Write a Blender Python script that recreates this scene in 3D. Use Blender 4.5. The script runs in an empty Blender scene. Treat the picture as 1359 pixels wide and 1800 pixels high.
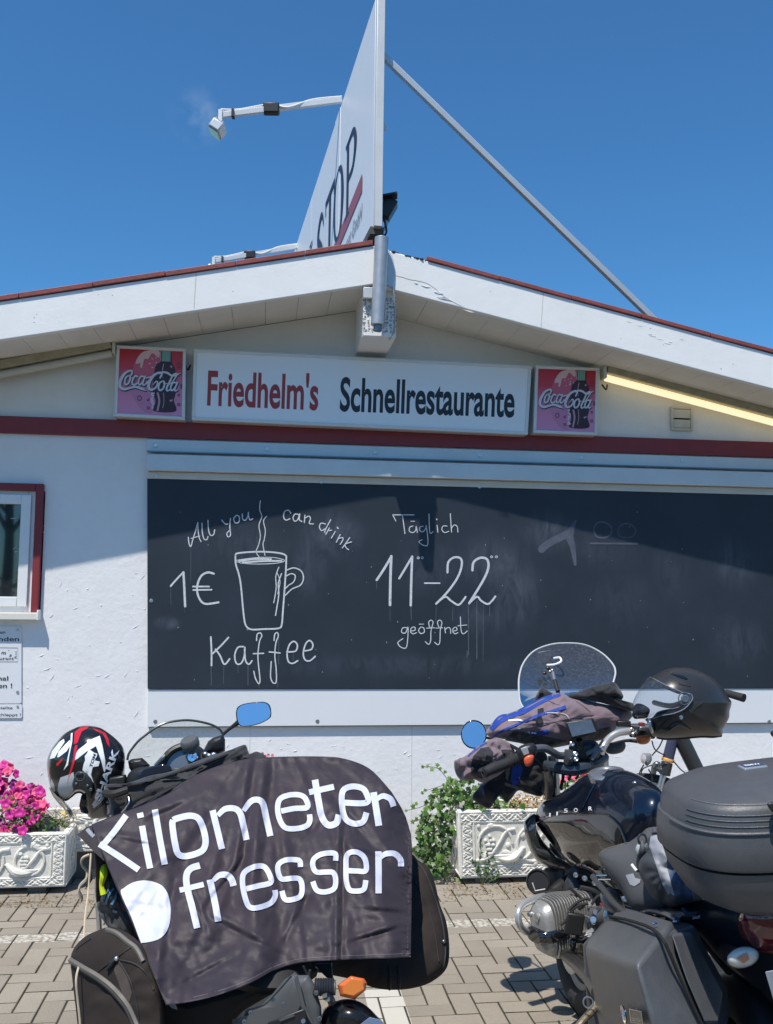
import bpy, bmesh, math, random
from mathutils import Vector, Matrix, noise, geometry
random.seed(7)
rnd = random.uniform
sc = bpy.context.scene
COL = sc.collection
# ------------------------------------------------------------------ camera
F = 1650.0
PITCH = math.atan(140.0 / F)
ROLL = 0.0118
CAM = Vector((0, 0, 1.75))
camd = bpy.data.cameras.new('camera')
camo = bpy.data.objects.new('camera', camd)
COL.objects.link(camo)
CR = Matrix.Rotation(math.pi / 2 + PITCH, 3, 'X') @ Matrix.Rotation(ROLL, 3, 'Z')
camo.matrix_world = Matrix.Translation(CAM) @ CR.to_4x4()
camd.sensor_fit = 'VERTICAL'
camd.sensor_height = 36.0
camd.sensor_width = 36.0 * 1359 / 1800
camd.lens = F / 1800 * 36.0
camd.clip_start = 0.05
camd.clip_end = 2000
sc.camera = camo
# ------------------------------------------------------------------ sky, sun, exposure
SUNV = Vector((-0.29, -0.55, 1.21)).normalized()      # towards the sun
w = bpy.data.worlds.new('World')
sc.world = w
w.use_nodes = True
nt = w.node_tree
bg = nt.nodes['Background']
sky = nt.nodes.new('ShaderNodeTexSky')
sky.sky_type = 'NISHITA'
sky.sun_disc = False
sky.sun_elevation = math.asin(SUNV.z)
sky.sun_rotation = math.atan2(SUNV.x, SUNV.y)
sky.air_density = 1.0
sky.dust_density = 0.3
sky.ozone_density = 6.0
tint = nt.nodes.new('ShaderNodeMix'); tint.data_type = 'RGBA'; tint.blend_type = 'MULTIPLY'
tint.inputs[0].default_value = 1.0; tint.inputs[7].default_value = (0.34, 0.63, 0.765, 1)   # deep summer blue, the same all over the sky
nt.links.new(sky.outputs[0], tint.inputs[6])
# one faint wisp of cloud low in the clear sky
tcw = nt.nodes.new('ShaderNodeTexCoord')
def wn_(t, **k):
    n = nt.nodes.new(t)
    for a, v in k.items(): setattr(n, a, v)
    return n
wd_ = (CR @ Vector(((352 - 679.5) / F, (900 - 205) / F, -1.0))).normalized()
dv = wn_('ShaderNodeVectorMath', operation='DISTANCE'); nt.links.new(tcw.outputs['Generated'], dv.inputs[0]); dv.inputs[1].default_value = wd_
wmr = wn_('ShaderNodeMapRange', interpolation_type='SMOOTHSTEP'); wmr.inputs['From Min'].default_value = .034; wmr.inputs['From Max'].default_value = .0; wmr.inputs['To Max'].default_value = 1.0
nt.links.new(dv.outputs['Value'], wmr.inputs['Value'])
wno = wn_('ShaderNodeTexNoise'); wno.inputs['Scale'].default_value = 34; wno.inputs['Detail'].default_value = 4; nt.links.new(tcw.outputs['Generated'], wno.inputs['Vector'])
wmr2 = wn_('ShaderNodeMapRange'); wmr2.inputs['From Min'].default_value = .42; wmr2.inputs['From Max'].default_value = .75; wmr2.inputs['To Max'].default_value = .30
nt.links.new(wno.outputs['Fac'], wmr2.inputs['Value'])
wmu = wn_('ShaderNodeMath', operation='MULTIPLY'); nt.links.new(wmr.outputs[0], wmu.inputs[0]); nt.links.new(wmr2.outputs[0], wmu.inputs[1])
wmx = nt.nodes.new('ShaderNodeMix'); wmx.data_type = 'RGBA'; nt.links.new(wmu.outputs[0], wmx.inputs[0]); nt.links.new(tint.outputs[2], wmx.inputs[6]); wmx.inputs[7].default_value = (3.6, 4.2, 4.8, 1)
nt.links.new(wmx.outputs[2], bg.inputs[0])
bg.inputs[1].default_value = 0.15
sd = bpy.data.lights.new('sun', 'SUN')
sd.energy = 4.0
sd.angle = math.radians(0.55)
sd.color = (1.0, 0.94, 0.84)
so = bpy.data.objects.new('sun', sd)
so.rotation_euler = SUNV.to_track_quat('Z', 'Y').to_euler()
so.location = (0, 0, 12)
COL.objects.link(so)
sc.view_settings.view_transform = 'Standard'
sc.view_settings.look = 'None'
sc.view_settings.exposure = 0.34
sc.view_settings.gamma = 1.0
sc.view_settings.use_curve_mapping = False

# ------------------------------------------------------------------ picture <-> place
def ray(px, py):
    return CR @ Vector(((px - 679.5) / F, (900 - py) / F, -1.0))
def P(px, py, Y):
    d = ray(px, py)
    return CAM + d * (Y / d.y)
def G(px, py, z=0.0):
    d = ray(px, py)
    return CAM + d * ((z - CAM.z) / d.z)
PSI = math.atan(F / 12750.0)
EU = Vector((math.cos(PSI), math.sin(PSI), 0))
EV = Vector((-math.sin(PSI), math.cos(PSI), 0))
W0 = G(680, 1514)
def WL(px, py, v=0.0):
    """ray hits the plane parallel to the facade at offset v: returns (u, z)"""
    d = ray(px, py)
    q = W0 + EV * v
    t = (q - CAM).dot(EV) / d.dot(EV)
    p = CAM + d * t
    return ((p - W0).dot(EU), p.z)
def WW(u, v, z):
    return Vector((W0.x, W0.y, 0)) + EU * u + EV * v + Vector((0, 0, z))
def proj(p):
    q = CR.transposed() @ (Vector(p) - CAM)
    return (679.5 + F * q.x / -q.z, 900 - F * q.y / -q.z)

# ------------------------------------------------------------------ materials
MATS = {}
def M(name, col=(.5, .5, .5), rough=.5, metal=0.0, var=None, bump=None, coat=0.0, spec=None,
      trans=0.0, ior=None, emit=None, alpha=None, sheen=0.0, var2=None, space='pos', aniso=None):
    """var=(scale, (r,g,b), amount) colour variation; bump=(scale, distance[, detail])"""
    if name in MATS:
        return MATS[name]
    m = bpy.data.materials.new(name)
    m.use_nodes = True
    nt = m.node_tree
    b = nt.nodes['Principled BSDF']
    b.inputs['Base Color'].default_value = (*col, 1)
    b.inputs['Roughness'].default_value = rough
    b.inputs['Metallic'].default_value = metal
    b.inputs['Coat Weight'].default_value = coat
    b.inputs['Coat Roughness'].default_value = .04
    b.inputs['Transmission Weight'].default_value = trans
    b.inputs['Sheen Weight'].default_value = sheen
    if ior: b.inputs['IOR'].default_value = ior
    if spec is not None: b.inputs['Specular IOR Level'].default_value = spec
    if emit:
        b.inputs['Emission Color'].default_value = (*emit[0], 1)
        b.inputs['Emission Strength'].default_value = emit[1]
    if alpha is not None: b.inputs['Alpha'].default_value = alpha
    geo = nt.nodes.new('ShaderNodeNewGeometry')
    tc = nt.nodes.new('ShaderNodeTexCoord')
    src = geo.outputs['Position'] if space == 'pos' else tc.outputs['Object']
    cur = None
    for vv in (var, var2):
        if not vv: continue
        n = nt.nodes.new('ShaderNodeTexNoise')
        n.inputs['Scale'].default_value = vv[0]
        n.inputs['Detail'].default_value = 6
        n.inputs['Roughness'].default_value = .65
        nt.links.new(src, n.inputs['Vector'])
        r = nt.nodes.new('ShaderNodeMapRange')
        r.inputs['From Min'].default_value = .38
        r.inputs['From Max'].default_value = .68
        r.inputs['To Max'].default_value = vv[2]
        nt.links.new(n.outputs['Fac'], r.inputs['Value'])
        mx = nt.nodes.new('ShaderNodeMix'); mx.data_type = 'RGBA'
        if cur is None: mx.inputs[6].default_value = (*col, 1)
        else: nt.links.new(cur, mx.inputs[6])
        mx.inputs[7].default_value = (*vv[1], 1)
        nt.links.new(r.outputs[0], mx.inputs[0])
        cur = mx.outputs[2]
    if cur is not None:
        nt.links.new(cur, b.inputs['Base Color'])
    if bump:
        bl = bump if isinstance(bump, list) else [bump]
        prev = None
        for bb in bl:
            n = nt.nodes.new('ShaderNodeTexNoise')
            n.inputs['Scale'].default_value = bb[0]
            n.inputs['Detail'].default_value = bb[2] if len(bb) > 2 else 5
            nt.links.new(src, n.inputs['Vector'])
            bn = nt.nodes.new('ShaderNodeBump')
            bn.inputs['Distance'].default_value = bb[1]
            bn.inputs['Strength'].default_value = 1.0
            nt.links.new(n.outputs['Fac'], bn.inputs['Height'])
            if prev is not None: nt.links.new(prev, bn.inputs['Normal'])
            prev = bn.outputs[0]
        nt.links.new(prev, b.inputs['Normal'])
    MATS[name] = m
    return m

# ------------------------------------------------------------------ mesh building
def sub(a, b): return (a[0] - b[0], a[1] - b[1])
def crom(pts, n=8, closed=False):
    """Catmull-Rom through points (any dimension)"""
    out = []
    N = len(pts)
    if N < 3 and not closed:
        if N == 2:
            return [tuple(pts[0][k] + (pts[1][k] - pts[0][k]) * i / n for k in range(len(pts[0]))) for i in range(n + 1)]
        return list(pts)
    rng = range(N) if closed else range(N - 1)
    for i in rng:
        p0 = pts[(i - 1) % N] if closed or i > 0 else pts[0]
        p1 = pts[i]
        p2 = pts[(i + 1) % N]
        p3 = pts[(i + 2) % N] if closed or i < N - 2 else pts[N - 1]
        for k in range(n):
            t = k / n
            out.append(tuple(0.5 * ((2 * b) + (-a + c) * t + (2 * a - 5 * b + 4 * c - d) * t * t + (-a + 3 * b - 3 * c + d) * t ** 3)
                             for a, b, c, d in zip(p0, p1, p2, p3)))
    if not closed: out.append(tuple(pts[-1]))
    return out
def inside(p, poly):
    x, y = p[0], p[1]
    c = False
    j = len(poly) - 1
    for i in range(len(poly)):
        xi, yi = poly[i][0], poly[i][1]; xj, yj = poly[j][0], poly[j][1]
        if (yi > y) != (yj > y) and x < (xj - xi) * (y - yi) / (yj - yi) + xi: c = not c
        j = i
    return c

RS = 1.0      # size factor for parts given in metres
class MB:
    def __init__(s): s.v = []; s.f = []
    def add(s, vs, fs):
        k = len(s.v)
        s.v += [Vector(p) for p in vs]
        s.f += [tuple(i + k for i in f) for f in fs]
        return s
    def box(s, c, size, rot=None):
        hx, hy, hz = size[0] / 2 * RS, size[1] / 2 * RS, size[2] / 2 * RS
        vs = [Vector((x, y, z)) for x in (-hx, hx) for y in (-hy, hy) for z in (-hz, hz)]
        if rot is not None: vs = [rot @ p for p in vs]
        c = Vector(c)
        return s.add([p + c for p in vs], [(0, 1, 3, 2), (4, 6, 7, 5), (0, 4, 5, 1), (2, 3, 7, 6), (0, 2, 6, 4), (1, 5, 7, 3)])
    def hexa(s, a, b):
        """a, b: two corresponding closed loops (front / back) joined to a solid"""
        n = len(a)
        fs = [tuple(range(n)), tuple(range(2 * n - 1, n - 1, -1))]
        fs += [(i, i + n, (i + 1) % n + n, (i + 1) % n) for i in range(n)]
        return s.add(list(a) + list(b), fs)
    def beam(s, p0, p1, wd, ht, up=Vector((0, 0, 1))):
        p0 = Vector(p0); p1 = Vector(p1)
        d = (p1 - p0).normalized()
        sx = d.cross(up)
        if sx.length < 1e-4: sx = d.cross(Vector((1, 0, 0)))
        sx.normalize(); sy = sx.cross(d).normalized()
        o = [sx * a * wd / 2 + sy * b * ht / 2 for a, b in ((-1, -1), (1, -1), (1, 1), (-1, 1))]
        return s.hexa([p0 + q for q in o], [p1 + q for q in o])
    def tube(s, pts, r, n=10, smooth=6, caps=True):
        pts = [Vector(p) for p in pts]
        rr = [q * RS for q in r] if isinstance(r, (list, tuple)) else [r * RS] * len(pts)
        if smooth and len(pts) > 2:
            q = crom([(*p, x) for p, x in zip(pts, rr)], smooth)
            pts = [Vector(a[:3]) for a in q]; rr = [a[3] for a in q]
        N = len(pts)
        k = len(s.v)
        t0 = (pts[1] - pts[0]).normalized()
        nx = t0.orthogonal().normalized()
        for i in range(N):
            t = (pts[min(i + 1, N - 1)] - pts[max(i - 1, 0)]).normalized()
            nx = (nx - t * nx.dot(t)).normalized()
            ny = t.cross(nx)
            for j in range(n):
                a = 2 * math.pi * j / n
                s.v.append(pts[i] + (nx * math.cos(a) + ny * math.sin(a)) * rr[i])
        for i in range(N - 1):
            for j in range(n):
                s.f.append((k + i * n + j, k + i * n + (j + 1) % n, k + (i + 1) * n + (j + 1) % n, k + (i + 1) * n + j))
        if caps:
            s.f.append(tuple(k + j for j in range(n))[::-1])
            s.f.append(tuple(k + (N - 1) * n + j for j in range(n)))
        return s
    def cyl(s, p0, p1, r, n=20, r1=None):
        return s.tube([p0, p1], [r, r if r1 is None else r1], n, smooth=0)
    def lathe(s, base, axis, prof, n=24):
        """prof: (r, h) along axis from base"""
        base = Vector(base); axis = Vector(axis).normalized()
        nx = axis.orthogonal().normalized(); ny = axis.cross(nx)
        prof = [(r * RS, h * RS) for r, h in prof]
        return s.loft([[base + axis * h + (nx * math.cos(2 * math.pi * j / n) + ny * math.sin(2 * math.pi * j / n)) * max(r, 1e-5)
                        for j in range(n)] for r, h in prof])
    def loft(s, rings, closed=True, caps=True):
        k = len(s.v); n = len(rings[0])
        for r in rings: s.v += [Vector(p) for p in r]
        for i in range(len(rings) - 1):
            for j in range(n if closed else n - 1):
                s.f.append((k + i * n + j, k + i * n + (j + 1) % n, k + (i + 1) * n + (j + 1) % n, k + (i + 1) * n + j))
        if caps and closed:
            s.f.append(tuple(k + j for j in range(n))[::-1])
            s.f.append(tuple(k + (len(rings) - 1) * n + j for j in range(n)))
        return s
    def ell(s, c, r, n=12, m=8, rot=None):
        c = Vector(c)
        if not hasattr(r, '__len__'): r = (r, r, r)
        r = tuple(q * RS for q in r)
        rings = []
        for i in range(m + 1):
            ph = math.pi * i / m
            rr = max(math.sin(ph), 1e-3)
            ring = []
            for j in range(n):
                a = 2 * math.pi * j / n
                p = Vector((r[0] * rr * math.cos(a), r[1] * rr * math.sin(a), -r[2] * math.cos(ph)))
                if rot is not None: p = rot @ p
                ring.append(c + p)
            rings.append(ring)
        return s.loft(rings)
    def torus(s, c, axis, R, r, n=40, m=10, a0=0, a1=2 * math.pi, sx=None):
        R *= RS; r *= RS
        axis = Vector(axis).normalized()
        nx = sx.normalized() if sx is not None else axis.orthogonal().normalized()
        ny = axis.cross(nx)
        full = abs(a1 - a0 - 2 * math.pi) < 1e-4
        N = n if full else n + 1
        k = len(s.v)
        for i in range(N):
            a = a0 + (a1 - a0) * i / n
            d = nx * math.cos(a) + ny * math.sin(a)
            for j in range(m):
                b = 2 * math.pi * j / m
                s.v.append(Vector(c) + d * (R + r * math.cos(b)) + axis * r * math.sin(b))
        for i in range(n):
            i2 = (i + 1) % N
            for j in range(m):
                s.f.append((k + i * m + j, k + i2 * m + j, k + i2 * m + (j + 1) % m, k + i * m + (j + 1) % m))
        return s
    def build(s, name, mat, parent=None, label=None, smooth=True, ang=35, bevel=0, kind=None, cat=None,
              group=None, seg=2, sub=0, local=False, solid=0, weld=False):
        me = bpy.data.meshes.new(name)
        off = Vector((0, 0, 0))
        if parent is not None and not local:
            off = ABS.get(parent.name, Vector((0, 0, 0)))
        org = Vector((0, 0, 0))
        if parent is None and not local and s.v:
            xs = [p.x for p in s.v]; ys = [p.y for p in s.v]; zs = [p.z for p in s.v]
            org = Vector(((min(xs) + max(xs)) / 2, (min(ys) + max(ys)) / 2, min(zs)))
        me.from_pydata([tuple(p - off - org) for p in s.v], [], s.f)
        me.validate()
        if weld or True:
            bm = bmesh.new(); bm.from_mesh(me)
            bmesh.ops.recalc_face_normals(bm, faces=bm.faces)
            bm.to_mesh(me); bm.free()
        if smooth:
            me.polygons.foreach_set('use_smooth', [True] * len(me.polygons))
            me.set_sharp_from_angle(angle=math.radians(ang))
        o = bpy.data.objects.new(name, me)
        COL.objects.link(o)
        o.location = org
        if parent is None: ABS[o.name] = org
        else: ABS[o.name] = off if not local else Vector((0, 0, 0))
        if parent is not None: o.parent = parent
        if isinstance(mat, (list, tuple)):
            for m_ in mat: me.materials.append(m_)
        elif mat is not None: me.materials.append(mat)
        if bevel:
            b = o.modifiers.new('bevel', 'BEVEL'); b.width = bevel; b.segments = seg
            b.limit_method = 'ANGLE'; b.angle_limit = math.radians(30)
        if solid:
            b = o.modifiers.new('solid', 'SOLIDIFY'); b.thickness = solid; b.offset = 0
        if sub:
            b = o.modifiers.new('sub', 'SUBSURF'); b.levels = sub; b.render_levels = sub
        if label: o['label'] = label
        if kind: o['kind'] = kind
        if cat: o['category'] = cat
        if group: o['group'] = group
        return o
ABS = {}
def thing(name, label, cat, loc, group=None, rotz=0.0):
    o = bpy.data.objects.new(name, None)
    o.empty_display_size = .1
    COL.objects.link(o)
    o.location = loc
    o.rotation_euler = (0, 0, rotz)
    ABS[o.name] = Vector(loc)
    o['label'] = label; o['category'] = cat
    if group: o['group'] = group
    return o
def copy_tree(o, parent=None, loc=None):
    c = o.copy(); COL.objects.link(c)
    if parent is not None: c.parent = parent
    if loc is not None: c.location = loc
    for ch in list(o.children): copy_tree(ch, c)
    return c

# ------------------------------------------------------------------ flat artwork mapped on surfaces
_txt = {}
def text_mesh(body, bold=0.0, shear=0.0):
    key = (body, bold, shear)
    if key in _txt: return _txt[key]
    cu = bpy.data.curves.new('t', 'FONT')
    cu.body = body; cu.size = 1.0; cu.offset = bold; cu.shear = shear
    cu.resolution_u = 6
    ob = bpy.data.objects.new('t', cu)
    COL.objects.link(ob)
    dg = bpy.context.evaluated_depsgraph_get()
    me = bpy.data.meshes.new_from_object(ob.evaluated_get(dg))
    vs = [(p.co.x, p.co.y) for p in me.vertices]
    fs = [tuple(p.vertices) for p in me.polygons]
    bpy.data.objects.remove(ob); bpy.data.curves.remove(cu); bpy.data.meshes.remove(me)
    _txt[key] = (vs, fs)
    return vs, fs
class Flat:
    """2-D artwork; every piece keeps its own tiny lift so overlapping strokes never share a plane"""
    def __init__(s): s.p = []; s.lift = 0
    def poly(s, pts, maxlen=None):
        pts = [Vector((p[0], p[1], 0)) for p in pts]
        tri = geometry.tessellate_polygon([pts])
        s.p.append(([(p.x, p.y) for p in pts], [tuple(t) for t in tri], s.lift, maxlen)); s.lift += 1
        return s
    def ellipse(s, cx, cy, rx, ry, n=20, rot=0):
        return s.poly([(cx + rx * math.cos(a) * math.cos(rot) - ry * math.sin(a) * math.sin(rot),
                        cy + rx * math.cos(a) * math.sin(rot) + ry * math.sin(a) * math.cos(rot)) for a in [2 * math.pi * i / n for i in range(n)]])
    def ring(s, cx, cy, rx, ry, wd, n=24):
        return s.stroke([(cx + rx * math.cos(2 * math.pi * i / n), cy + ry * math.sin(2 * math.pi * i / n)) for i in range(n + 1)], wd, smooth=0)
    def stroke(s, pts, wd, smooth=6, cap=False):
        ws = wd if isinstance(wd, (list, tuple)) else [wd] * len(pts)
        q = [(p[0], p[1], x) for p, x in zip(pts, ws)]
        if smooth and len(q) > 2: q = crom(q, smooth)
        elif smooth: q = crom(q, 4)
        N = len(q); vs = []; fs = []
        for i in range(N):
            a = q[max(i - 1, 0)]; b = q[min(i + 1, N - 1)]
            dx, dy = b[0] - a[0], b[1] - a[1]
            L = math.hypot(dx, dy) or 1
            nx, ny = -dy / L, dx / L
            h = q[i][2] / 2
            vs += [(q[i][0] + nx * h, q[i][1] + ny * h), (q[i][0] - nx * h, q[i][1] - ny * h)]
        for i in range(N - 1): fs.append((2 * i, 2 * i + 1, 2 * i + 3, 2 * i + 2))
        if cap:
            for e, o in ((0, 1), (N - 1, N - 2)):
                dx, dy = q[e][0] - q[o][0], q[e][1] - q[o][1]
                L = math.hypot(dx, dy) or 1; dx /= L; dy /= L; h = q[e][2] / 2
                k = len(vs)
                arc = [(q[e][0] + h * (math.cos(a) * dx - math.sin(a) * dy), q[e][1] + h * (math.cos(a) * dy + math.sin(a) * dx)) for a in [-math.pi / 2 + math.pi * i / 6 for i in range(7)]]
                vs += arc
                fs.append(tuple(range(k, k + 7)))
        s.p.append((vs, fs, s.lift, None)); s.lift += 1
        return s
    def text(s, body, p0, p1, h, bold=0.0, shear=0.0, up=None):
        """text fitted between baseline points p0 -> p1, cap height h (picture y runs down)"""
        vs, fs = text_mesh(body, bold, shear)
        x0 = min(v[0] for v in vs); x1 = max(v[0] for v in vs)
        CH = 0.73
        L = math.hypot(p1[0] - p0[0], p1[1] - p0[1])
        dx, dy = (p1[0] - p0[0]) / L, (p1[1] - p0[1]) / L
        ux, uy = up if up else (0.0, -1.0)
        out = [(p0[0] + dx * (x - x0) / (x1 - x0) * L + ux * y / CH * h, p0[1] + dy * (x - x0) / (x1 - x0) * L + uy * y / CH * h) for x, y in vs]
        s.p.append((out, fs, s.lift, None)); s.lift += 1
        return s
    def mesh(s, fn, step=0.00025, maxlen=None):
        """fn(x, y, lift_metres) -> 3-D"""
        mb = MB()
        for vs, fs, l, ml in s.p:
            ml = ml or maxlen
            if ml:
                bm = bmesh.new()
                bv = [bm.verts.new((a, b, 0)) for a, b in vs]
                for f in fs:
                    try: bm.faces.new([bv[i] for i in f])
                    except ValueError: pass
                for _ in range(8):
                    ed = [e for e in bm.edges if e.calc_length() > ml]
                    if not ed: break
                    bmesh.ops.subdivide_edges(bm, edges=ed, cuts=1, use_grid_fill=False)
                    bmesh.ops.triangulate(bm, faces=[f for f in bm.faces if len(f.verts) > 3])
                bm.verts.ensure_lookup_table(); bm.verts.index_update()
                vs = [(v.co.x, v.co.y) for v in bm.verts]
                fs = [tuple(v.index for v in f.verts) for f in bm.faces]
                bm.free()
            mb.add([fn(a, b, l * step) for a, b in vs], fs)
        return mb
def on_wall(v):
    """picture px -> local facade coordinates at offset v"""
    def fn(px, py, l=0.0):
        u, z = WL(px, py, v - l)
        return Vector((u, v - l, z))
    return fn

# ------------------------------------------------------------------ inflated bodies
class Puff:
    """closed rounded body whose rim follows an outline at its own distance; inflated towards and away"""
    def __init__(s, outline, Y, T=.05, Tb=None, e=2.0, c=None, n=6, rings=10, smooth=True, wr=None, amp=0.0, wseed=0.0, power=None):
        s.o = crom(outline, n, True) if smooth else [tuple(p) for p in outline]
        if not smooth:
            q = []
            for i in range(len(s.o)):
                a = s.o[i]; b = s.o[(i + 1) % len(s.o)]
                for k in range(n): q.append((a[0] + (b[0] - a[0]) * k / n, a[1] + (b[1] - a[1]) * k / n))
            s.o = q
        s.Y = Y if callable(Y) else (lambda x, y, Y=Y: Y)
        s.T = T; s.Tb = T if Tb is None else Tb; s.e = e
        s.c = c or (sum(p[0] for p in s.o) / len(s.o), sum(p[1] for p in s.o) / len(s.o))
        s.rings = rings; s.wr = wr; s.amp = amp; s.ws = wseed
    def g(s, r):
        if s.e == 0: return 1 - min(r, 1.0) ** 2      # shallow dome
        return max(0.0, 1 - min(r, 1.0) ** s.e) ** (1 / s.e)
    def wn(s, x, y, r):
        if not s.amp: return 0.0
        k = s.wr or 20.0
        return s.amp * noise.fractal(Vector((x / k + s.ws, y / k, s.ws)), 1.0, 2.0, 3) * min(1, (1 - r) * 6 + .15)
    def front(s, x, y, lift=0.0):
        dx, dy = x - s.c[0], y - s.c[1]
        best = None
        n = len(s.o)
        for i in range(n):
            a = s.o[i]; b = s.o[(i + 1) % n]
            ex, ey = b[0] - a[0], b[1] - a[1]
            den = dx * ey - dy * ex
            if abs(den) < 1e-9: continue
            t = ((a[0] - s.c[0]) * ey - (a[1] - s.c[1]) * ex) / den
            w_ = ((a[0] - s.c[0]) * dy - (a[1] - s.c[1]) * dx) / den
            if t > 0 and -1e-6 <= w_ <= 1 + 1e-6:
                if best is None or t < best: best = t
        r = 0.0 if not best else min(1.0, 1.0 / best)
        return P(x, y, s.Y(x, y) - s.T * s.g(r) + s.wn(x, y, r) - lift)
    def mb(s, holes=None, back=True):
        m = MB(); n = len(s.o)
        rr = [math.sin(math.pi / 2 * (i + 1) / s.rings) for i in range(s.rings)]
        def layer(sign, T):
            vs = [P(s.c[0], s.c[1], s.Y(*s.c) + sign * T + (s.wn(*s.c, 0) if sign < 0 else 0))]
            for r in rr:
                for p in s.o:
                    x = s.c[0] + (p[0] - s.c[0]) * r; y = s.c[1] + (p[1] - s.c[1]) * r
                    vs.append(P(x, y, s.Y(x, y) + sign * T * s.g(r) + (s.wn(x, y, r) if sign < 0 else 0)))
            return vs
        A = layer(-1, s.T)
        B = layer(1, s.Tb)
        fs = []
        def hole(k, idx):
            if not holes: return False
            pts = [(s.c if i == 0 else (s.c[0] + (s.o[(i - 1) % n][0] - s.c[0]) * rr[(i - 1) // n], s.c[1] + (s.o[(i - 1) % n][1] - s.c[1]) * rr[(i - 1) // n])) for i in idx]
            cx = sum(p[0] for p in pts) / len(pts); cy = sum(p[1] for p in pts) / len(pts)
            return any(inside((cx, cy), h) for h in holes)
        base = len(A)
        nlast = 1 + (s.rings - 1) * n
        for lay in (0, 1):
            if lay == 1 and not back: break
            for j in range(n):
                f = (0, 1 + j, 1 + (j + 1) % n)
                if not hole(lay, f):
                    fs.append(tuple((i if lay == 0 else (i if i >= nlast and False else i + base)) for i in f))
            for k in range(s.rings - 1):
                for j in range(n):
                    f = (1 + k * n + j, 1 + (k + 1) * n + j, 1 + (k + 1) * n + (j + 1) % n, 1 + k * n + (j + 1) % n)
                    if hole(lay, f): continue
                    if lay == 0: fs.append(f)
                    else: fs.append(tuple(i if i >= nlast else i + base for i in f)[::-1])
        m.add(A + B[:nlast], fs)
        return m
def slab(outline, Y, th, smooth=False, n=4):
    """solid plate: outline at distance Y(x,y), thickness th away from viewer"""
    o = crom(outline, n, True) if smooth else outline
    f = Y if callable(Y) else (lambda x, y: Y)
    return MB().hexa([P(x, y, f(x, y)) for x, y in o], [P(x, y, f(x, y) + th) for x, y in o])
def lin(x0, y0, x1, y1):
    """depth runs linearly with px: value y0 at x0, y1 at x1"""
    return lambda x, y=0: y0 + (x - x0) / (x1 - x0) * (y1 - y0)
def lin2(pts):
    """plane through three (px, py, Y)"""
    (a, b, c) = pts
    m = Matrix(((a[0], a[1], 1), (b[0], b[1], 1), (c[0], c[1], 1)))
    k = m.inverted() @ Vector((a[2], b[2], c[2]))
    return lambda x, y: k[0] * x + k[1] * y + k[2]
# ================================================================== materials
plaster = M('plaster', (.82, .82, .83), .85, bump=[(4, .004, 3), (30, .0022, 8), (160, .0007)], var=(2, (.76, .76, .78), .6), var2=(9, (.70, .68, .65), .20))
gablem = M('gable_plaster', (.82, .81, .785), .85, bump=[(6, .003, 3), (60, .002)], var=(2.5, (.72, .71, .67), .6))
white_p = M('white_paint', (.86, .86, .85), .55, bump=[(7, .003, 6), (60, .0006)], var=(4, (.78, .78, .77), .5))
soffitm = M('soffit_board', (.78, .76, .71), .7, bump=(30, .0012), var=(3, (.66, .63, .58), .6))
red_p = M('burgundy_paint', (.23, .028, .035), .5, bump=(12, .0012), var=(6, (.17, .02, .028), .5))
red_edge = M('roof_edge_red', (.30, .07, .06), .5, var=(9, (.17, .06, .05), .8), bump=(40, .003))
bitumen = M('bitumen', (.05, .045, .045), .9, bump=(40, .006))
alu = M('aluminium_grey', (.64, .66, .68), .42, .25, var=(5, (.54, .56, .58), .6), bump=(70, .0003))
alu_w = M('pale_metal', (.70, .71, .71), .45, .1, var=(6, (.60, .60, .58), .5))
steel = M('steel', (.62, .63, .65), .28, .9, bump=(90, .0002))
steel_d = M('dark_steel', (.22, .23, .24), .35, .8)
chrome = M('chrome', (.8, .8, .82), .08, 1.0)
whitepl = M('white_plastic', (.78, .79, .80), .35)
panelm = M('white_panel', (.74, .76, .79), .4, var=(2.5, (.70, .72, .75), .5))
signw = M('sign_white', (.84, .86, .88), .3)
txt_red = M('lettering_red', (.36, .045, .05), .5)
txt_blk = M('lettering_black', (.018, .022, .032), .5)
txt_blue = M('lettering_navy', (.018, .028, .075), .5)
txt_wht = M('print_white', (.80, .80, .80), .5)
blackpl = M('black_plastic', (.018, .018, .02), .42, bump=(220, .0004))
blackgl = M('black_gloss', (.008, .008, .010), .06, coat=1.0)
rubber = M('rubber', (.02, .02, .021), .75, bump=(120, .0008))
darkgap = M('dark_shadow_gap', (.01, .01, .01), .9)
mirror_m = M('mirror_glass', (.92, .94, .96), .01, 1.0)
concrete = M('cast_concrete', (.74, .72, .66), .9, bump=[(45, .002, 6), (180, .0008)], var=(11, (.58, .55, .48), .7), var2=(34, (.80, .78, .72), .5))
soil = M('soil', (.05, .035, .025), .95, bump=(60, .01))
orange_l = M('orange_lens', (.72, .15, .03), .14, coat=.8, bump=(260, .0001))
zincm = M('zinc_tube', (.50, .50, .50), .42, .6, bump=[(40, .0006), (200, .0003)], var=(20, (.34, .36, .38), .6))

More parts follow.
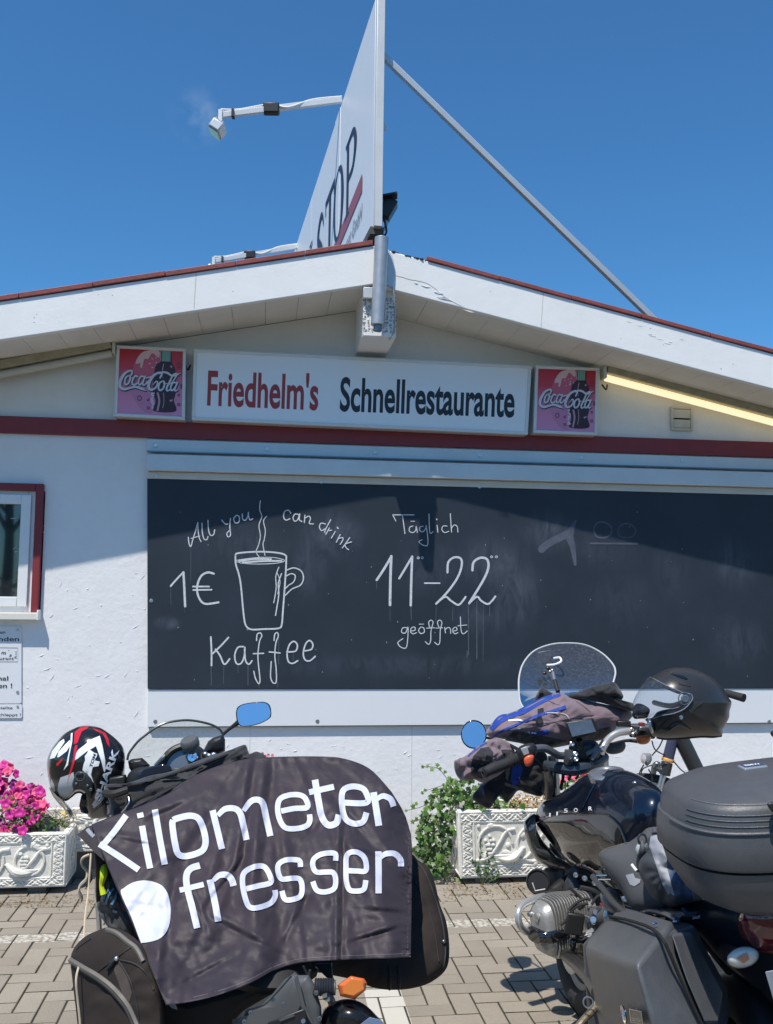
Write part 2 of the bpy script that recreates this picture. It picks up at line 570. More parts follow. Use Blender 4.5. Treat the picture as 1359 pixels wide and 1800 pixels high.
def dirty_base(m):
    nt = m.node_tree; b = nt.nodes['Principled BSDF']; cur = b.inputs['Base Color'].links[0].from_socket
    geo = nt.nodes.new('ShaderNodeNewGeometry'); sp = nt.nodes.new('ShaderNodeSeparateXYZ'); nt.links.new(geo.outputs['Position'], sp.inputs[0])
    h = nt.nodes.new('ShaderNodeMapRange'); h.inputs['From Min'].default_value = .42; h.inputs['From Max'].default_value = .05; nt.links.new(sp.outputs['Z'], h.inputs['Value'])
    n = nt.nodes.new('ShaderNodeTexNoise'); n.inputs['Scale'].default_value = 16; n.inputs['Detail'].default_value = 8; nt.links.new(geo.outputs['Position'], n.inputs['Vector'])
    r = nt.nodes.new('ShaderNodeMapRange'); r.inputs['From Min'].default_value = .45; r.inputs['From Max'].default_value = .70; r.inputs['To Max'].default_value = .8; nt.links.new(n.outputs['Fac'], r.inputs['Value'])
    k = nt.nodes.new('ShaderNodeMath'); k.operation = 'MULTIPLY'; nt.links.new(h.outputs[0], k.inputs[0]); nt.links.new(r.outputs[0], k.inputs[1])
    x = nt.nodes.new('ShaderNodeMix'); x.data_type = 'RGBA'; nt.links.new(k.outputs[0], x.inputs[0]); nt.links.new(cur, x.inputs[6]); x.inputs[7].default_value = (.42, .37, .29, 1)
    nt.links.new(x.outputs[2], b.inputs['Base Color'])
dirty_base(plaster)
# ================================================================== ground
def paver_mat():
    m = M('paver_stone', (.355, .312, .252), .9, bump=[(110, .0022, 4), (420, .0012, 2)], var=(2.2, (.27, .235, .19), .8), var2=(300, (.20, .18, .155), .8))
    nt = m.node_tree; b = nt.nodes['Principled BSDF']
    cur = b.inputs['Base Color'].links[0].from_socket
    oi = nt.nodes.new('ShaderNodeObjectInfo')
    geo = nt.nodes.new('ShaderNodeNewGeometry')
    att = nt.nodes.new('ShaderNodeAttribute'); att.attribute_name = 'tone'
    add = nt.nodes.new('ShaderNodeMath'); add.operation = 'ADD'
    nt.links.new(oi.outputs['Random'], add.inputs[0]); nt.links.new(att.outputs['Fac'], add.inputs[1])
    fr = nt.nodes.new('ShaderNodeMath'); fr.operation = 'FRACT'; nt.links.new(add.outputs[0], fr.inputs[0])
    mr = nt.nodes.new('ShaderNodeMapRange'); mr.inputs['To Min'].default_value = .90; mr.inputs['To Max'].default_value = 1.07
    nt.links.new(fr.outputs[0], mr.inputs['Value'])
    mul = nt.nodes.new('ShaderNodeVectorMath'); mul.operation = 'SCALE'
    nt.links.new(cur, mul.inputs[0]); nt.links.new(mr.outputs[0], mul.inputs['Scale'])
    cur = mul.outputs[0]
    # worn white road paint in two bands that run along / across the facade direction
    def band(direction, lo, hi, extra=None):
        d = nt.nodes.new('ShaderNodeVectorMath'); d.operation = 'DOT_PRODUCT'
        nt.links.new(geo.outputs['Position'], d.inputs[0]); d.inputs[1].default_value = direction
        a = nt.nodes.new('ShaderNodeMath'); a.operation = 'GREATER_THAN'; a.inputs[1].default_value = lo
        c = nt.nodes.new('ShaderNodeMath'); c.operation = 'LESS_THAN'; c.inputs[1].default_value = hi
        nt.links.new(d.outputs['Value'], a.inputs[0]); nt.links.new(d.outputs['Value'], c.inputs[0])
        p = nt.nodes.new('ShaderNodeMath'); p.operation = 'MULTIPLY'
        nt.links.new(a.outputs[0], p.inputs[0]); nt.links.new(c.outputs[0], p.inputs[1])
        return p.outputs[0]
    va = G(300, 1648).dot(EV); vb = G(300, 1633).dot(EV)
    line1 = band(tuple(EV), va, vb)
    ua = G(648, 1775).dot(EU); ub = G(716, 1775).dot(EU)
    l2a = band(tuple(EU), ua, ub); l2b = band(tuple(EV), -5, G(690, 1738).dot(EV))
    l2 = nt.nodes.new('ShaderNodeMath'); l2.operation = 'MULTIPLY'
    nt.links.new(l2a, l2.inputs[0]); nt.links.new(l2b, l2.inputs[1])
    n = nt.nodes.new('ShaderNodeTexNoise'); n.inputs['Scale'].default_value = 45; n.inputs['Detail'].default_value = 8
    nt.links.new(geo.outputs['Position'], n.inputs['Vector'])
    wr = nt.nodes.new('ShaderNodeMapRange'); wr.inputs['From Min'].default_value = .44; wr.inputs['From Max'].default_value = .56; wr.inputs['To Max'].default_value = .85
    nt.links.new(n.outputs['Fac'], wr.inputs['Value'])
    w1 = nt.nodes.new('ShaderNodeMath'); w1.operation = 'MULTIPLY'
    nt.links.new(line1, w1.inputs[0]); nt.links.new(wr.outputs[0], w1.inputs[1])
    mx = nt.nodes.new('ShaderNodeMath'); mx.operation = 'MAXIMUM'
    nt.links.new(w1.outputs[0], mx.inputs[0]); nt.links.new(l2.outputs[0], mx.inputs[1])
    mix = nt.nodes.new('ShaderNodeMix'); mix.data_type = 'RGBA'
    nt.links.new(mx.outputs[0], mix.inputs[0]); nt.links.new(cur, mix.inputs[6]); mix.inputs[7].default_value = (.54, .52, .47, 1)
    nt.links.new(mix.outputs[2], b.inputs['Base Color'])
    return m
paver = paver_mat()
sand = M('joint_sand', (.060, .050, .034), .95, bump=[(80, .006), (300, .003)], var=(4, (.045, .047, .028), .8))
gnd = MB().add([(-150, -150, -.006), (150, -150, -.006), (150, 150, -.006), (-150, 150, -.006)], [(0, 1, 2, 3)]).build('ground', sand, kind='structure')
pave = bpy.data.objects.new('paving', None); COL.objects.link(pave)
pave.location = WW(0, 0, 0); pave.rotation_euler = (0, 0, PSI); pave['kind'] = 'structure'
ABS[pave.name] = Vector((0, 0, 0))
def brick_geo(hx, hy, top=0.0, dep=.05, ch=.004):
    a = [(-hx, -hy), (hx, -hy), (hx, hy), (-hx, hy)]
    i = [(-hx + ch, -hy + ch), (hx - ch, -hy + ch), (hx - ch, hy - ch), (-hx + ch, hy - ch)]
    vs = [(x, y, top - dep) for x, y in a] + [(x, y, top - ch) for x, y in a] + [(x, y, top) for x, y in i]
    fs = [(k, (k + 1) % 4, 4 + (k + 1) % 4, 4 + k) for k in range(4)] + [(4 + k, 4 + (k + 1) % 4, 8 + (k + 1) % 4, 8 + k) for k in range(4)] + [(8, 9, 10, 11)]
    return vs, fs
PC = .1015
cells = []
for i in range(-42, 46):
    for j in range(-58, 0):
        k = (i + j) % 4
        if k == 0: cells.append(((i + 1) * PC, (j + .5) * PC, 0))
        elif k == 2: cells.append(((i + .5) * PC, (j + 1) * PC, 1))
rate = []
for (u, v, o) in cells:
    p = WW(u, v, 0)
    if p.y < .9: rate.append((1e9, u, v, o)); continue
    x, y = proj(p)
    vis = (-20 < x < 205 or 560 < x < 1080) and y < 1830
    rate.append((p.y if vis else 1e6 + p.y, u, v, o))
rate.sort()
vs, fs = brick_geo(.0976, .0468, ch=.0025)
bme = [None, None]
stuffb = MB(); tones = []
for n, (r, u, v, o) in enumerate(rate):
    dz = rnd(-.0015, .0010); tx = rnd(-.010, .010); ty = rnd(-.010, .010)
    if n < 300:
        if bme[0] is None:
            bo = MB().add(vs, fs).build('brick', (paver, sand), pave, smooth=False, local=True)
            for pl_ in bo.data.polygons: pl_.material_index = 1 if abs(pl_.normal.z) < .5 else 0
            bme[0] = bo.data
        else:
            bo = bpy.data.objects.new('brick', bme[0]); COL.objects.link(bo); bo.parent = pave
        bo.location = (u, v, dz); bo.rotation_euler = (tx, ty, (math.pi / 2 if o else 0) + rnd(-.006, .006))
    else:
        rt = Matrix.Rotation(math.pi / 2 if o else 0, 3, 'Z')
        stuffb.add([rt @ Vector(p) + Vector((u, v, dz + p[0] * tx)) for p in vs], fs)
        tones += [rnd(0, 1)] * 12
so_ = stuffb.build('brick_field', (paver, sand), pave, smooth=False, local=True, kind='stuff')
for pl_ in so_.data.polygons: pl_.material_index = 1 if abs(pl_.normal.z) < .5 else 0
at = so_.data.attributes.new('tone', 'FLOAT', 'POINT')
if len(at.data) == len(tones): at.data.foreach_set('value', tones)

# ================================================================== building
bld = thing('snack_bar', 'white plastered snack bar building with shallow gable roof and burgundy trim band', 'building', WW(0, 0, 0), rotz=PSI)
ABS[bld.name] = Vector((0, 0, 0))
UL, UR = -5.6, 6.2
ZB0 = WL(680, 783.5)[1]; ZB1 = WL(680, 755.0)[1]
OV = -.55
def lp(a, b):
    (u0, z0), (u1, z1) = WL(*a, OV), WL(*b, OV)
    return lambda u: z0 + (u - u0) / (u1 - u0) * (z1 - z0)
fLb, fLt = lp((0, 598), (655, 500)), lp((0, 530), (656, 432))
fRb, fRt = lp((693, 510), (1359, 684)), lp((682, 440), (1359, 622))
UP = WL(670, 500, OV)[0]
# window opening
wu0, wz1 = WL(-150, 851, 0); wu1, wz0 = WL(71, 1078, 0)
wz0 = WL(71, 1088, 0)[1]; wz1 = WL(60, 863, 0)[1]
TH = .24
wall = MB()
zt = ZB0 + .10
wall.box(((UL + wu0) / 2, TH / 2, zt / 2), (wu0 - UL, TH, zt))
wall.box(((wu1 + UR) / 2, TH / 2, zt / 2), (UR - wu1, TH, zt))
wall.box(((wu0 + wu1) / 2, TH / 2, wz0 / 2), (wu1 - wu0, TH, wz0))
wall.box(((wu0 + wu1) / 2, TH / 2, (wz1 + zt) / 2), (wu1 - wu0, TH, zt - wz1))
wall.box((UL + TH / 2, 4.2, zt / 2), (TH, 7.9, zt)); wall.box((UR - TH / 2, 4.2, zt / 2), (TH, 7.9, zt))
wall.box(((UL + UR) / 2, 8.1, zt / 2), (UR - UL, TH, zt))
wall.build('wall', plaster, bld, smooth=False)
g = [(UL, zt), (UR, zt), (UR, fRb(UR) + .004), (UP, fLb(UP) + .004), (UL, fLb(UL) + .004)]
MB().hexa([(u, .004, z) for u, z in g], [(u, TH, z) for u, z in g]).build('gable', gablem, bld, smooth=False)
MB().hexa([(u, 8.0, z) for u, z in g], [(u, 8.2, z) for u, z in g]).build('rear_gable', gablem, bld, smooth=False)
MB().box(((UL + UR) / 2, -.012, (ZB0 + ZB1) / 2), (UR - UL, .03, ZB1 - ZB0)).build('trim_band', red_p, bld, bevel=.003)
MB().box(((UL + UR) / 2, -.01, .045), (UR - UL, .035, .09)).build('plinth', M('plinth_grey', (.20, .19, .18), .9, bump=(60, .003), var=(9, (.30, .28, .25), .7)), bld)
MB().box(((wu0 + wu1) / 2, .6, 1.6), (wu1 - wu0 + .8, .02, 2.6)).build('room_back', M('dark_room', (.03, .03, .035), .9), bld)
# vertical plaster joint lines
for px in (437, 723):
    u, z = WL(px, 1400, 0)
    MB().box((u, -.0006, .60), (.004, .002, 1.02)).build('plaster_joint', M('joint_line', (.62, .62, .64), .9), bld)
m = MB()
for i in range(420):
    px = rnd(20, 1340); py = rnd(905, 1500)
    if px > 255 and py < 1285: continue
    u, z = WL(px, py, 0)
    a = random.gauss(.5, .5); L = rnd(.006, .034); c_, s_ = math.cos(a), math.sin(a)
    m.tube([(u - L * c_, .0005, z - L * s_), (u + rnd(-.003, .003), -rnd(.0006, .002), z + rnd(-.003, .003)), (u + L * c_, .0005, z + L * s_)], [.0004, rnd(.0010, .0026), .0004], 5, smooth=3)
for i in range(60):
    px = rnd(20, 1340); py = rnd(905, 1500)
    if px > 255 and py < 1285: continue
    u, z = WL(px, py, 0); m.ell((u, 0, z), (rnd(.003, .007), rnd(.002, .004), rnd(.003, .006)), 7, 5)
m.build('trowel_marks', plaster, bld, kind='stuff')
# fascia boards, soffit boards, roof
def fascia(fb, ft, u0, u1, name):
    o = [(u0, fb(u0)), (u1, fb(u1)), (u1, ft(u1)), (u0, ft(u0))]
    return MB().hexa([(u, OV, z) for u, z in o], [(u, OV + .04, z) for u, z in o]).build(name, white_p, bld, bevel=.006)
fascia(fLb, fLt, UL - .5, UP - .002, 'fascia_board'); fascia(fRb, fRt, UP + .002, UR + .5, 'fascia_board')
n = 0
u = UP - .1
sbz = .012
for side, fb in ((-1, fLb), (1, fRb)):
    k = 0
    while True:
        a = UP + side * (.1 + k * .205); b = a + side * .2025
        if abs(b) > 6.1: break
        k += 1
        q = [(a, OV + .04, fb(a) + .006), (b, OV + .04, fb(b) + .006), (b, .0, fb(b) + .006), (a, .0, fb(a) + .006)]
        MB().hexa(q, [(x, y, z + sbz) for x, y, z in q]).build('soffit_board', soffitm, bld, smooth=False)
rf = MB()
for side, ft, uu in ((-1, fLt, UL - .5), (1, fRt, UR + .5)):
    q = [(UP, OV + .02, ft(UP) - .07), (uu, OV + .02, ft(uu) - .07), (uu, 8.6, ft(uu) - .07), (UP, 8.6, ft(UP) - .07)]
    rf.hexa(q, [(x, y, z + .065) for x, y, z in q])
rf.build('roof', bitumen, bld, smooth=False)
for side, ft, fb, uu in ((-1, fLt, fLb, UL - .5), (1, fRt, fRb, UR + .5)):
    q = [(UP, OV + .05, fb(UP) + .02), (uu, OV + .05, fb(uu) + .02), (uu, OV + .05, ft(uu) - .08), (UP, OV + .05, ft(UP) - .08)]
    MB().hexa(q, [(x, 8.5, z) for x, y, z in q]).build('roof_core', bitumen, bld, smooth=False)
# red metal drip edge (left full, right starts a little after the ridge)
def drip(ft, u0, u1, hh):
    nseg = 14
    for i in range(nseg):
        a = u0 + (u1 - u0) * i / nseg; b = u0 + (u1 - u0) * (i + 1) / nseg
        z0, z1 = ft(a) + .002 + rnd(-.003, .003), ft(b) + .002 + rnd(-.003, .003)
        MB().hexa([(a, OV - .012, z0), (b - .003, OV - .012, z1), (b - .003, OV - .012, z1 + hh), (a, OV - .012, z0 + hh)],
                  [(a, OV + .12, z0), (b - .003, OV + .12, z1), (b - .003, OV + .12, z1 + hh * .9), (a, OV + .12, z0 + hh * .9)]).build('roof_edge_strip', red_edge, bld, bevel=.003)
uA = WL(0, 525, OV)[0]; uB = WL(656, 428, OV)[0]; uC = WL(751, 455, OV)[0]; uD = WL(1359, 620, OV)[0]
drip(fLt, UL - .5, uB, .030)
drip(fRt, uC, UR + .5, .026)
# tar lumps on the bare stretch right of the ridge
m = MB()
for i in range(26):
    px = 690 + i * 2.4 + rnd(-1, 1)
    u, z = WL(px, 441 + (px - 682) * .268, OV)
    m.ell((u, OV + rnd(.0, .05), z + rnd(-.002, .006)), (rnd(.008, .02), .012, rnd(.004, .012)), 7, 5)
m.build('tar_lumps', bitumen, bld, kind='stuff')
# peeling paint along the right fascia
def c2(x, y): return (560 + x / 5.227, 380 + y / 5.227)
fl = M('peeled_paint', (.82, .81, .77), .8, bump=(60, .002)); m = MB()
path = crom([c2(*p) for p in [(700, 540), (830, 578), (950, 602), (1060, 655), (1110, 705), (1200, 765), (1350, 845), (1420, 870)]], 7)
for i in range(len(path) - 1):
    for _ in range(1):
        if rnd(0, 1) < .72: continue
        x, y = path[i]; x += rnd(-5, 5); y += rnd(-1.5, 6)
        L = rnd(3, 11); h = rnd(.4, 1.5)
        q = [(x - L, y - L * .22 + rnd(-h, h) * .3), (x, y - h), (x + L, y + L * .22), (x + rnd(-1, 1), y + h)]
        a = [WL(*p, OV - .006) for p in q]
        m.hexa([(u, OV - rnd(.0015, .005), z) for u, z in a], [(u, OV - .0005, z) for u, z in a])
MB().tube([(WL(x, y + rnd(-.6, .6), OV)[0], OV - .0005, WL(x, y + rnd(-.6, .6), OV)[1]) for x, y in path[::2]], .0014, 5, smooth=0).build('crack_shadow_line', M('crack_grey', (.42, .40, .36), .9), bld)  # grey-beige tube: shadow of the paint crack put in as colour
for i in range(9):
    x = rnd(1100, 1205); y = 570 + (x - 1100) * .30 + rnd(-10, 14); L = rnd(3, 8)
    a = [WL(*p, OV) for p in [(x - L, y - L * .25), (x, y - .5), (x + L, y + L * .25), (x, y + .7)]]
    m.hexa([(u, OV - rnd(.0008, .002), z) for u, z in a], [(u, OV - .0005, z) for u, z in a])
m.build('peeling_paint', fl, bld, smooth=False, kind='stuff')
m = MB()
for i in range(13):
    x = rnd(20, 1340)
    yb = (530 - x * .15 if x < 656 else 445 + (x - 682) * .268) + rnd(8, 50)
    u, z = WL(x, yb, OV); m.ell((u, OV, z), (rnd(.002, .006), .001, rnd(.002, .004)), 6, 4)
m.build('paint_chips', M('chip_grey', (.25, .24, .23), .9), bld, kind='stuff')
for px, yt_, yb_ in ((345, 480, 542), (955, 514, 580)):
    (a0, z0_), (a1, z1_) = WL(px, yt_, OV), WL(px - 4, yb_, OV)
    MB().beam((a0, OV - .0004, z0_), (a1, OV - .0004, z1_), .0025, .0018, Vector((0, 1, 0))).build('board_joint', M('crack_grey', (.42, .40, .36), .9), bld)
# ridge beam
bu0, bz0 = WL(633, 590, OV + .03); bu1, _ = WL(690, 590, OV + .03)
bu0, bu1 = UP - .105, UP + .105
zt_ = fLb(UP) - .002
zb_ = WL(660, 590, OV + .03)[1]
MB().box(((bu0 + bu1) / 2, (OV + .05) / 2, (zt_ + zb_) / 2), (bu1 - bu0, -(OV + .05), zt_ - zb_)).build('ridge_beam', white_p, bld, bevel=.006)
m = MB()
for i in range(9):
    for j in range(13):
        x = bu0 + .012 + i * (bu1 - bu0 - .024) / 8; z = zb_ + .035 + j * (zt_ - zb_ - .11) / 12
        m.ell((x + rnd(-.006, .006), OV + .050, z + rnd(-.005, .005)), (rnd(.006, .014), rnd(.001, .005), rnd(.006, .012)), 7, 5)
m.build('flaked_end_grain', M('end_grain', (.74, .73, .70), .95, bump=(90, .004), var=(75, (.05, .05, .05), 1.0)), bld, kind='stuff')
# ridge cover plate at the joint of the two fascias
MB().hexa([(UP + a, OV - .012, z) for a, z in ((-.03, zt_ + .02), (.075, zt_ - .03), (.085, zt_ + .10), (.07, zt_ + .17), (.03, fLt(UP) - .01), (-.03, fLt(UP)))],
          [(UP + a, OV - .003, z) for a, z in ((-.03, zt_ + .02), (.075, zt_ - .03), (.085, zt_ + .10), (.07, zt_ + .17), (.03, fLt(UP) - .01), (-.03, fLt(UP)))]).build('ridge_plate', alu, bld, bevel=.002)
MB().box(((bu0 + UP) / 2 - .0, OV + .02, zt_ - .06), (.115, .03, .07)).build('beam_bracket', alu, bld, bevel=.003)

# ---------------------------------------------------------------- things fixed to the facade
def wroot(name, label, cat, px, py, v=0.0, group=None):
    u, z = WL(px, py, v)
    o = thing(name, label, cat, WW(u, v, z), group, PSI)
    ABS[o.name] = Vector((u, v, z))
    return o
def rectw(x0, y0, x1, y1, v):
    return [WL(x0, y0, v), WL(x1, y0, v), WL(x1, y1, v), WL(x0, y1, v)]
def wbox(u0, u1, v0, v1, z0, z1): return MB().box(((u0 + u1) / 2, (v0 + v1) / 2, (z0 + z1) / 2), (abs(u1 - u0), abs(v1 - v0), abs(z1 - z0)))
# metal tube at the ridge
t = wroot('metal_tube', 'round grey metal tube hanging upright at the roof ridge', 'tube', 662, 575, OV - .06)
a = WL(671, 418, OV - .07); b = WL(664, 572, OV - .07)
va_ = OV - .07
d_ = .043
MB().tube([(a[0], va_, a[1]), (b[0], va_, b[1])], d_, 24, smooth=0).build('tube_body', zincm, t, bevel=.003)
MB().lathe((a[0], va_, a[1]), Vector((a[0] - b[0], 0, a[1] - b[1])), [(d_ * .98, 0), (d_ * .6, .007), (.01, .014), (.0, .015)]).build('tube_cap', steel, t)
MB().cyl((b[0], va_, b[1] - .035), (b[0], va_, b[1] + .01), d_ * .6).build('tube_socket', steel_d, t)
MB().tube([(UP + .065, OV - .02, zt_ - .02), (UP + .085, OV - .01, zt_ - .10), (UP + .095, OV + .03, zt_ - .22), (UP + .085, OV + .05, zt_ - .30), (UP + .06, OV + .06, zt_ - .34)], .005).build('cable', M('grey_cable', (.4, .4, .4), .6), t)

# window
wn = wroot('window', 'white framed window with burgundy surround left of the chalkboard', 'window', 20, 1090)
m = MB()
sx0 = WL(65, 870)[0]; sx1 = WL(78, 870)[0]; sz1 = WL(60, 851)[1]; sz0 = WL(75, 1082)[1]; szi = WL(60, 864)[1]
MB().add([], []).box(((sx0 + sx1) / 2, -.018, (sz0 + sz1) / 2), (sx1 - sx0, .04, sz1 - sz0)).build('surround_side', red_p, wn, bevel=.004)
wbox(wu0 - .05, sx0 - .001, -.038, .002, szi, sz1).build('surround_top', red_p, wn, bevel=.004)
wbox(wu0 - .05, wu0, -.038, .002, sz0, szi - .001).build('surround_side', red_p, wn, bevel=.004)
fz0 = WL(40, 1076, .02)[1]; fz1 = szi + .005
def frame(u0, u1, z0, z1, wd, v0, v1, name, mat, parent, bev=.004):
    for nm, q in (('l', (u0, u0 + wd, z0, z1)), ('r', (u1 - wd, u1, z0, z1)), ('t', (u0 + wd, u1 - wd, z1 - wd, z1)), ('b', (u0 + wd, u1 - wd, z0, z0 + wd))):
        wbox(q[0], q[1], v0, v1, q[2], q[3]).build(name, mat, parent, bevel=bev)
frame(wu0, sx0, fz0, fz1, .052, -.004, .07, 'frame_bar', whitepl, wn)
su1 = WL(50, 950, -.014)[0]; gz1 = WL(30, 897)[1]; gz0 = WL(30, 1037)[1]; gu1 = WL(39, 950)[0]
frame(wu0 + .03, sx0 - .028, fz0 + .035, fz1 - .028, .062, -.022, .05, 'sash_bar', whitepl, wn)
wglass = M('window_glass', (.02, .025, .03), .02, spec=.9, coat=1.0)
wbox(wu0 + .08, sx0 - .08, .006, .012, fz0 + .08, fz1 - .08).build('pane', wglass, wn, smooth=False)
wbox(wu0 - .02, WL(67, 1085, -.07)[0], -.075, .0, WL(40, 1090, -.075)[1], WL(40, 1077, -.075)[1]).build('sill', M('sill_cream', (.72, .70, .64), .5), wn, bevel=.005)
wbox(WL(65, 1085, -.07)[0], WL(68, 1085, -.07)[0], -.08, .0, WL(40, 1090, -.075)[1], WL(40, 1072, -.075)[1]).build('sill_end', whitepl, wn, bevel=.002)

# notices under the window
def roundrect(x0, y0, x1, y1, r, n=5):
    o = []
    for cx, cy, a0 in ((x1 - r, y0 + r, -90), (x1 - r, y1 - r, 0), (x0 + r, y1 - r, 90), (x0 + r, y0 + r, 180)):
        for i in range(n + 1):
            a = math.radians(a0 + 90 * i / n)
            o.append((cx + r * math.cos(a), cy + r * math.sin(a)))
    return o
def wplate(px_outline, v0, v1):
    a = [WL(x, y, v0) for x, y in px_outline]
    return MB().hexa([(u, v0, z) for u, z in a], [(u, v1, z) for u, z in a])
n1 = wroot('notice_sign', 'white customer parking notice with a small framed logo under the window', 'sign', 0, 1238)
wplate(roundrect(-130, 1101, 38, 1237, 4), -.010, -.001).build('plate', panelm, n1, bevel=.0015)
fo = on_wall(-.0108)
A = Flat()
A.text('en', (0, 1114), (9.5, 1114), 6, .01); A.text('Kunden', (-24, 1127), (33.5, 1127), 8, .012)
A.text("m", (2, 1150), (10.5, 1151), 7, .01, .3); A.text("s", (16, 1154), (21, 1154.5), 6, .01, .3); A.text("´", (14, 1149), (16.5, 1149), 7, .0)
A.text('aurant"', (-6, 1160), (28, 1160), 5.5, .008)
A.text('nal', (-4, 1196), (14.5, 1196), 8, .012); A.text('den !', (-12, 1209), (21.5, 1209), 8, .012)
A.mesh(fo).build('lettering', txt_blk, n1, smooth=False)
A = Flat(); A.stroke([(-40, 1138.5), (31.5, 1139), (31.5, 1163.5), (-40, 1163.5)], .8, smooth=0)
for i in range(4): A.stroke([(27, 1146 + i * 3.7), (29.5, 1145.5 + i * 3.7)], 1.0, smooth=0)
A.mesh(fo).build('logo_frame', txt_blk, n1, smooth=False)
for q in ((31, 1107), (31, 1216)):
    u, z = WL(*q, -.01); MB().lathe((u, -.0125, z), (0, -1, 0), [(.009, 0), (.008, .003), (.003, .005), (0, .005)], 14).build('screw', steel, n1)
n2 = wroot('towing_sign', 'small white towing notice directly below the parking notice', 'sign', 0, 1262)
wplate(roundrect(-130, 1238.5, 39, 1262.5, 3), -.009, -.001).build('plate', panelm, n2, bevel=.0015)
A = Flat(); fo = on_wall(-.0098)
A.text('stellte', (0, 1236.2 + 0), (22, 1236.2), 0.01, .0) if False else None
A.text('abgestellte', (-22, 1246.5), (22, 1246.8), 5.2, .006); A.text('abgeschleppt !', (-28, 1258.6), (36.5, 1259), 5.2, .006)
A.mesh(fo).build('lettering', txt_blk, n2, smooth=False)
u, z = WL(31, 1241.5, -.01); MB().lathe((u, -.0115, z), (0, -1, 0), [(.007, 0), (.006, .003), (0, .004)], 12).build('screw', steel, n2)

# ---------------------------------------------------------------- chalkboard over the serving hatch
cb = wroot('chalkboard', 'large black chalkboard with coffee cup drawing and opening hours filling the hatch', 'chalkboard', 700, 1275)
u0 = WL(259, 1000, -.03)[0]; u1 = 4.9
zb1 = WL(680, 852.5, -.03)[1]; zb0 = WL(680, 1210.5, -.03)[1]
def board_mat():
    m = M('chalkboard_paint', (.012, .019, .031), .55, var=(1.3, (.027, .037, .056), .7), var2=(4.5, (.015, .022, .035), .7), bump=(200, .0002))
    nt = m.node_tree; b = nt.nodes['Principled BSDF']; cur = b.inputs['Base Color'].links[0].from_socket
    geo = nt.nodes.new('ShaderNodeNewGeometry')
    n = nt.nodes.new('ShaderNodeTexNoise'); n.inputs['Scale'].default_value = 5.5; n.inputs['Detail'].default_value = 9; n.inputs['Roughness'].default_value = .7; n.inputs['Distortion'].default_value = 1.2
    mp = nt.nodes.new('ShaderNodeMapping'); mp.inputs['Scale'].default_value = (1.5, 1.5, .6)
    nt.links.new(geo.outputs['Position'], mp.inputs[0]); nt.links.new(mp.outputs[0], n.inputs['Vector'])
    nm = nt.nodes.new('ShaderNodeMapRange'); nm.inputs['From Min'].default_value = .35; nm.inputs['From Max'].default_value = .75; nt.links.new(n.outputs['Fac'], nm.inputs['Value'])
    acc = None
    for px, py, rx, ry, am in ((590, 940, 60, 48, .9), (545, 985, 40, 90, .5), (865, 990, 80, 60, .75), (905, 1040, 55, 80, .8), (965, 935, 60, 45, .8), (760, 1000, 90, 60, .35), (420, 960, 120, 50, .4), (295, 1095, 26, 14, .8), (1180, 1000, 40, 70, .35), (1290, 990, 60, 60, .55), (1300, 1130, 70, 60, .4), (850, 1085, 90, 40, .45), (1060, 960, 90, 50, .3), (700, 1170, 300, 26, .35), (1090, 1060, 90, 60, .25)):
        u, z = WL(px, py, -.03); c = WW(u, -.03, z)
        sb = nt.nodes.new('ShaderNodeVectorMath'); sb.operation = 'SUBTRACT'; nt.links.new(geo.outputs['Position'], sb.inputs[0]); sb.inputs[1].default_value = c
        ml = nt.nodes.new('ShaderNodeVectorMath'); ml.operation = 'MULTIPLY'; nt.links.new(sb.outputs[0], ml.inputs[0]); ml.inputs[1].default_value = (270 / rx, 0, 270 / ry)
        ln = nt.nodes.new('ShaderNodeVectorMath'); ln.operation = 'LENGTH'; nt.links.new(ml.outputs[0], ln.inputs[0])
        mr = nt.nodes.new('ShaderNodeMapRange'); mr.interpolation_type = 'SMOOTHERSTEP'; mr.inputs['From Min'].default_value = 1.25; mr.inputs['From Max'].default_value = 0; mr.inputs['To Max'].default_value = am
        nt.links.new(ln.outputs['Value'], mr.inputs['Value'])
        if acc is None: acc = mr.outputs[0]
        else:
            mx = nt.nodes.new('ShaderNodeMath'); mx.operation = 'MAXIMUM'; nt.links.new(acc, mx.inputs[0]); nt.links.new(mr.outputs[0], mx.inputs[1]); acc = mx.outputs[0]
    k = nt.nodes.new('ShaderNodeMath'); k.operation = 'MULTIPLY'; nt.links.new(acc, k.inputs[0]); nt.links.new(nm.outputs[0], k.inputs[1])
    mix = nt.nodes.new('ShaderNodeMix'); mix.data_type = 'RGBA'; nt.links.new(k.outputs[0], mix.inputs[0]); nt.links.new(cur, mix.inputs[6]); mix.inputs[7].default_value = (.105, .125, .165, 1)
    nt.links.new(mix.outputs[2], b.inputs['Base Color'])
    return m
def slant(x_top, x_bot, v0, z0, z1, v1=-.002, yt=850, yb=1210):
    ut, ub = WL(x_top, yt, v0)[0], WL(x_bot, yb, v0)[0]
    o = [(ub, z0), (u1, z0), (u1, z1), (ut, z1)]
    return MB().hexa([(u, v0, z) for u, z in o], [(u, v1, z) for u, z in o])
slant(258.5, 259.5, -.03, zb0, zb1).build('board_face', board_mat(), cb, bevel=.002)
zp0 = WL(680, 1275, -.022)[1]
slant(259.5, 259.5, -.022, zp0, zb0 - .004, yt=1213, yb=1275).build('lower_panel', panelm, cb, bevel=.002)
wbox(WL(262, 1276, -.022)[0], u1, -.028, -.002, zp0 - .006, zp0 - .001).build('panel_edge', steel_d, cb)
zh1 = WL(680, 785, -.03)[1]; zh0 = WL(680, 806.5, -.03)[1]
wbox(WL(258, 790, -.03)[0], u1, -.03, -.002, zh0, zh1).build('header_strip', alu, cb, bevel=.003)
HV = -.085
zx1 = WL(680, 810, HV)[1]; zx0 = WL(680, 838, HV)[1]
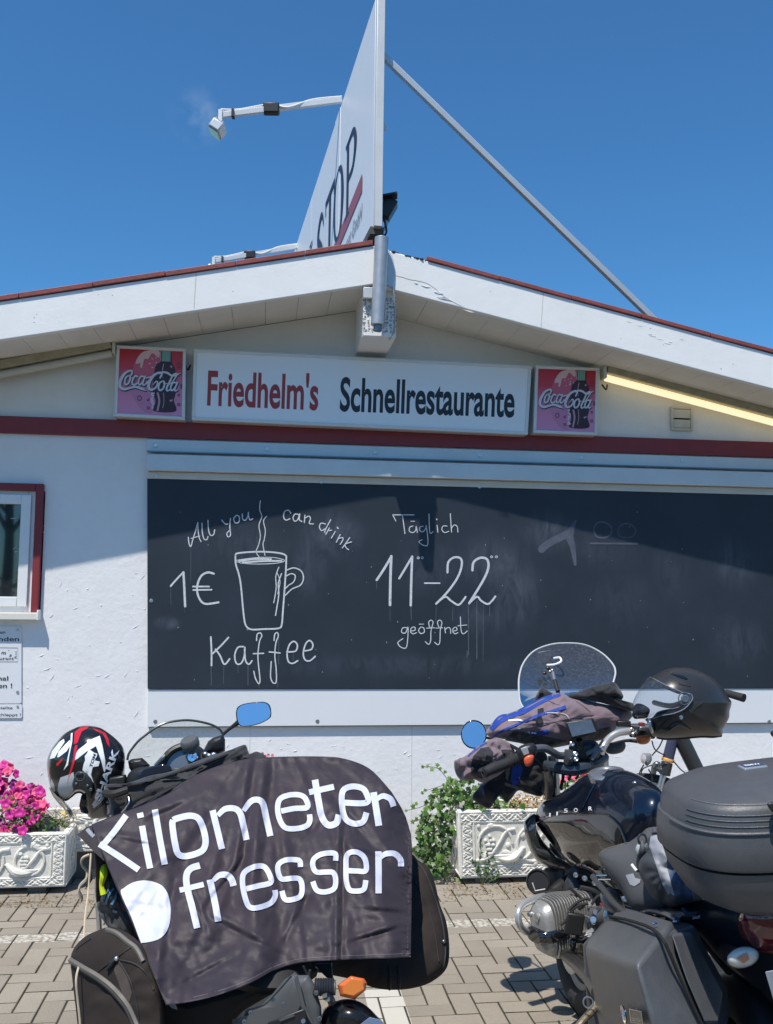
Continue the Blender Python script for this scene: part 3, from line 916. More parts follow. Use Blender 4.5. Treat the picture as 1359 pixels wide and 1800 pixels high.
wbox(WL(257, 815, HV)[0], u1, HV, -.002, zx0, zx1).build('header_box', alu, cb, bevel=.004)
wbox(WL(258, 790, -.06)[0], u1, -.055, -.031, zh0 - .004, zh0 + .004).build('header_lip', steel_d, cb)
zs1 = zx0 - .002; zs0 = zb1 + .001
wbox(WL(260, 838, -.035)[0], u1, -.036, -.002, zs0, zs1).build('trim_strip', M('trim_cream', (.62, .62, .58), .5, var=(7, (.5, .5, .46), .5)), cb, bevel=.003)
def screw(px, py, v, parent, r=.0165, mat=steel):
    u, z = WL(px, py, v)
    o = MB().lathe((u, v + .001, z), (0, -1, 0), [(r, 0), (r, .003), (r * .85, .005), (r * .4, .0055), (r * .35, .003), (0, .003)], 16).build('screw', mat, parent)
    return o
for q in ((274, 782.5), (470, 789), (660, 795), (844, 800), (1023, 804.5), (1200, 809)): screw(*q, -.03, cb)
for q in ((275, 836.5), (565, 847.5), (843, 856), (1110, 861)): screw(*q, -.036, cb, .011)
screw(266, 1056, -.03, cb, .012)
dks = M('screw_grey', (.25, .26, .27), .5, .5)
for q in ((273, 1268), (558, 1267.5), (1352, 1268)): screw(*q, -.022, cb, .0125, dks)
# writing
def c7(x, y): return (260 + x / 3.2357, 840 + y / 3.2357)
def c8(x, y): return (620 + x / 2.831, 840 + y / 2.831)
def c9(x, y): return (880 + x / 2.837, 860 + y / 2.837)
chalk = M('chalk_white', (.78, .80, .84), .9, var=(70, (.50, .53, .58), .7), var2=(260, (.12, .14, .18), .5))
faint = M('chalk_ghost', (.085, .105, .145), .9, var=(12, (.05, .062, .085), .8))
faint2 = M('chalk_run', (.13, .145, .17), .9, var=(25, (.06, .07, .09), .8))
fb_ = on_wall(-.0306)
def chalked(name, strokes, cf, mat=chalk, lab=None, base=0.0):
    A = Flat()
    for pts, wd in strokes:
        A.stroke([cf(*p) for p in pts], wd, cap=wd > 1.2 if not isinstance(wd, list) else True)
    return A.mesh(on_wall(-.0306 - base)).build(name, mat, cb, label=lab, smooth=False)
W2 = 1.9
chalked('chalk_word', [([(230, 338), (234, 372), (244, 390), (256, 350), (272, 300), (284, 254)], W2), ([(284, 254), (286, 300), (292, 340), (302, 362)], W2), ([(246, 344), (296, 330)], 1.5),
    ([(308, 258), (310, 310), (320, 348), (336, 350), (342, 334)], W2), ([(342, 242), (345, 295), (356, 326), (374, 322), (380, 296)], W2),
    ([(420, 240), (440, 262), (455, 262)], W2), ([(470, 230), (466, 280), (470, 325), (455, 335), (450, 315), (470, 295)], W2),
    ([(505, 212), (488, 232), (498, 256), (518, 250), (520, 222), (505, 212)], W2), ([(537, 205), (540, 235), (556, 240), (570, 215), (572, 196)], W2), ([(570, 205), (580, 238), (597, 232)], W2)], c7)
chalked('chalk_word', [([(812, 200), (800, 184), (778, 192), (772, 222), (785, 240), (808, 232)], W2), ([(862, 212), (840, 205), (826, 225), (834, 246), (852, 238), (862, 212)], W2), ([(864, 205), (862, 238), (876, 248)], W2),
    ([(893, 212), (890, 254)], W2), ([(892, 230), (915, 218), (925, 232), (918, 258), (942, 262)], W2),
    ([(1010, 262), (985, 258), (976, 280), (988, 300), (1006, 290)], W2), ([(1040, 238), (1012, 290), (1005, 312)], W2), ([(1032, 285), (1012, 322)], W2), ([(1024, 300), (1046, 298)], W2),
    ([(1066, 305), (1044, 342)], W2), ([(1078, 282), (1082, 288)], 2.4), ([(1094, 322), (1072, 366)], W2), ([(1084, 345), (1108, 340), (1108, 355), (1094, 378)], W2),
    ([(1148, 340), (1106, 400)], W2), ([(1158, 364), (1122, 378), (1130, 400), (1142, 408)], W2)], c7)
chalked('chalk_price', [([(130, 615), (165, 575), (202, 537)], 3.2), ([(202, 537), (206, 600), (212, 730)], 4.0),
    ([(375, 545), (340, 538), (302, 560), (280, 620), (290, 680), (325, 716), (402, 708)], 3.6), ([(256, 618), (348, 618)], 2.8), ([(258, 638), (362, 636)], 2.8)], c7)
chalked('coffee_cup_drawing', [([(498, 440), (515, 428), (620, 420), (720, 424), (780, 438), (787, 470), (780, 600), (768, 760), (762, 830), (745, 855), (660, 860), (590, 862), (558, 840), (545, 780), (530, 620), (518, 550), (500, 490), (498, 440)], 2.9),
    ([(500, 470), (560, 460), (650, 452), (730, 455), (778, 470), (740, 484), (640, 490), (540, 486), (505, 476)], 1.3),
    ([(520, 474), (600, 462), (700, 462)], 3.4), ([(540, 482), (640, 474), (760, 472)], 3.4),
    ([(788, 526), (830, 512), (872, 530), (885, 570), (868, 610), (820, 632), (782, 668)], 2.2), ([(788, 558), (815, 545), (838, 556), (830, 590), (800, 612), (782, 630)], 2.0),
    ([(745, 508), (728, 560), (730, 620), (722, 680), (716, 710)], 1.8), ([(760, 545), (742, 600), (745, 660), (735, 730), (726, 782)], 2.2), ([(735, 540), (752, 590), (738, 660)], 1.4)], c7)
chalked('steam_drawing', [([(640, 130), (636, 180), (648, 220), (632, 270), (640, 330), (630, 380), (616, 420), (632, 448)], 1.6), ([(676, 218), (658, 245), (668, 300), (662, 350), (655, 380), (666, 440)], 1.6)], c7)
chalked('chalk_word', [([(358, 905), (362, 985), (362, 1068)], 3.0), ([(458, 908), (420, 950), (368, 1000)], 3.0), ([(385, 975), (410, 1010), (435, 1060), (465, 1030)], 3.0),
    ([(545, 960), (512, 965), (494, 1010), (504, 1055), (530, 1055), (548, 1015), (552, 965)], 2.7), ([(550, 975), (556, 1040), (575, 1060), (592, 1040)], 2.7),
    ([(618, 925), (622, 890), (640, 882), (648, 900), (635, 930), (626, 1010), (632, 1090), (638, 1150), (630, 1170), (612, 1140), (603, 1100)], 2.1), ([(600, 1000), (658, 998)], 2.4),
    ([(718, 925), (722, 890), (736, 880), (742, 900), (728, 940), (722, 1010), (730, 1090), (730, 1160), (712, 1165), (698, 1130), (702, 1045)], 2.1), ([(690, 990), (752, 996)], 2.4),
    ([(790, 990), (840, 985), (850, 950), (830, 930), (805, 950), (792, 1000), (800, 1045), (825, 1055), (852, 1040)], 2.7),
    ([(888, 985), (930, 975), (938, 945), (918, 925), (895, 950), (884, 1000), (895, 1035), (922, 1040), (952, 1015)], 2.7)], c7)
chalked('chalk_word', [([(200, 185), (215, 215)], 1.5), ([(200, 184), (305, 184)], 1.7), ([(248, 186), (260, 277)], 1.7), ([(300, 240), (285, 245), (282, 265), (300, 272), (314, 260), (316, 240), (322, 272)], 1.6), ([(288, 216), (310, 216)], 1.2),
    ([(350, 240), (335, 245), (334, 262), (350, 268), (364, 250), (366, 238), (374, 300), (372, 335), (350, 335), (330, 318), (345, 308)], 1.6), ([(380, 180), (384, 270), (400, 268)], 1.6), ([(420, 236), (424, 270)], 1.6), ([(418, 205), (419, 208)], 1.9),
    ([(470, 240), (450, 240), (444, 258), (458, 272), (478, 266)], 1.6), ([(486, 178), (492, 270)], 1.6), ([(492, 250), (505, 235), (520, 242), (524, 270)], 1.6)], c8)
chalked('opening_hours', [([(120, 508), (155, 455), (192, 392)], 4.2), ([(192, 390), (188, 500), (186, 632)], 4.6), ([(232, 500), (262, 450), (296, 392)], 3.8), ([(296, 392), (292, 500), (289, 634)], 4.2),
    ([(358, 524), (433, 524)], 2.6), ([(472, 470), (476, 420), (505, 396), (538, 402), (542, 440), (520, 500), (470, 570), (416, 626)], 3.8), ([(416, 626), (460, 592), (490, 612), (525, 632), (548, 612), (562, 592)], 3.4),
    ([(596, 460), (602, 420), (635, 398), (668, 405), (676, 440), (660, 490), (620, 560), (580, 624)], 4.2), ([(580, 624), (618, 592), (640, 612), (672, 628), (695, 610), (710, 590)], 3.4),
    ([(320, 398), (326, 393), (332, 398), (326, 403), (320, 398)], 1.2), ([(340, 398), (346, 393), (352, 398), (346, 403), (340, 398)], 1.2),
    ([(685, 393), (691, 388), (697, 393), (691, 398), (685, 393)], 1.2), ([(709, 393), (715, 388), (721, 393), (715, 398), (709, 393)], 1.2)], c8)
chalked('chalk_word', [([(268, 745), (248, 748), (244, 768), (262, 772), (272, 750), (276, 745), (274, 800), (266, 845), (240, 842), (225, 820), (250, 800)], 1.6),
    ([(288, 762), (310, 758), (308, 742), (292, 748), (288, 765), (300, 776), (318, 770)], 1.6), ([(340, 742), (328, 758), (338, 774), (356, 768), (354, 748), (340, 742)], 1.6), ([(330, 728), (355, 728)], 1.2),
    ([(384, 745), (378, 720), (390, 708), (400, 720), (390, 760), (388, 810), (378, 828), (362, 815)], 1.6), ([(368, 748), (408, 746)], 1.4), ([(430, 745), (422, 720), (432, 708), (444, 720), (436, 760), (434, 815), (424, 830), (408, 818)], 1.6), ([(414, 748), (448, 746)], 1.4),
    ([(458, 745), (462, 772)], 1.6), ([(460, 755), (476, 744), (486, 752), (488, 774)], 1.6), ([(498, 762), (518, 758), (516, 744), (502, 748), (498, 764), (510, 776), (524, 770)], 1.6),
    ([(536, 692), (540, 760), (552, 776), (570, 762)], 1.6), ([(524, 736), (568, 732)], 1.4)], c8)
chalked('erased_chalk_marks', [([(205, 300), (240, 270), (340, 220)], 13), ([(375, 155), (345, 230), (360, 290), (372, 375)], [3, 13, 10, 5]),
    ([(465, 200), (480, 170), (520, 165), (552, 190), (548, 225), (515, 242), (478, 235), (465, 200)], 2.6), ([(585, 210), (600, 178), (640, 172), (672, 200), (660, 235), (620, 240), (592, 232), (585, 210)], 2.2),
    ([(450, 270), (680, 272)], 3.4)], c9, faint)
for x, y, l in ((245, 395, 190), (130, 620, 100), (208, 735, 30), (360, 1070, 110), (432, 1070, 100), (512, 1060, 50), (570, 1060, 120), (632, 1175, 20), (738, 1160, 35), (828, 990, 50), (744, 900, 160), (620, 330, 40)): chalked('chalk_run', [([(x, y), (x + rnd(-2, 2), y + l)], rnd(.6, 1.1))], c7, faint2, base=.0002)
for x, y, l in ((120, 512, 40), (186, 634, 80), (290, 636, 70), (416, 630, 90), (498, 640, 70), (576, 632, 250), (618, 612, 290), (650, 630, 280), (682, 630, 60), (570, 860, 35)): chalked('chalk_run', [([(x, y), (x + rnd(-2, 2), y + l)], rnd(.6, 1.2))], c8, faint2, base=.0002)
A = Flat()
for i in range(46):
    x = rnd(280, 1340); y = rnd(900, 1195); A.ellipse(x, y, rnd(.4, 1.1), rnd(.4, 1.4), 7)
A.mesh(on_wall(-.0309)).build('chalk_specks', M('speck', (.30, .32, .34), .9), cb, smooth=False, kind='stuff')

# ---------------------------------------------------------------- light box signs
def lightbox(name, label, quad, rim, v1, parts, grp=None):
    t = wroot(name, label, 'sign', (quad[3][0] + quad[2][0]) / 2, (quad[3][1] + quad[2][1]) / 2, group=grp)
    a = [WL(*q, v1) for q in quad]
    def bil(s, k, v):
        x = (quad[0][0] * (1 - s) + quad[1][0] * s) * (1 - k) + (quad[3][0] * (1 - s) + quad[2][0] * s) * k
        y = (quad[0][1] * (1 - s) + quad[1][1] * s) * (1 - k) + (quad[3][1] * (1 - s) + quad[2][1] * s) * k
        u, z = WL(x, y, v1); return Vector((u, v, z))
    W_ = (bil(1, .5, v1) - bil(0, .5, v1)).length; H_ = (bil(.5, 1, v1) - bil(.5, 0, v1)).length
    rx, ry = rim / W_, rim / H_
    MB().hexa([bil(s, k, v1 + .02) for s, k in ((0, 0), (1, 0), (1, 1), (0, 1))], [bil(s, k, -.004) for s, k in ((0, 0), (1, 0), (1, 1), (0, 1))]).build('box', alu, t, bevel=.002)
    for s0, s1, k0, k1 in ((0, 1, 0, ry), (0, 1, 1 - ry, 1), (0, rx, ry, 1 - ry), (1 - rx, 1, ry, 1 - ry)):
        q = ((s0, k0), (s1, k0), (s1, k1), (s0, k1))
        MB().hexa([bil(s, k, v1) for s, k in q], [bil(s, k, v1 + .019) for s, k in q]).build('frame_bar', alu_w, t, bevel=.003)
    q = ((rx, ry), (1 - rx, ry), (1 - rx, 1 - ry), (rx, 1 - ry))
    MB().hexa([bil(s, k, v1 + .006) for s, k in q], [bil(s, k, v1 + .018) for s, k in q]).build('face', parts, t, smooth=False)
    return t, bil
SV = -.13
sg, bil = lightbox('name_sign', 'long white light box sign reading the restaurant name in red and black', [(341, 613), (935, 642.5), (928, 764), (337, 738)], .022, SV, signw)
A = Flat(); A.text("Friedhelm's", (364, 711), (559, 719.5), 62, .022, up=(.035, -1))
A.mesh(on_wall(SV + .0052)).build('lettering', txt_red, sg, smooth=False)
A = Flat(); A.text('Schnellrestaurante', (597, 721), (904, 732), 60, .024, up=(.035, -1))
A.mesh(on_wall(SV + .0052)).build('lettering', txt_blk, sg, smooth=False)

def grad_mat():
    m = M('drink_poster', (.4, .05, .06), .3)
    nt = m.node_tree; tc = nt.nodes.new('ShaderNodeTexCoord'); sep = nt.nodes.new('ShaderNodeSeparateXYZ'); r = nt.nodes.new('ShaderNodeValToRGB')
    nt.links.new(tc.outputs['Generated'], sep.inputs[0]); nt.links.new(sep.outputs['Z'], r.inputs[0])
    e = r.color_ramp.elements
    e[0].position = 0; e[0].color = (.68, .28, .48, 1); e[1].position = 1; e[1].color = (.46, .016, .03, 1)
    k = e.new(.42); k.color = (.66, .22, .36, 1); k = e.new(.72); k.color = (.56, .035, .06, 1)
    nt.links.new(r.outputs[0], nt.nodes['Principled BSDF'].inputs['Base Color'])
    return m
poster = grad_mat()
pk = lambda nm, c: M(nm, c, .35)
def coke(name, label, quad, inner):
    t, bil = lightbox(name, label, quad, .02, SV, poster, 'soft drink light boxes beside the name sign')
    (ax, ay), (bx, by), (cx, cy), (dx, dy) = inner
    def T(x, y):
        s = (x - 105) / 1115.0; k = (y - 115 - s * 60) / (1145.0)
        return ((ax * (1 - s) + bx * s) * (1 - k) + (dx * (1 - s) + cx * s) * k, (ay * (1 - s) + by * s) * (1 - k) + (dy * (1 - s) + cy * s) * k)
    base = on_wall(SV + .0055)
    lay = [0]
    def put(A, nm, mat):
        lay[0] += .0004
        d = lay[0]
        A2 = A.mesh(lambda x, y, l: base(*T(x, y), l + d), step=.00002)
        return A2.build(nm, mat, t, smooth=False, kind='stuff' if nm in ('highlight_print', 'bubble_print', 'droplet_print') else None)
    A = Flat().poly(crom([(420, 330), (370, 500), (345, 700), (360, 900), (450, 1080), (590, 1240), (740, 1240), (800, 1000), (830, 500), (830, 170), (640, 150), (500, 220)], 5, True)); put(A, 'glass_print', pk('print_rose', (.56, .11, .19)))
    A = Flat().poly(crom([(360, 830), (380, 950), (470, 1100), (590, 1235), (740, 1235), (740, 860), (540, 800)], 5, True)); put(A, 'glass_print', pk('print_pink', (.58, .22, .38)))
    A = Flat().poly(crom([(430, 390), (440, 320), (520, 200), (640, 150), (760, 140), (830, 180), (820, 280), (770, 250), (700, 200), (640, 300), (580, 300), (560, 340), (530, 460), (500, 440), (500, 380)], 5, True)); put(A, 'foam_print', pk('print_foam', (.72, .50, .50)))
    A = Flat().poly(crom([(740, 560), (780, 400), (850, 350), (860, 170), (1020, 170), (1040, 370), (1090, 470), (1110, 620), (1110, 900), (1080, 1050), (1110, 1240), (740, 1230), (770, 1060), (720, 900)], 4, True)); put(A, 'bottle_print', pk('print_bottle', (.045, .012, .02)))
    A = Flat().poly([(875, 160), (1015, 165), (1015, 350), (870, 345)]); put(A, 'bottle_neck_print', pk('print_mint', (.18, .36, .31)))
    A = Flat()
    for q, w_ in (([(850, 160), (850, 340)], 16), ([(900, 390), (880, 520), (890, 640)], 16), ([(800, 900), (830, 1050), (800, 1230)], 34), ([(900, 900), (910, 1060), (890, 1180)], 12)): A.stroke(q, w_)
    A.ellipse(1030, 440, 16, 22); A.poly([(1000, 1040), (1060, 1020), (1060, 1050), (1020, 1070)]); put(A, 'highlight_print', pk('print_high', (.50, .30, .36)))
    A = Flat()
    for q in ((1158, 420, 30, 42), (495, 1000, 34, 42), (645, 1175, 22, 22), (1162, 1115, 22, 20), (1162, 950, 14, 18), (1205, 790, 10, 40)): A.ring(*q, 12)
    A.stroke([(620, 1020), (640, 1050), (660, 1000)], 14); put(A, 'droplet_print', pk('print_drop', (.16, .02, .06)))
    A = Flat()
    for i in range(16): A.ellipse(rnd(700, 745), rnd(900, 1180), rnd(12, 26), rnd(12, 30), 8)
    for i in range(8): A.ellipse(rnd(620, 800), rnd(280, 460), rnd(8, 18), rnd(8, 16), 8)
    put(A, 'bubble_print', pk('print_bub', (.70, .52, .66)))
    for off, nm, mat, dw in (((10, 14), 'script_shadow', pk('print_navy', (.03, .03, .09)), 10), ((0, 0), 'script_lettering', pk('print_silver', (.66, .64, .70)), 0)):
        A = Flat(); ox, oy = off
        S = lambda pts, w_: A.stroke([(x + ox, y + oy) for x, y in pts], [q + dw for q in w_] if isinstance(w_, list) else w_ + dw, smooth=7, cap=True)
        S([(350, 590), (365, 530), (330, 512), (240, 560), (165, 690), (160, 790), (230, 840), (340, 815), (430, 800), (530, 830), (600, 870)], [26, 30, 34, 44, 54, 52, 44, 34, 40, 44, 8])
        S([(300, 600), (255, 640), (240, 720), (262, 758), (305, 730), (330, 660), (325, 605), (300, 600)], 30)
        S([(325, 640), (380, 640)], 14)
        S([(455, 620), (420, 605), (380, 660), (365, 730), (395, 765), (450, 735)], 30)
        S([(560, 620), (520, 610), (480, 670), (475, 740), (505, 760), (555, 690), (585, 620)], 28); S([(590, 610), (550, 720), (560, 770), (600, 745), (625, 710)], 26)
        S([(610, 640), (690, 620)], 24)
        S([(840, 640), (870, 570), (830, 545), (740, 590), (670, 690), (645, 790), (680, 850), (760, 820), (800, 740), (775, 700), (725, 760)], [26, 32, 36, 44, 50, 48, 40, 32, 28, 20, 10])
        S([(830, 570), (880, 540), (960, 550), (1040, 600), (1110, 590), (1190, 555)], [10, 30, 38, 34, 34, 6])
        S([(880, 700), (835, 730), (815, 810), (835, 860), (885, 840), (915, 770), (905, 705), (880, 700)], 30); S([(905, 740), (960, 740)], 14)
        S([(1110, 560), (1060, 590), (1000, 720), (955, 820), (965, 870), (1010, 850)], [20, 26, 32, 32, 28, 18]); S([(1115, 560), (1125, 590), (1060, 700), (1000, 760)], [20, 22, 20, 10])
        S([(1110, 725), (1060, 730), (1025, 800), (1030, 860), (1065, 855), (1110, 790), (1135, 725)], 28); S([(1140, 725), (1095, 830), (1105, 870), (1150, 850)], [26, 28, 28, 12])
        put(A, nm, mat)
    MB().tube([(WL(quad[1][0], quad[1][1] + 33)[0], -.06, WL(quad[1][0], quad[1][1] + 33)[1]), (WL(quad[1][0] + 5, quad[1][1] + 38)[0], -.08, WL(quad[1][0], quad[1][1] + 42)[1]), (WL(quad[1][0] + 9, quad[1][1] + 30)[0], -.06, WL(quad[1][0], quad[1][1] + 33)[1])], .006).build('cable', blackpl, t)
    return t
coke('drink_sign', 'square pink and red soft drink light box left of the long name sign', [(205, 606.5), (327, 612.5), (325, 738), (200, 731)], [(206 + 0, 612), (321, 618.5), (320, 731), (205, 726)])
coke('drink_sign', 'square pink and red soft drink light box right of the long name sign', [(942, 642.5), (1053, 646.5), (1050, 765), (938, 760.5)], [(946.5, 648), (1047.5, 652), (1045, 759), (943.5, 755)])
# vent
vt = wroot('vent_flap', 'small cream square wall vent under the lit tube lamp', 'vent', 1198, 757)
q = [WL(*p, -.02) for p in ((1180, 714), (1218, 716), (1217, 758), (1180, 756))]
cream = M('cream_plastic', (.60, .58, .50), .5, var=(20, (.45, .43, .37), .5))
uu0, uu1, zz0, zz1 = q[0][0], q[1][0], q[3][1], q[0][1]
frame(uu0, uu1, zz0, zz1, .016, -.022, -.001, 'frame_bar', cream, vt, .002)
zm = (zz0 + zz1) / 2
wbox(uu0 + .017, uu1 - .017, -.016, -.006, zm + .004, zz1 - .018).build('flap', cream, vt, bevel=.002)
MB().box(((uu0 + uu1) / 2, -.014, (zz0 + zm) / 2 + .006), (uu1 - uu0 - .036, .008, zm - zz0 - .026), Matrix.Rotation(.12, 3, 'X')).build('flap', cream, vt, bevel=.002)
wbox(uu0 + .014, uu1 - .014, -.005, -.001, zz0 + .014, zz1 - .014).build('vent_back', darkgap, vt)
# tube lamps under the eaves
def lamp(label, p0, p1, lit, hpx):
    t = wroot('tube_lamp', label, 'lamp', *p0, -.10, group='tube lamps under the eaves')
    V = -.10
    (a0, z0), (a1, z1) = WL(*p0, V), WL(*p1, V)
    d = Vector((a1 - a0, 0, z1 - z0)).normalized(); up = Vector((-d.z, 0, d.x)) * (1 if d.x > 0 else -1)
    A0 = Vector((a0, V, z0)); A1 = Vector((a1, V, z1))
    wood = M('yellowed_housing', (.42, .38, .27), .7, var=(14, (.26, .23, .16), .7), bump=(60, .002))
    MB().beam(A0 + up * .055, A1 + up * .055, .10, .05, up).build('housing', wood, t, bevel=.004)
    dif = M('lit_diffuser', (.8, .75, .6), .4, emit=((1.0, .83, .50), .75)) if lit else M('unlit_diffuser', (.55, .55, .51), .4, var=(9, (.45, .44, .40), .5))
    MB().tube([A0 + up * .002 + d * .01, A1 + up * .002], .024, 14, smooth=0).build('diffuser', dif, t)
    MB().box(A0 + up * .03 - d * .012, (.02, .09, .085), None).build('end_cap', cream, t, bevel=.003)
    return t
lamp('unlit tube lamp with yellowed housing under the left eave', (200, 613 + 8), (-260, 700 + 8), False, 10)
lamp('glowing yellow tube lamp under the right eave beside the drink sign', (1062, 664), (1640, 818), True, 10)
# ================================================================== roof sign with its lamps and brace
def SX(x, Y): return x
S0 = P(664, 405, 6.0); S0 = Vector((S0.x, S0.y, 0))
far = P(525, 440, 10.6)
SD = Vector((far.x - S0.x, far.y - S0.y, 0)).normalized()
SN = Vector((-SD.y, SD.x, 0))                      # towards the left, where the print is
ZT = (P(601, 180, 7.47).z + P(525, 440, 10.6).z) / 2
ZBt = P(664, 400, 6.0).z
SL = 5.6
rs = thing('roof_sign', 'tall narrow white roof sign seen almost edge on with navy letters and red stripe', 'sign', S0 + Vector((0, 0, ZBt)))
skin = M('sign_panel_white', (.80, .83, .86), .4, var=(2, (.76, .79, .82), .5))
ABS[rs.name] = S0 + Vector((0, 0, ZBt))
def SP(a, n, z): return S0 + SD * a + SN * n + Vector((0, 0, z))
joints = [0.02, 1.48, 1.76, 3.3, SL]
for i in range(4):
    a, b = joints[i] + .003, joints[i + 1] - .003
    q = [(a, ZBt), (b, ZBt), (b, ZT), (a, ZT)]
    n_ = .030 if i != 1 else .034
    MB().hexa([SP(x, n_, z) for x, z in q], [SP(x, .016, z) for x, z in q]).build('panel', skin, rs, bevel=.002)
    MB().hexa([SP(x, -.030, z) for x, z in q], [SP(x, -.016, z) for x, z in q]).build('panel', skin, rs, bevel=.002)
MB().box(SP(0, 0, (ZBt + ZT) / 2), (.055, .05, ZT - ZBt), Matrix.Rotation(math.atan2(SD.y, SD.x) - math.pi / 2, 3, 'Z')).build('front_post', alu_w, rs, bevel=.004)
MB().beam(SP(.02, 0, ZBt - .012), SP(SL, 0, ZBt - .012), .09, .05).build('bottom_rail', M('dark_rail', (.10, .09, .08), .7, var=(20, (.05, .045, .04), .7)), rs)  # dark brown-grey rail with darker mottling
for a in (.4, 2.6, 5.0): MB().beam(SP(a, 0, ZBt - .5), SP(a, 0, ZBt), .05, .05, Vector((0, 1, 0))).build('leg', alu, rs)
def on_sign(px, py, lift=0.0):
    d = ray(px, py); q = S0 + SN * (.0306 + lift)
    t = (q - CAM).dot(SN) / d.dot(SN)
    return CAM + d * t
def sf(a, z, l=0.0): return SP(a, .0345 + l, z)
A = Flat()
z0, z1 = 4.63, 5.23
hh = z1 - z0
def at_a(px):      # along-panel distance where picture column px meets the top part of the panel
    d = ray(px, 300); t = (S0 - CAM).dot(SN) / d.dot(SN); return (CAM + d * t - S0).dot(SD)
def glyph(a0, a1, strokes):
    for pts, w_ in strokes: A.stroke([(a1 + (a0 - a1) * x, z0 + hh * y) for x, y in pts], w_, smooth=6)
aP0, aP1 = at_a(633), at_a(613); aO0, aO1 = at_a(611), at_a(595); aT0, aT1 = at_a(596), at_a(580); aS0, aS1 = at_a(578), at_a(566)
# x=0 left edge of the letter (far), x=1 right edge (near)
glyph(aP0, aP1, [([(.3, 0), (.3, 1)], .09), ([(.1, 0), (.5, 0)], .03), ([(.1, .985), (.55, .985)], .03), ([(.3, .97), (.75, .96), (.95, .75), (.75, .5), (.3, .48)], [.03, .05, .10, .05, .03])])
glyph(aO0, aO1, [([(.5, .98), (.2, .85), (.07, .5), (.2, .12), (.5, 0), (.8, .12), (.93, .5), (.8, .85), (.5, .98)], [.03, .07, .11, .07, .03, .07, .11, .07, .03])])
glyph(aT0, aT1, [([(.5, 0), (.5, 1)], .10), ([(0, .97), (1, .97)], .05), ([(.03, .97), (.03, .78)], .03), ([(.97, .97), (.97, .78)], .03), ([(.3, 0), (.7, 0)], .03)])
glyph(aS0, aS1, [([(.92, .75), (.75, .95), (.45, .98), (.15, .8), (.3, .6), (.7, .4), (.88, .2), (.6, .01), (.25, .03), (.06, .28)], [.03, .05, .07, .10, .13, .13, .11, .07, .05, .03])])
aN0 = aS1 + .35; aN1 = aN0 + .7
glyph(aN0, aN1, [([(.15, 0), (.15, 1)], .05), ([(.15, 1), (.85, 0)], .12), ([(.85, 0), (.85, 1)], .05), ([(.7, .98), (1, .98)], .03)])
A.mesh(sf).build('lettering', txt_blue, rs, smooth=False)
A = Flat(); A.poly([(at_a(645), 4.56), (4.9, 4.40), (4.9, 4.52), (at_a(645), 4.69)]); A.mesh(sf).build('stripe', M('stripe_red', (.36, .10, .12), .5), rs, smooth=False)
A = Flat()
L0 = at_a(646)
A.text('Schnellrestaurant GmbH', (-(L0 + 1.5), -4.36), (-L0, -4.36), .12, .0, .3)
A.text('Gaststätte', (-(L0 + 1.25), -4.14), (-(L0 + .55), -4.14), .10, .0, .3)
A.mesh(lambda x, y, l: sf(-x, -y, l)).build('lettering', M('faded_print', (.22, .25, .30), .6), rs, smooth=False)
# seam marks
MB().tube([P(668, 213, 6.05), P(676, 218, 6.05), P(678, 227, 6.05), P(668, 229, 6.05)], .008).build('handle', whitepl, rs)
# floodlight on arms
def arm(pa, Ya, pb, Yb, label, boxes):
    a, b = P(*pa, Ya), P(*pb, Yb)
    t = thing('floodlight_arm', label, 'lamp', a, 'floodlights reaching out from the roof sign')
    d = (b - a).normalized()
    MB().beam(a, b, .035, .045).build('arm', alu_w, t, bevel=.003)
    pts = [a + Vector((0, 0, .03)), a * .75 + b * .25 + Vector((0, 0, .035)), a * .55 + b * .45 + Vector((0, -.03, -.02)), a * .4 + b * .6 + Vector((0, 0, .04)), a * .15 + b * .85 + Vector((0, 0, .03)), b + Vector((0, 0, .05))]
    MB().tube(pts, .009).build('cable', whitepl, t)
    if boxes:
        c = a * .41 + b * .59
        MB().box(c, (.13, .07, .085), None).build('junction_box', blackpl, t, bevel=.01)
        c2_ = a * .1 + b * .9; MB().box(c2_, (.02, .06, .06)).build('cable_tie', blackpl, t)
    rt = Matrix.Rotation(math.radians(35), 3, 'Y')
    MB().beam(b + Vector((0, 0, .04)), b + Vector((0, 0, -.07)), .03, .05, Vector((0, 1, 0))).build('bracket', alu_w, t)
    lh = MB().box(b + Vector((-.02, 0, -.11)), (.10, .16, .08), rt); lh.build('lamp_head', alu, t, bevel=.012)
    MB().box(b + Vector((-.02, 0, -.11)) + rt @ Vector((.0, 0, -.045)), (.085, .14, .012), rt).build('lamp_glass', M('lamp_glass', (.12, .13, .14), .1, coat=1), t)
    for k in range(4): MB().box(b + Vector((-.02, 0, -.11)) + rt @ Vector((-.036 + k * .022, 0, .044)), (.005, .14, .016), rt).build('cooling_fin', alu, t)
    return t
arm((601, 176), 7.45, (388, 203), 7.2, 'floodlight on the upper white arm left of the roof sign', True)
arm((526, 433), 10.5, (376, 459), 10.1, 'floodlight on the lower white arm just above the roof edge', True)
# brace
a, b = P(672, 97, 6.1), P(1178, 590, 6.6)
MB().beam(a, b, .040, .048, Vector((0, 1, 0))).build('roof_brace', M('galvanised', (.60, .64, .68), .45, .25, var=(5, (.52, .56, .60), .5)), label='long grey metal brace running from the roof sign down to the right roof slope', cat='brace', smooth=True, bevel=.004)
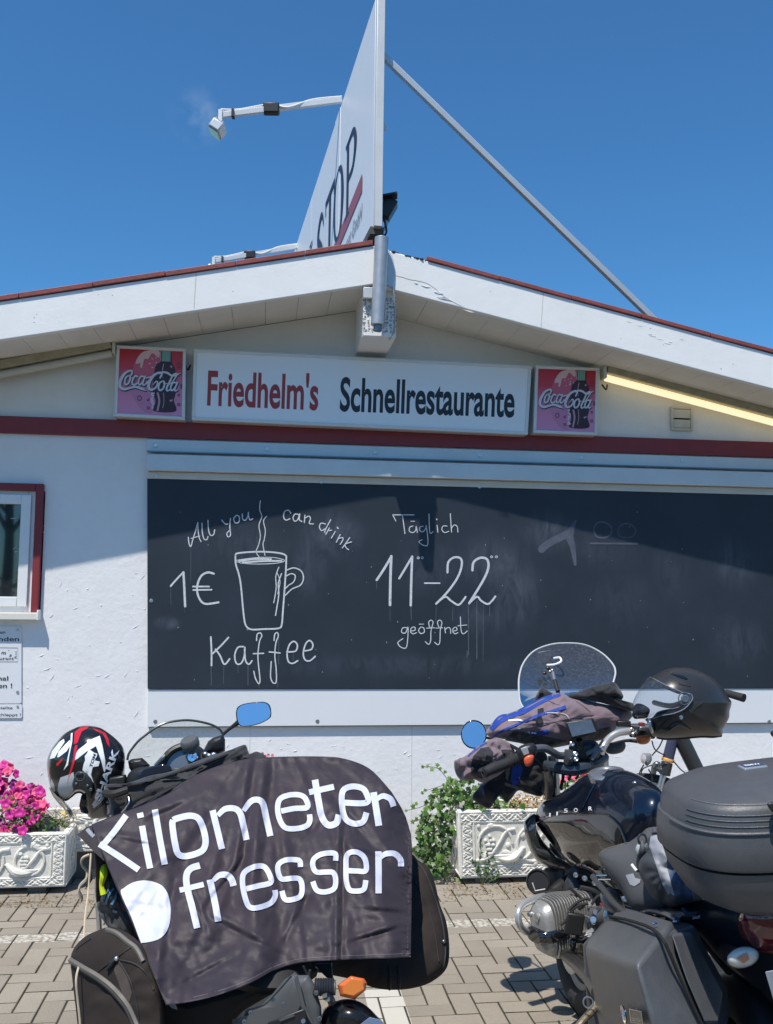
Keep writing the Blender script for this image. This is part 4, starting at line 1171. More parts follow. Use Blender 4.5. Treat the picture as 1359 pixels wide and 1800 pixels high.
# dark floodlight behind the foot of the sign
t = thing('black_floodlight', 'small black floodlight behind the foot of the roof sign', 'lamp', P(678, 395, 6.25))
c = P(680, 368, 6.25)
MB().box(c, (.10, .12, .14), Matrix.Rotation(.5, 3, 'Y')).build('lamp_head', blackpl, t, bevel=.01)
MB().beam(c + Vector((-.05, -.06, .05)), c + Vector((.07, -.06, .075)), .10, .012, Vector((0, 0, 1))).build('visor', blackpl, t)
MB().tube([c + Vector((-.03, 0, 0)), c + Vector((.0, 0, -.1)), c + Vector((-.03, 0, -.16))], .012).build('bracket', alu, t)
MB().tube([c + Vector((-.03, -.03, -.05)), c + Vector((.0, -.03, -.17)), c + Vector((-.05, -.02, -.22)), c + Vector((-.09, 0, -.25))], .007).build('cable', blackpl, t)
# ================================================================== planters and plants
leaf_m = [M('leaf_green', (.055, .12, .022), .45, trans=0, spec=.4), M('leaf_light', (.10, .20, .035), .45), M('leaf_dark', (.025, .060, .014), .5)]
stem_m = M('stem_green', (.08, .11, .03), .7)
def planter(label, u0, u1, vf, dep, z0, z1, flare=.02, grp='ornate cast planters along the wall', foot=True):
    t = thing('planter', label, 'planter', WW(u0, vf, 0), grp, PSI)
    ABS[t.name] = Vector((u0, vf, 0))
    H = z1 - z0; th = .035
    def ring(ex, z, inn=0.0): return [(u0 + flare - ex + inn, vf + flare - ex + inn, z), (u1 - flare + ex - inn, vf + flare - ex + inn, z), (u1 - flare + ex - inn, vf + dep - flare + ex - inn, z), (u0 + flare - ex + inn, vf + dep - flare + ex - inn, z)]
    MB().loft([ring(0, z0), ring(flare, z1), ring(flare, z1, th), ring(flare, z1 - .05, th)], caps=False).add(ring(0, z0), [(3, 2, 1, 0)]).build('body', concrete, t, bevel=.005, ang=30)
    MB().add(ring(flare, z1 - .045, th - .002), [(0, 1, 2, 3)]).build('soil', soil, t)
    if foot:
        for a in (u0 + .12, u1 - .22): wbox(a, a + .10, vf + .04, vf + dep - .03, 0, z0).build('foot', M('foot_dark', (.12, .115, .11), .9), t)
    L = u1 - u0
    def face(s, h, out=0.0):        # front face coordinates: s along, h up (0..1)
        ex = flare * h
        return Vector((u0 + flare - ex + s * (L - 2 * (flare - ex)), vf + flare - ex - out, z0 + H * h))
    def sface(k, side, h, out=0.0):
        ex = flare * h
        x = (u0 + flare - ex - out) if side < 0 else (u1 - flare + ex + out)
        return Vector((x, vf + (flare - ex) + k * (dep - 2 * (flare - ex)), z0 + H * h))
    # raised frame bars
    fr = MB()
    def rail(f, a, b, w_=.007): fr.tube([f(*a), f(*b)], w_, 6, smooth=0)
    for hh in (.035, .17, .83, .97): rail(face, (.01, hh), (.99, hh))
    for s_ in (.012, .10, .90, .988): rail(face, (s_, .035), (s_, .97))
    for sd in (-1, 1):
        for hh in (.04, .96): fr.tube([sface(.02, sd, hh), sface(.98, sd, hh)], .007, 6, smooth=0)
        for k in (.06, .94): fr.tube([sface(k, sd, .04), sface(k, sd, .96)], .007, 6, smooth=0)
    fr.build('moulded_frame', concrete, t)
    br = MB()                       # braid between the frame rails
    for h0, h1 in ((.05, .155), (.845, .955)):
        hm = (h0 + h1) / 2; am = (h1 - h0) / 2 * .8
        for ph in (0, math.pi * 2 / 3, math.pi * 4 / 3):
            br.tube([face(.02 + .96 * i / 90, hm + am * math.sin(i * .62 + ph), .002 + .004 * math.cos(i * 1.24 + ph)) for i in range(91)], .0055, 5, smooth=0)
    for s0, s1 in ((.022, .09), (.91, .98)):
        sm = (s0 + s1) / 2; am = (s1 - s0) / 2 * .75
        for ph in (0, math.pi * 2 / 3, math.pi * 4 / 3):
            br.tube([face(sm + am * math.sin(i * .62 + ph), .18 + .64 * i / 50, .002 + .004 * math.cos(i * 1.24 + ph)) for i in range(51)], .0055, 5, smooth=0)
    br.build('braid_relief', concrete, t)
    # vines, grapes, leaves, birds
    vn = MB(); gr = MB(); lf = MB()
    asp = L / H
    for k, s0 in enumerate((.24, .5, .76)):
        R = .27
        vn.tube([face(s0 + R / asp * math.cos(a), .5 + R * math.sin(a), .004) for a in [i * .33 + k for i in range(18)]], .008, 6, smooth=0)
        sg = 1 if k % 2 else -1
        vn.tube([face(s0 - .13, .26, .004), face(s0 - .05, .30, .005), face(s0 + .02, .50, .007), face(s0 + .07, .68, .005), face(s0 + .13, .72, .004)], .009, 6, smooth=5)
        for j in range(24):
            row = int(j ** .5); a = rnd(-.5, .5) * (5 - row) * .018
            gr.ell(face(s0 + sg * .035 + a, .62 - row * .065, .006), (.011, .010, .011), 7, 5)
        for j in range(6):
            a = rnd(0, 6.28); c = face(s0 + .085 * math.cos(a), .5 + .30 * math.sin(a), .004)
            lf.ell(c, (rnd(.02, .032), .008, rnd(.010, .018)), 8, 5, Matrix.Rotation(rnd(0, 3.1), 3, 'Y'))
    for s0, dr in ((.36, 1), (.68, -1)):
        q = [face(s0 - dr * .11, .30, .005), face(s0 - dr * .05, .27, .012), face(s0, .30, .016), face(s0 + dr * .04, .38, .014), face(s0 + dr * .06, .43, .010), face(s0 + dr * .08, .43, .004)]
        lf.tube(q, [.006, .018, .024, .016, .011, .003], 8, smooth=5)
        for j in range(4): lf.tube([face(s0 - dr * .02, .30 + j * .01, .012), face(s0 - dr * (.07 + .012 * j), .25 + j * .025, .008), face(s0 - dr * (.13 + .01 * j), .24 + j * .03, .003)], [.008, .007, .002], 5, smooth=3)
        for j in (0, .018): vn.tube([face(s0 + j, .26, .01), face(s0 + j - .01, .19, .003)], .004, 5, smooth=0)
    for s0 in (.13, .87, .20, .80):
        lf.ell(face(s0, .77, .004), (.012, .008, .012), 8, 5)
    for sd in (-1, 1):
        vn.tube([sface(.5 + .25 * math.cos(a), sd, .5 + .3 * math.sin(a), .003) for a in [i * .4 for i in range(16)]], .006, 6, smooth=0)
        for j in range(14): gr.ell(sface(.5 + rnd(-.12, .12), sd, .5 + rnd(-.16, .16), .004), .009, 6, 4)
    vn.build('vine_relief', concrete, t); gr.build('grape_relief', concrete, t, kind='stuff'); lf.build('bird_and_leaf_relief', concrete, t, kind='stuff')
    return t
vf1 = (G(60, 1573) - W0).dot(EV)
zz = lambda px, py, v: WL(px, py, v)[1]
u1_ = WL(118, 1510, vf1)[0]
PL1 = planter('ornate cream cast planter with grape relief full of pink petunias', u1_ - .86, u1_, vf1, .30, zz(100, 1559, vf1), zz(100, 1464, vf1), .004)
vf2 = (G(830, 1557) - W0).dot(EV)
u2_ = WL(805, 1425, vf2)[0]
PL2 = planter('ornate white cast planter overgrown by ivy between the two motorcycles', u2_, u2_ + .95, vf2, .30, zz(815, 1546, vf2), zz(815, 1425, vf2), .022)
vf3 = -.26
u3_ = WL(137, 1450, vf3)[0]
PL3 = planter('ornate white planter raised against the wall, mostly hidden behind the flag', u3_ - .30, u3_ + 1.45, vf3, .22, zz(150, 1497, vf3), zz(150, 1433, vf3), .004, foot=False)
wbox(u3_ - .2, u3_ + 1.4, vf3 + .05, -.02, 0, zz(150, 1497, vf3)).build('shade_dark_plinth', M('foot_dark', (.12, .115, .11), .9), PL3)  # added block; its dark colour stands for the shade under the raised planter

def flower_geo(r, petals=5, seed=0):
    vs = [(0, 0, -.35 * r)]; fs = []
    n = petals * 4
    for k, (q, h) in enumerate(((.30, -.12), (.75, .08), (1.0, .0))):
        for i in range(n):
            a = 2 * math.pi * i / n
            lobe = 1.0 if k == 0 else 1 - (.22 if k == 2 else .10) * (0.5 - 0.5 * math.cos(a * petals)) ** .6
            w_ = math.sin(a * petals * 1.0 + seed) * .10 * r * (k / 2)
            vs.append((r * q * lobe * math.cos(a), r * q * lobe * math.sin(a), h * r + w_))
    for i in range(n): fs.append((0, 1 + i, 1 + (i + 1) % n))
    for k in range(2):
        for i in range(n): fs.append((1 + k * n + i, 1 + (k + 1) * n + i, 1 + (k + 1) * n + (i + 1) % n, 1 + k * n + (i + 1) % n))
    return vs, fs
def orient(d, spin=0.0):
    d = d.normalized(); x = d.orthogonal().normalized(); y = d.cross(x)
    c, s = math.cos(spin), math.sin(spin)
    return Matrix((x * c + y * s, y * c - x * s, d)).transposed()
def pick(poly):
    xs = [p[0] for p in poly]; ys = [p[1] for p in poly]
    while True:
        p = (rnd(min(xs), max(xs)), rnd(min(ys), max(ys)))
        if inside(p, poly): return p
def scatter_parts(parent, name, geo, mats, places, cap=300):
    """places: (pos, dir, spin, scale, material index); parts share mesh data"""
    protos = {}
    off = ABS[parent.name]
    out = 0
    for pos, d, sp, s_, mi in places[:cap]:
        g_ = rnd(0, len(geo)); gi = int(g_)
        key = (gi, mi)
        if key not in protos:
            me = bpy.data.meshes.new(name); me.from_pydata(geo[gi][0], [], geo[gi][1]); me.materials.append(mats[mi])
            me.polygons.foreach_set('use_smooth', [True] * len(me.polygons)); protos[key] = me
        o = bpy.data.objects.new(name, protos[key]); COL.objects.link(o); o.parent = parent
        o.matrix_local = Matrix.Translation(pos - off) @ orient(d, sp).to_4x4() @ Matrix.Scale(s_, 4)
    rest = places[cap:]
    if rest:
        for mi in range(len(mats)):
            m = MB()
            for pos, d, sp, s_, k in rest:
                if k != mi: continue
                R_ = orient(d, sp); g0 = geo[int(rnd(0, len(geo)))]
                m.add([pos + R_ @ (Vector(p) * s_) for p in g0[0]], g0[1])
            if m.v: m.build('foliage', mats[mi], parent, kind='stuff')
magenta = M('petal_magenta', (.50, .010, .22), .55, var=(60, (.62, .04, .30), .6)); pinkp = M('petal_pink', (.75, .07, .20), .55, var=(60, (.78, .20, .34), .5)); purple = M('petal_purple', (.28, .012, .20), .55)
yellow = M('petal_yellow', (.80, .55, .03), .5)
def leafgeo(L, wd, fold=.15, n=4):
    vs = [(0, 0, 0)]; fs = []
    for i in range(1, n):
        t_ = i / n; w_ = wd * math.sin(math.pi * t_ ** .8)
        vs += [(L * t_, -w_, fold * w_ - .15 * L * t_ * t_), (L * t_, 0, -.15 * L * t_ * t_), (L * t_, w_, fold * w_ - .15 * L * t_ * t_)]
    vs.append((L, 0, -.15 * L)); e = len(vs) - 1
    fs += [(0, 1, 2), (0, 2, 3)]
    for i in range(n - 2):
        b = 1 + 3 * i; fs += [(b, b + 3, b + 4, b + 1), (b + 1, b + 4, b + 5, b + 2)]
    b = 1 + 3 * (n - 2); fs += [(b, e, b + 1), (b + 1, e, b + 2)]
    return vs, fs
TOC = Vector((0, -1, 0))
def rdir(k=.6, up=.35): return (TOC + Vector((rnd(-k, k), rnd(-k, k) * .5, up + rnd(-k, k)))).normalized()
# petunias
pt = thing('petunia_plant', 'thick cushion of magenta and pink petunias in the left planter', 'flowers', WW(u1_ - .5, vf1 + .15, zz(60, 1470, vf1)))
poly = [(-60, 1372), (0, 1342), (18, 1344), (34, 1362), (30, 1378), (60, 1384), (74, 1392), (84, 1412), (78, 1430), (66, 1436), (46, 1452), (34, 1474), (16, 1464), (-60, 1480)]
pl = []
for i in range(290):
    x, y = pick(poly); v = vf1 + .02 + (1490 - y) / 150 * .22 + rnd(-.03, .05)
    u, z = WL(x, y, v); mi = random.choices([0, 1, 2], [5, 4, 1.6])[0]
    pl.append((WW(u, v, z), rdir(.7, .35), rnd(0, 6), rnd(.85, 1.25), mi))
for x, y in ((17, 1432), (40, 1460), (70, 1390), (10, 1412), (34, 1428)):
    u, z = WL(x, y, vf1 - .03); pl.append((WW(u, vf1 - .03, z), Vector((.1, -1, .25)), 0, 1.2, 0))
scatter_parts(pt, 'flower', [flower_geo(.027, 5, k) for k in range(3)], [magenta, pinkp, purple], pl)
pl = []
for i in range(620):
    x, y = pick([(-60, 1390), (20, 1400), (60, 1420), (90, 1436), (118, 1446), (118, 1458), (60, 1462), (-60, 1484)]); v = vf1 + .02 + rnd(0, .16)
    u, z = WL(x, y, v); pl.append((WW(u, v, z), rdir(.9, .4), rnd(0, 6), rnd(.5, 1.0), random.choice([0, 0, 1, 2])))
scatter_parts(pt, 'leaf', [leafgeo(.032, .008), leafgeo(.024, .008)], leaf_m, pl, 0)
st = MB()
for i in range(40):
    x = rnd(70, 135); u, z = WL(x, 1452, vf1 + .12); a = WW(u, vf1 + .12, z)
    st.tube([a, a + Vector((rnd(-.03, .05), 0, .05)), a + Vector((rnd(-.07, .10), rnd(-.04, .04), rnd(.06, .13)))], .0012, 4, smooth=3)
st.build('dry_stems', M('dry_stem', (.22, .17, .09), .8), pt, kind='stuff')
yp = thing('yellow_flower', 'tiny yellow pansy at the right end of the left planter', 'flower', WW(*(lambda q: (q[0], vf1 + .1, q[1]))(WL(112, 1450, vf1 + .1))))
pl = []
for x, y, s_ in ((111, 1428, .55), (103, 1443, .4), (46, 1437, .4), (113, 1434, .3)):
    u, z = WL(x, y, vf1 + .08); pl.append((WW(u, vf1 + .08, z), Vector((.1, -1, .5)), 0, s_, 0))
scatter_parts(yp, 'bloom', [flower_geo(.022, 5)], [yellow], pl)
# ivy
def ivy_geo(r):
    pts = []
    rad = [(0, 1.0), (24, .55), (50, .82), (75, .45), (105, .62), (140, .38), (180, .16)]
    full = rad + [(360 - a, q) for a, q in rad[-2:0:-1]]
    vs = [(0, 0, .05 * r)]
    for a, q in full:
        a = math.radians(a); vs.append((r * q * math.cos(a), r * q * math.sin(a), -.12 * r * q * q))
    n = len(full)
    return vs, [(0, 1 + i, 1 + (i + 1) % n) for i in range(n)]
iv = thing('ivy_plant', 'bright green ivy spilling over the left end of the white planter', 'plant', WW(WL(770, 1540, vf2)[0], vf2 + .1, 0))
polyi = [(728, 1500), (733, 1455), (745, 1430), (752, 1405), (770, 1378), (800, 1366), (835, 1372), (860, 1392), (885, 1402), (925, 1412), (925, 1424), (850, 1424), (812, 1428), (803, 1440), (800, 1470), (793, 1500), (790, 1530), (782, 1546), (758, 1538), (745, 1520)]
pl = []
for i in range(640):
    x, y = pick(polyi)
    v = vf2 + .02 + rnd(-.05, .10) if x > 800 else vf2 + rnd(.0, .16)
    if i > 330: v += .10
    u, z = WL(x, y, v); pl.append((WW(u, v, z), rdir(.75, .5), rnd(0, 6), rnd(.55, 1.1), random.choices([0, 1, 2], [4, 4, 2])[0]))
for x, y in ((744, 1347), (752, 1348), (770, 1346), (775, 1352), (783, 1358), (790, 1366), (748, 1388), (742, 1395), (733, 1412), (728, 1418), (714, 1424), (727, 1445), (735, 1470), (731, 1440), (758, 1352), (784, 1543), (795, 1546), (806, 1547)):
    u, z = WL(x, y, vf2 + .08); pl.insert(0, (WW(u, vf2 + .08, z), rdir(.5, .3), rnd(0, 6), rnd(.5, .8), 1))
scatter_parts(iv, 'leaf', [ivy_geo(.034), ivy_geo(.028)], leaf_m, pl, 300)
st = MB()
for q in ([(800, 1400), (785, 1368), (768, 1350), (745, 1348)], [(770, 1400), (748, 1415), (728, 1422), (712, 1425)], [(760, 1430), (740, 1440), (726, 1445)], [(745, 1500), (760, 1470), (772, 1440), (770, 1400)], [(742, 1520), (752, 1500), (762, 1480)], [(780, 1380), (765, 1385), (748, 1390)]):
    st.tube([WW(WL(x, y, vf2 + .06)[0], vf2 + .06, WL(x, y, vf2 + .06)[1]) for x, y in q], .0022, 5)
st.build('stem', M('ivy_stem', (.16, .13, .06), .8), iv)
# withered flowers and a few red ones
dp = thing('withered_plant', 'dried golden brown flowers in the white planter beside the ivy', 'plant', WW(WL(940, 1420, vf2 + .12)[0], vf2 + .12, zz(940, 1425, vf2)))
pl = []
for i in range(460):
    x, y = pick([(888, 1415), (905, 1398), (930, 1388), (965, 1388), (985, 1400), (990, 1430), (960, 1440), (925, 1432), (895, 1425)]); v = vf2 + rnd(.0, .18)
    u, z = WL(x, y, v); pl.append((WW(u, v, z), rdir(1.0, .3), rnd(0, 6), rnd(.5, 1.0), random.choice([0, 1, 0, 2])))
scatter_parts(dp, 'dry_leaf', [leafgeo(.022, .008), flower_geo(.009, 5)], [M('dry_tan', (.42, .26, .11), .8), M('dry_gold', (.55, .38, .16), .8), M('dry_brown', (.20, .10, .04), .8)], pl, 0)
rp = thing('red_flowers', 'red and pink flowers glimpsed behind the fork of the right motorcycle', 'flowers', WW(WL(985, 1400, vf2 + .2)[0], vf2 + .2, zz(985, 1425, vf2)))
pl = []
for i in range(64):
    x, y = pick([(955, 1352), (1062, 1340), (1062, 1348), (1004, 1400), (955, 1400)]); v = vf2 + rnd(.08, .24)
    u, z = WL(x, y, v); pl.append((WW(u, v, z), rdir(.7, .3), rnd(0, 6), rnd(.5, .9), random.choice([0, 1])))
scatter_parts(rp, 'flower', [flower_geo(.026, 5)], [M('petal_red', (.55, .05, .08), .5), pinkp], pl)
pl = []
for i in range(220):
    x, y = pick([(955, 1370), (1050, 1362), (1050, 1440), (960, 1430)]); v = vf2 + rnd(.1, .26)
    u, z = WL(x, y, v); pl.append((WW(u, v, z), rdir(.9, .4), rnd(0, 6), rnd(.6, 1.1), random.choice([0, 1, 2])))
scatter_parts(rp, 'leaf', [leafgeo(.04, .014)], leaf_m, pl, 0)
gp = thing('pink_blossoms', 'two small pale pink blossoms peeking over the flag', 'flowers', WW(WL(468, 1420, -.15)[0], -.15, zz(468, 1433, -.15)))
pl = []
for x, y in ((461, 1325), (467, 1329), (479, 1328), (472, 1327)):
    u, z = WL(x, y, -.15); pl.append((WW(u, -.15, z), rdir(.6, .2), rnd(0, 6), .7, 0))
scatter_parts(gp, 'flower', [flower_geo(.018, 5)], [M('petal_pale', (.75, .25, .28), .5)], pl)
a = WW(WL(468, 1420, -.15)[0], -.15, zz(468, 1433, -.15)); b_ = WW(WL(470, 1330, -.15)[0], -.15, zz(470, 1330, -.15))
MB().tube([a, (a + b_) / 2 + Vector((.02, 0, 0)), b_], .002, 5).build('stem', stem_m, gp)
# weed in front of the white planter
wd = thing('weed', 'straggly weed growing from the paving before the white planter', 'plant', G(848, 1553))
vw = (G(848, 1556) - W0).dot(EV)
st = MB(); pl = []
for q in ([(846, 1554), (842, 1520), (845, 1490), (843, 1470)], [(848, 1554), (852, 1525), (856, 1500)], [(850, 1554), (862, 1535), (872, 1515)], [(850, 1555), (840, 1530), (832, 1512)], [(852, 1555), (868, 1545), (876, 1535)], [(848, 1555), (858, 1520), (868, 1508)]):
    p3 = [WW(WL(x, y, vw)[0], vw, WL(x, y, vw)[1]) for x, y in q]
    st.tube(p3, .0016, 5)
    for p_ in crom([tuple(p) for p in p3], 6)[4:]:
        for _ in range(2): pl.append((Vector(p_), rdir(1.0, .4), rnd(0, 6), rnd(.4, .8), random.choice([0, 2, 1])))
st.build('stem', stem_m, wd); scatter_parts(wd, 'leaf', [leafgeo(.030, .008)], leaf_m, pl, 0)
# litter of dry leaves, soil and moss at the wall foot
m = MB()
for i in range(520):
    if rnd(0, 1) < .5: x, y = rnd(0, 180), rnd(1572, 1590) + abs(random.gauss(0, 6))
    else: x, y = rnd(780, 940), rnd(1548, 1572) + abs(random.gauss(0, 6))
    p = G(x, y, .002); g0 = leafgeo(rnd(.008, .022), rnd(.002, .006)); R_ = orient(Vector((rnd(-.5, .5), rnd(-.5, .5), 1)), rnd(0, 6))
    m.add([p + R_ @ Vector(q) + Vector((0, 0, .003)) for q in g0[0]], g0[1])
m.build('dry_litter', M('litter', (.26, .17, .08), .9, var=(30, (.14, .09, .04), .8)), kind='stuff', label='thin scatter of dry leaf litter on the paving along the planters', cat='litter')
# ================================================================== motorcycle under the flag (left)
fabric_bk = M('black_fabric', (.022, .022, .026), .8, sheen=.3, bump=[(14, .006, 4), (400, .0006)])
bagm = M('bag_brown_black', (.030, .023, .021), .9, spec=.25, bump=[(600, .0004), (9, .004)], var=(4, (.042, .031, .027), .6))
bagd = M('bag_black', (.018, .016, .016), .7, bump=(500, .0004))
piping = M('bag_piping', (.13, .12, .105), .6)
greypl = M('grey_plastic', (.085, .088, .092), .55, bump=(400, .0003))
cord_m = M('cord_beige', (.55, .46, .34), .8)
def T3(pts, Y=None): return [P(*p) if len(p) == 3 else P(p[0], p[1], Y) for p in pts]
mc = thing('motorcycle', 'black touring motorcycle parked on the left, mostly covered by a printed flag', 'motorcycle', G(330, 1790) * 0 + Vector((P(480, 1740, 2.35).x - .2, 2.9, 0)))
# wheels, frame and engine (largely hidden)
def wheel(parent, c, axis, R, tw, spokes=6, tm=rubber, rm=steel_d, disc=False):
    ty = MB().torus(c, axis, R - tw, tw, 48, 12).build('tyre', tm, parent)
    MB().torus(c, axis, R - tw * 1.9, tw * .55, 48, 8).build('rim', rm, parent)
    ax = Vector(axis).normalized(); nx = ax.orthogonal().normalized(); ny = ax.cross(nx)
    MB().cyl(Vector(c) - ax * .05, Vector(c) + ax * .05, .045).build('hub', rm, parent)
    for i in range(spokes):
        a = 2 * math.pi * i / spokes; d = nx * math.cos(a) + ny * math.sin(a)
        MB().beam(Vector(c) + d * .03, Vector(c) + d * (R - tw * 2), .03, .018, ax).build('spoke', rm, parent)
    if disc: MB().lathe(Vector(c) - ax * .07, ax, [(.05, 0), (.14, 0), (.14, .005), (.05, .005)], 36).build('brake_disc', steel, parent)
hd = Vector((-.36, 1, 0)).normalized(); ax = Vector((hd.y, -hd.x, 0)) 
rearc = Vector((P(480, 1740, 2.35).x + .02, 2.30, .30)); frontc = rearc + hd * 1.45
wheel(mc, rearc, ax, .30, .065, 6, disc=True); wheel(mc, frontc, ax, .30, .055, 6, disc=True)
MB().box(rearc + hd * .75 + Vector((0, 0, .20)), (.32, .5, .42), Matrix.Rotation(math.atan2(hd.y, hd.x) - math.pi / 2, 3, 'Z')).build('engine', steel_d, mc, bevel=.05, seg=3)
MB().tube([rearc + hd * .3 + Vector((0, 0, .42)), rearc + hd * .8 + Vector((0, 0, .48)), frontc + Vector((0, 0, .5)) - hd * .25], .03).build('frame', blackpl, mc)
MB().beam(rearc + ax * .09, rearc + hd * .5 + ax * .09 + Vector((0, 0, .05)), .04, .06).build('swingarm', steel_d, mc)
for s_ in (-.1, .1): MB().tube([frontc + ax * s_, frontc + ax * s_ + Vector((0, 0, .66)) - hd * .30], .026, smooth=0).build('fork_leg', steel, mc)
sd_ = rearc + hd * .55 - ax * .16
MB().tube([sd_ + Vector((0, 0, -.02)), sd_ - ax * .18 + Vector((0, 0, -.29))], .012, smooth=0).build('side_stand', steel_d, mc)
MB().ell(rearc + hd * .35 + Vector((0, 0, .52)), (.16, .36, .07), 20, 10, Matrix.Rotation(math.atan2(hd.y, hd.x) - math.pi / 2, 3, 'Z')).build('seat', bagd, mc)
MB().ell(rearc + hd * .88 + Vector((0, 0, .58)), (.19, .28, .16), 20, 12, Matrix.Rotation(math.atan2(hd.y, hd.x) - math.pi / 2, 3, 'Z')).build('tank', blackgl, mc)
# tail: fender, plate holder, indicator
pf = Puff([(408, 1792), (428, 1788), (432, 1775), (458, 1768), (478, 1748), (500, 1722), (512, 1714), (519, 1708), (524, 1714), (543, 1714), (553, 1730), (565, 1770), (567, 1830), (540, 1880), (410, 1880)], lin(410, 2.33, 560, 2.25), .05, .06, e=4, smooth=False, rings=8)
pf.mb().build('tail_fairing', greypl, mc, ang=50)
slab([(520, 1712), (524, 1716), (536, 1766), (552, 1800), (548, 1802), (530, 1772), (517, 1722)], 2.195, .012).build('fairing_ridge', greypl, mc, bevel=.002)
slab([(470, 1797), (534, 1773), (538, 1778), (542, 1830), (474, 1830)], 2.19, .02).build('tail_panel', blackpl, mc, bevel=.003)
slab([(490, 1792), (516, 1782), (518, 1786), (492, 1796)], 2.186, .01).build('panel_recess', greypl, mc)
MB().cyl(P(533, 1795, 2.185), P(533, 1795, 2.2), .005).build('screw', steel_d, mc)
pf = Puff([(563, 1800), (570, 1775), (590, 1760), (615, 1756), (640, 1765), (662, 1785), (678, 1805), (690, 1850), (560, 1850)], 2.30, .10, .12, e=2.2)
pf.mb().build('rear_mudguard', M('satin_black', (.012, .012, .013), .25), mc)
slab([(634, 1800), (650, 1788), (668, 1792), (680, 1806), (690, 1850), (630, 1850)], 2.18, .004).build('number_plate', M('plate_back', (.16, .22, .34), .3), mc, bevel=.001)
MB().tube(T3([(552, 1733), (570, 1736), (590, 1736)], 2.22), .016, 14, smooth=0).build('indicator_stalk', greypl, mc)
for i in range(8):
    x = 555 + i * 4.3; MB().torus(P(x, 1735, 2.22), (1, 0, 0), .0165, .0028, 18, 6).build('stalk_ring', blackpl, mc)
pf = Puff([(593, 1732), (606, 1722), (617, 1715), (641, 1720), (645, 1727), (643, 1741), (623, 1757), (598, 1751)], 2.22, .022, .03, e=3, smooth=False)
ind = pf.mb().build('indicator', orange_l, mc, ang=40)
slab([(603, 1735), (618, 1722), (636, 1724), (640, 1738), (621, 1750), (604, 1746)], 2.196, .003).build('indicator_reflector', M('indicator_inner', (.80, .24, .05), .15, coat=1, bump=(400, .0003)), ind)
MB().tube(T3([(570, 1750), (580, 1755), (584, 1764)], 2.2), .009).build('cable_clip', blackgl, mc)
for q in ((572, 1750), (577, 1757)): MB().beam(P(q[0] - 5, q[1] + 1, 2.18), P(q[0] + 3, q[1] - 1, 2.18), .012, .004).build('clip', steel, mc)
slab([(546, 1692), (585, 1690), (586, 1722), (578, 1722), (560, 1705)], 2.42, .03).build('light_housing', M('dark_lens', (.02, .035, .045), .08, coat=1), mc, bevel=.004)
MB().tube(T3([(533, 1698), (545, 1722), (552, 1735)], 2.3), .003).build('cable', blackpl, mc)
# side bags
def bag(label, outline, Y, T, Tb, e, extra):
    t = thing('side_bag', label, 'saddlebag', P(outline[0][0], outline[0][1], 2.4) * 1, 'soft side bags of the left motorcycle')
    pf = Puff(outline, Y, T, Tb, e=e, n=8, rings=14, amp=.012, wr=60)
    pf.mb().build('bag_body', bagm, t)
    extra(t, pf); return t
def fseam(pf, pts, r=.003, lift=.001): return MB().tube([pf.front(x, y, lift) for x, y in crom(pts, 6)], r, 6, smooth=0)
def lbag(t, pf):
    fseam(pf, [(125, 1688), (148, 1702), (175, 1718), (200, 1738), (225, 1768), (243, 1808)], .0075, .002).build('zip_piping', piping, t)
    fseam(pf, [(126, 1693), (146, 1707), (172, 1723), (196, 1743), (220, 1772), (236, 1808)], .004, .010).build('zip', bagd, t)
    fseam(pf, [(188, 1634), (205, 1640), (224, 1655), (240, 1668), (252, 1690)], .006).build('top_piping', piping, t)
    fseam(pf, [(160, 1650), (136, 1668), (130, 1690)], .002).build('seam', bagd, t)
    fseam(pf, [(172, 1708), (190, 1694), (204, 1684), (234, 1662)], .0022).build('seam', bagd, t)
    fseam(pf, [(208, 1687), (236, 1694), (258, 1712), (270, 1740)], .0022).build('seam', bagd, t)
    fseam(pf, [(208, 1688), (228, 1722), (240, 1765), (246, 1808)], .0022).build('seam', bagd, t)
    MB().tube([pf.front(204, 1683, .006), pf.front(196, 1694, .010), pf.front(188, 1704, .010)], [.003, .005, .004], 8).build('zip_pull', blackpl, t)
    MB().ell(pf.front(205, 1685, .008), .006, 8, 6).build('zip_slider', steel, t)
    A = Flat(); A.poly([(208, 1690), (200, 1704), (220, 1760), (226, 1765), (232, 1745), (222, 1712)])
    A.mesh(lambda x, y, l: pf.front(x, y, .0012 + l), maxlen=10).build('mesh_panel', M('bag_mesh', (.075, .055, .05), .8), t)
lb = bag('brown black soft side bag with grey piping at the lower left', [(124, 1686), (132, 1664), (150, 1646), (171, 1636), (196, 1629), (225, 1640), (250, 1662), (270, 1700), (284, 1745), (290, 1800), (290, 1900), (250, 1960), (160, 1950), (143, 1860), (134, 1780), (127, 1720)],
         lin2([(124, 1700, 2.50), (280, 1700, 2.36), (200, 1900, 2.40)]), .12, .14, 4.2, lbag)
def rbag(t, pf):
    fseam(pf, [(727, 1512), (745, 1530), (762, 1570), (777, 1620), (783, 1668), (780, 1700)], .003).build('zip', bagd, t)
    fseam(pf, [(728, 1545), (745, 1580), (762, 1628), (772, 1690)], .0022).build('seam', bagd, t)
    fseam(pf, [(684, 1700), (686, 1720), (685, 1738)], .005).build('strap', bagd, t)
    fseam(pf, [(700, 1700), (702, 1720), (701, 1737)], .005).build('strap', bagd, t)
    MB().ell(pf.front(780, 1655, .004), .006, 8, 6).build('zip_slider', steel_d, t)
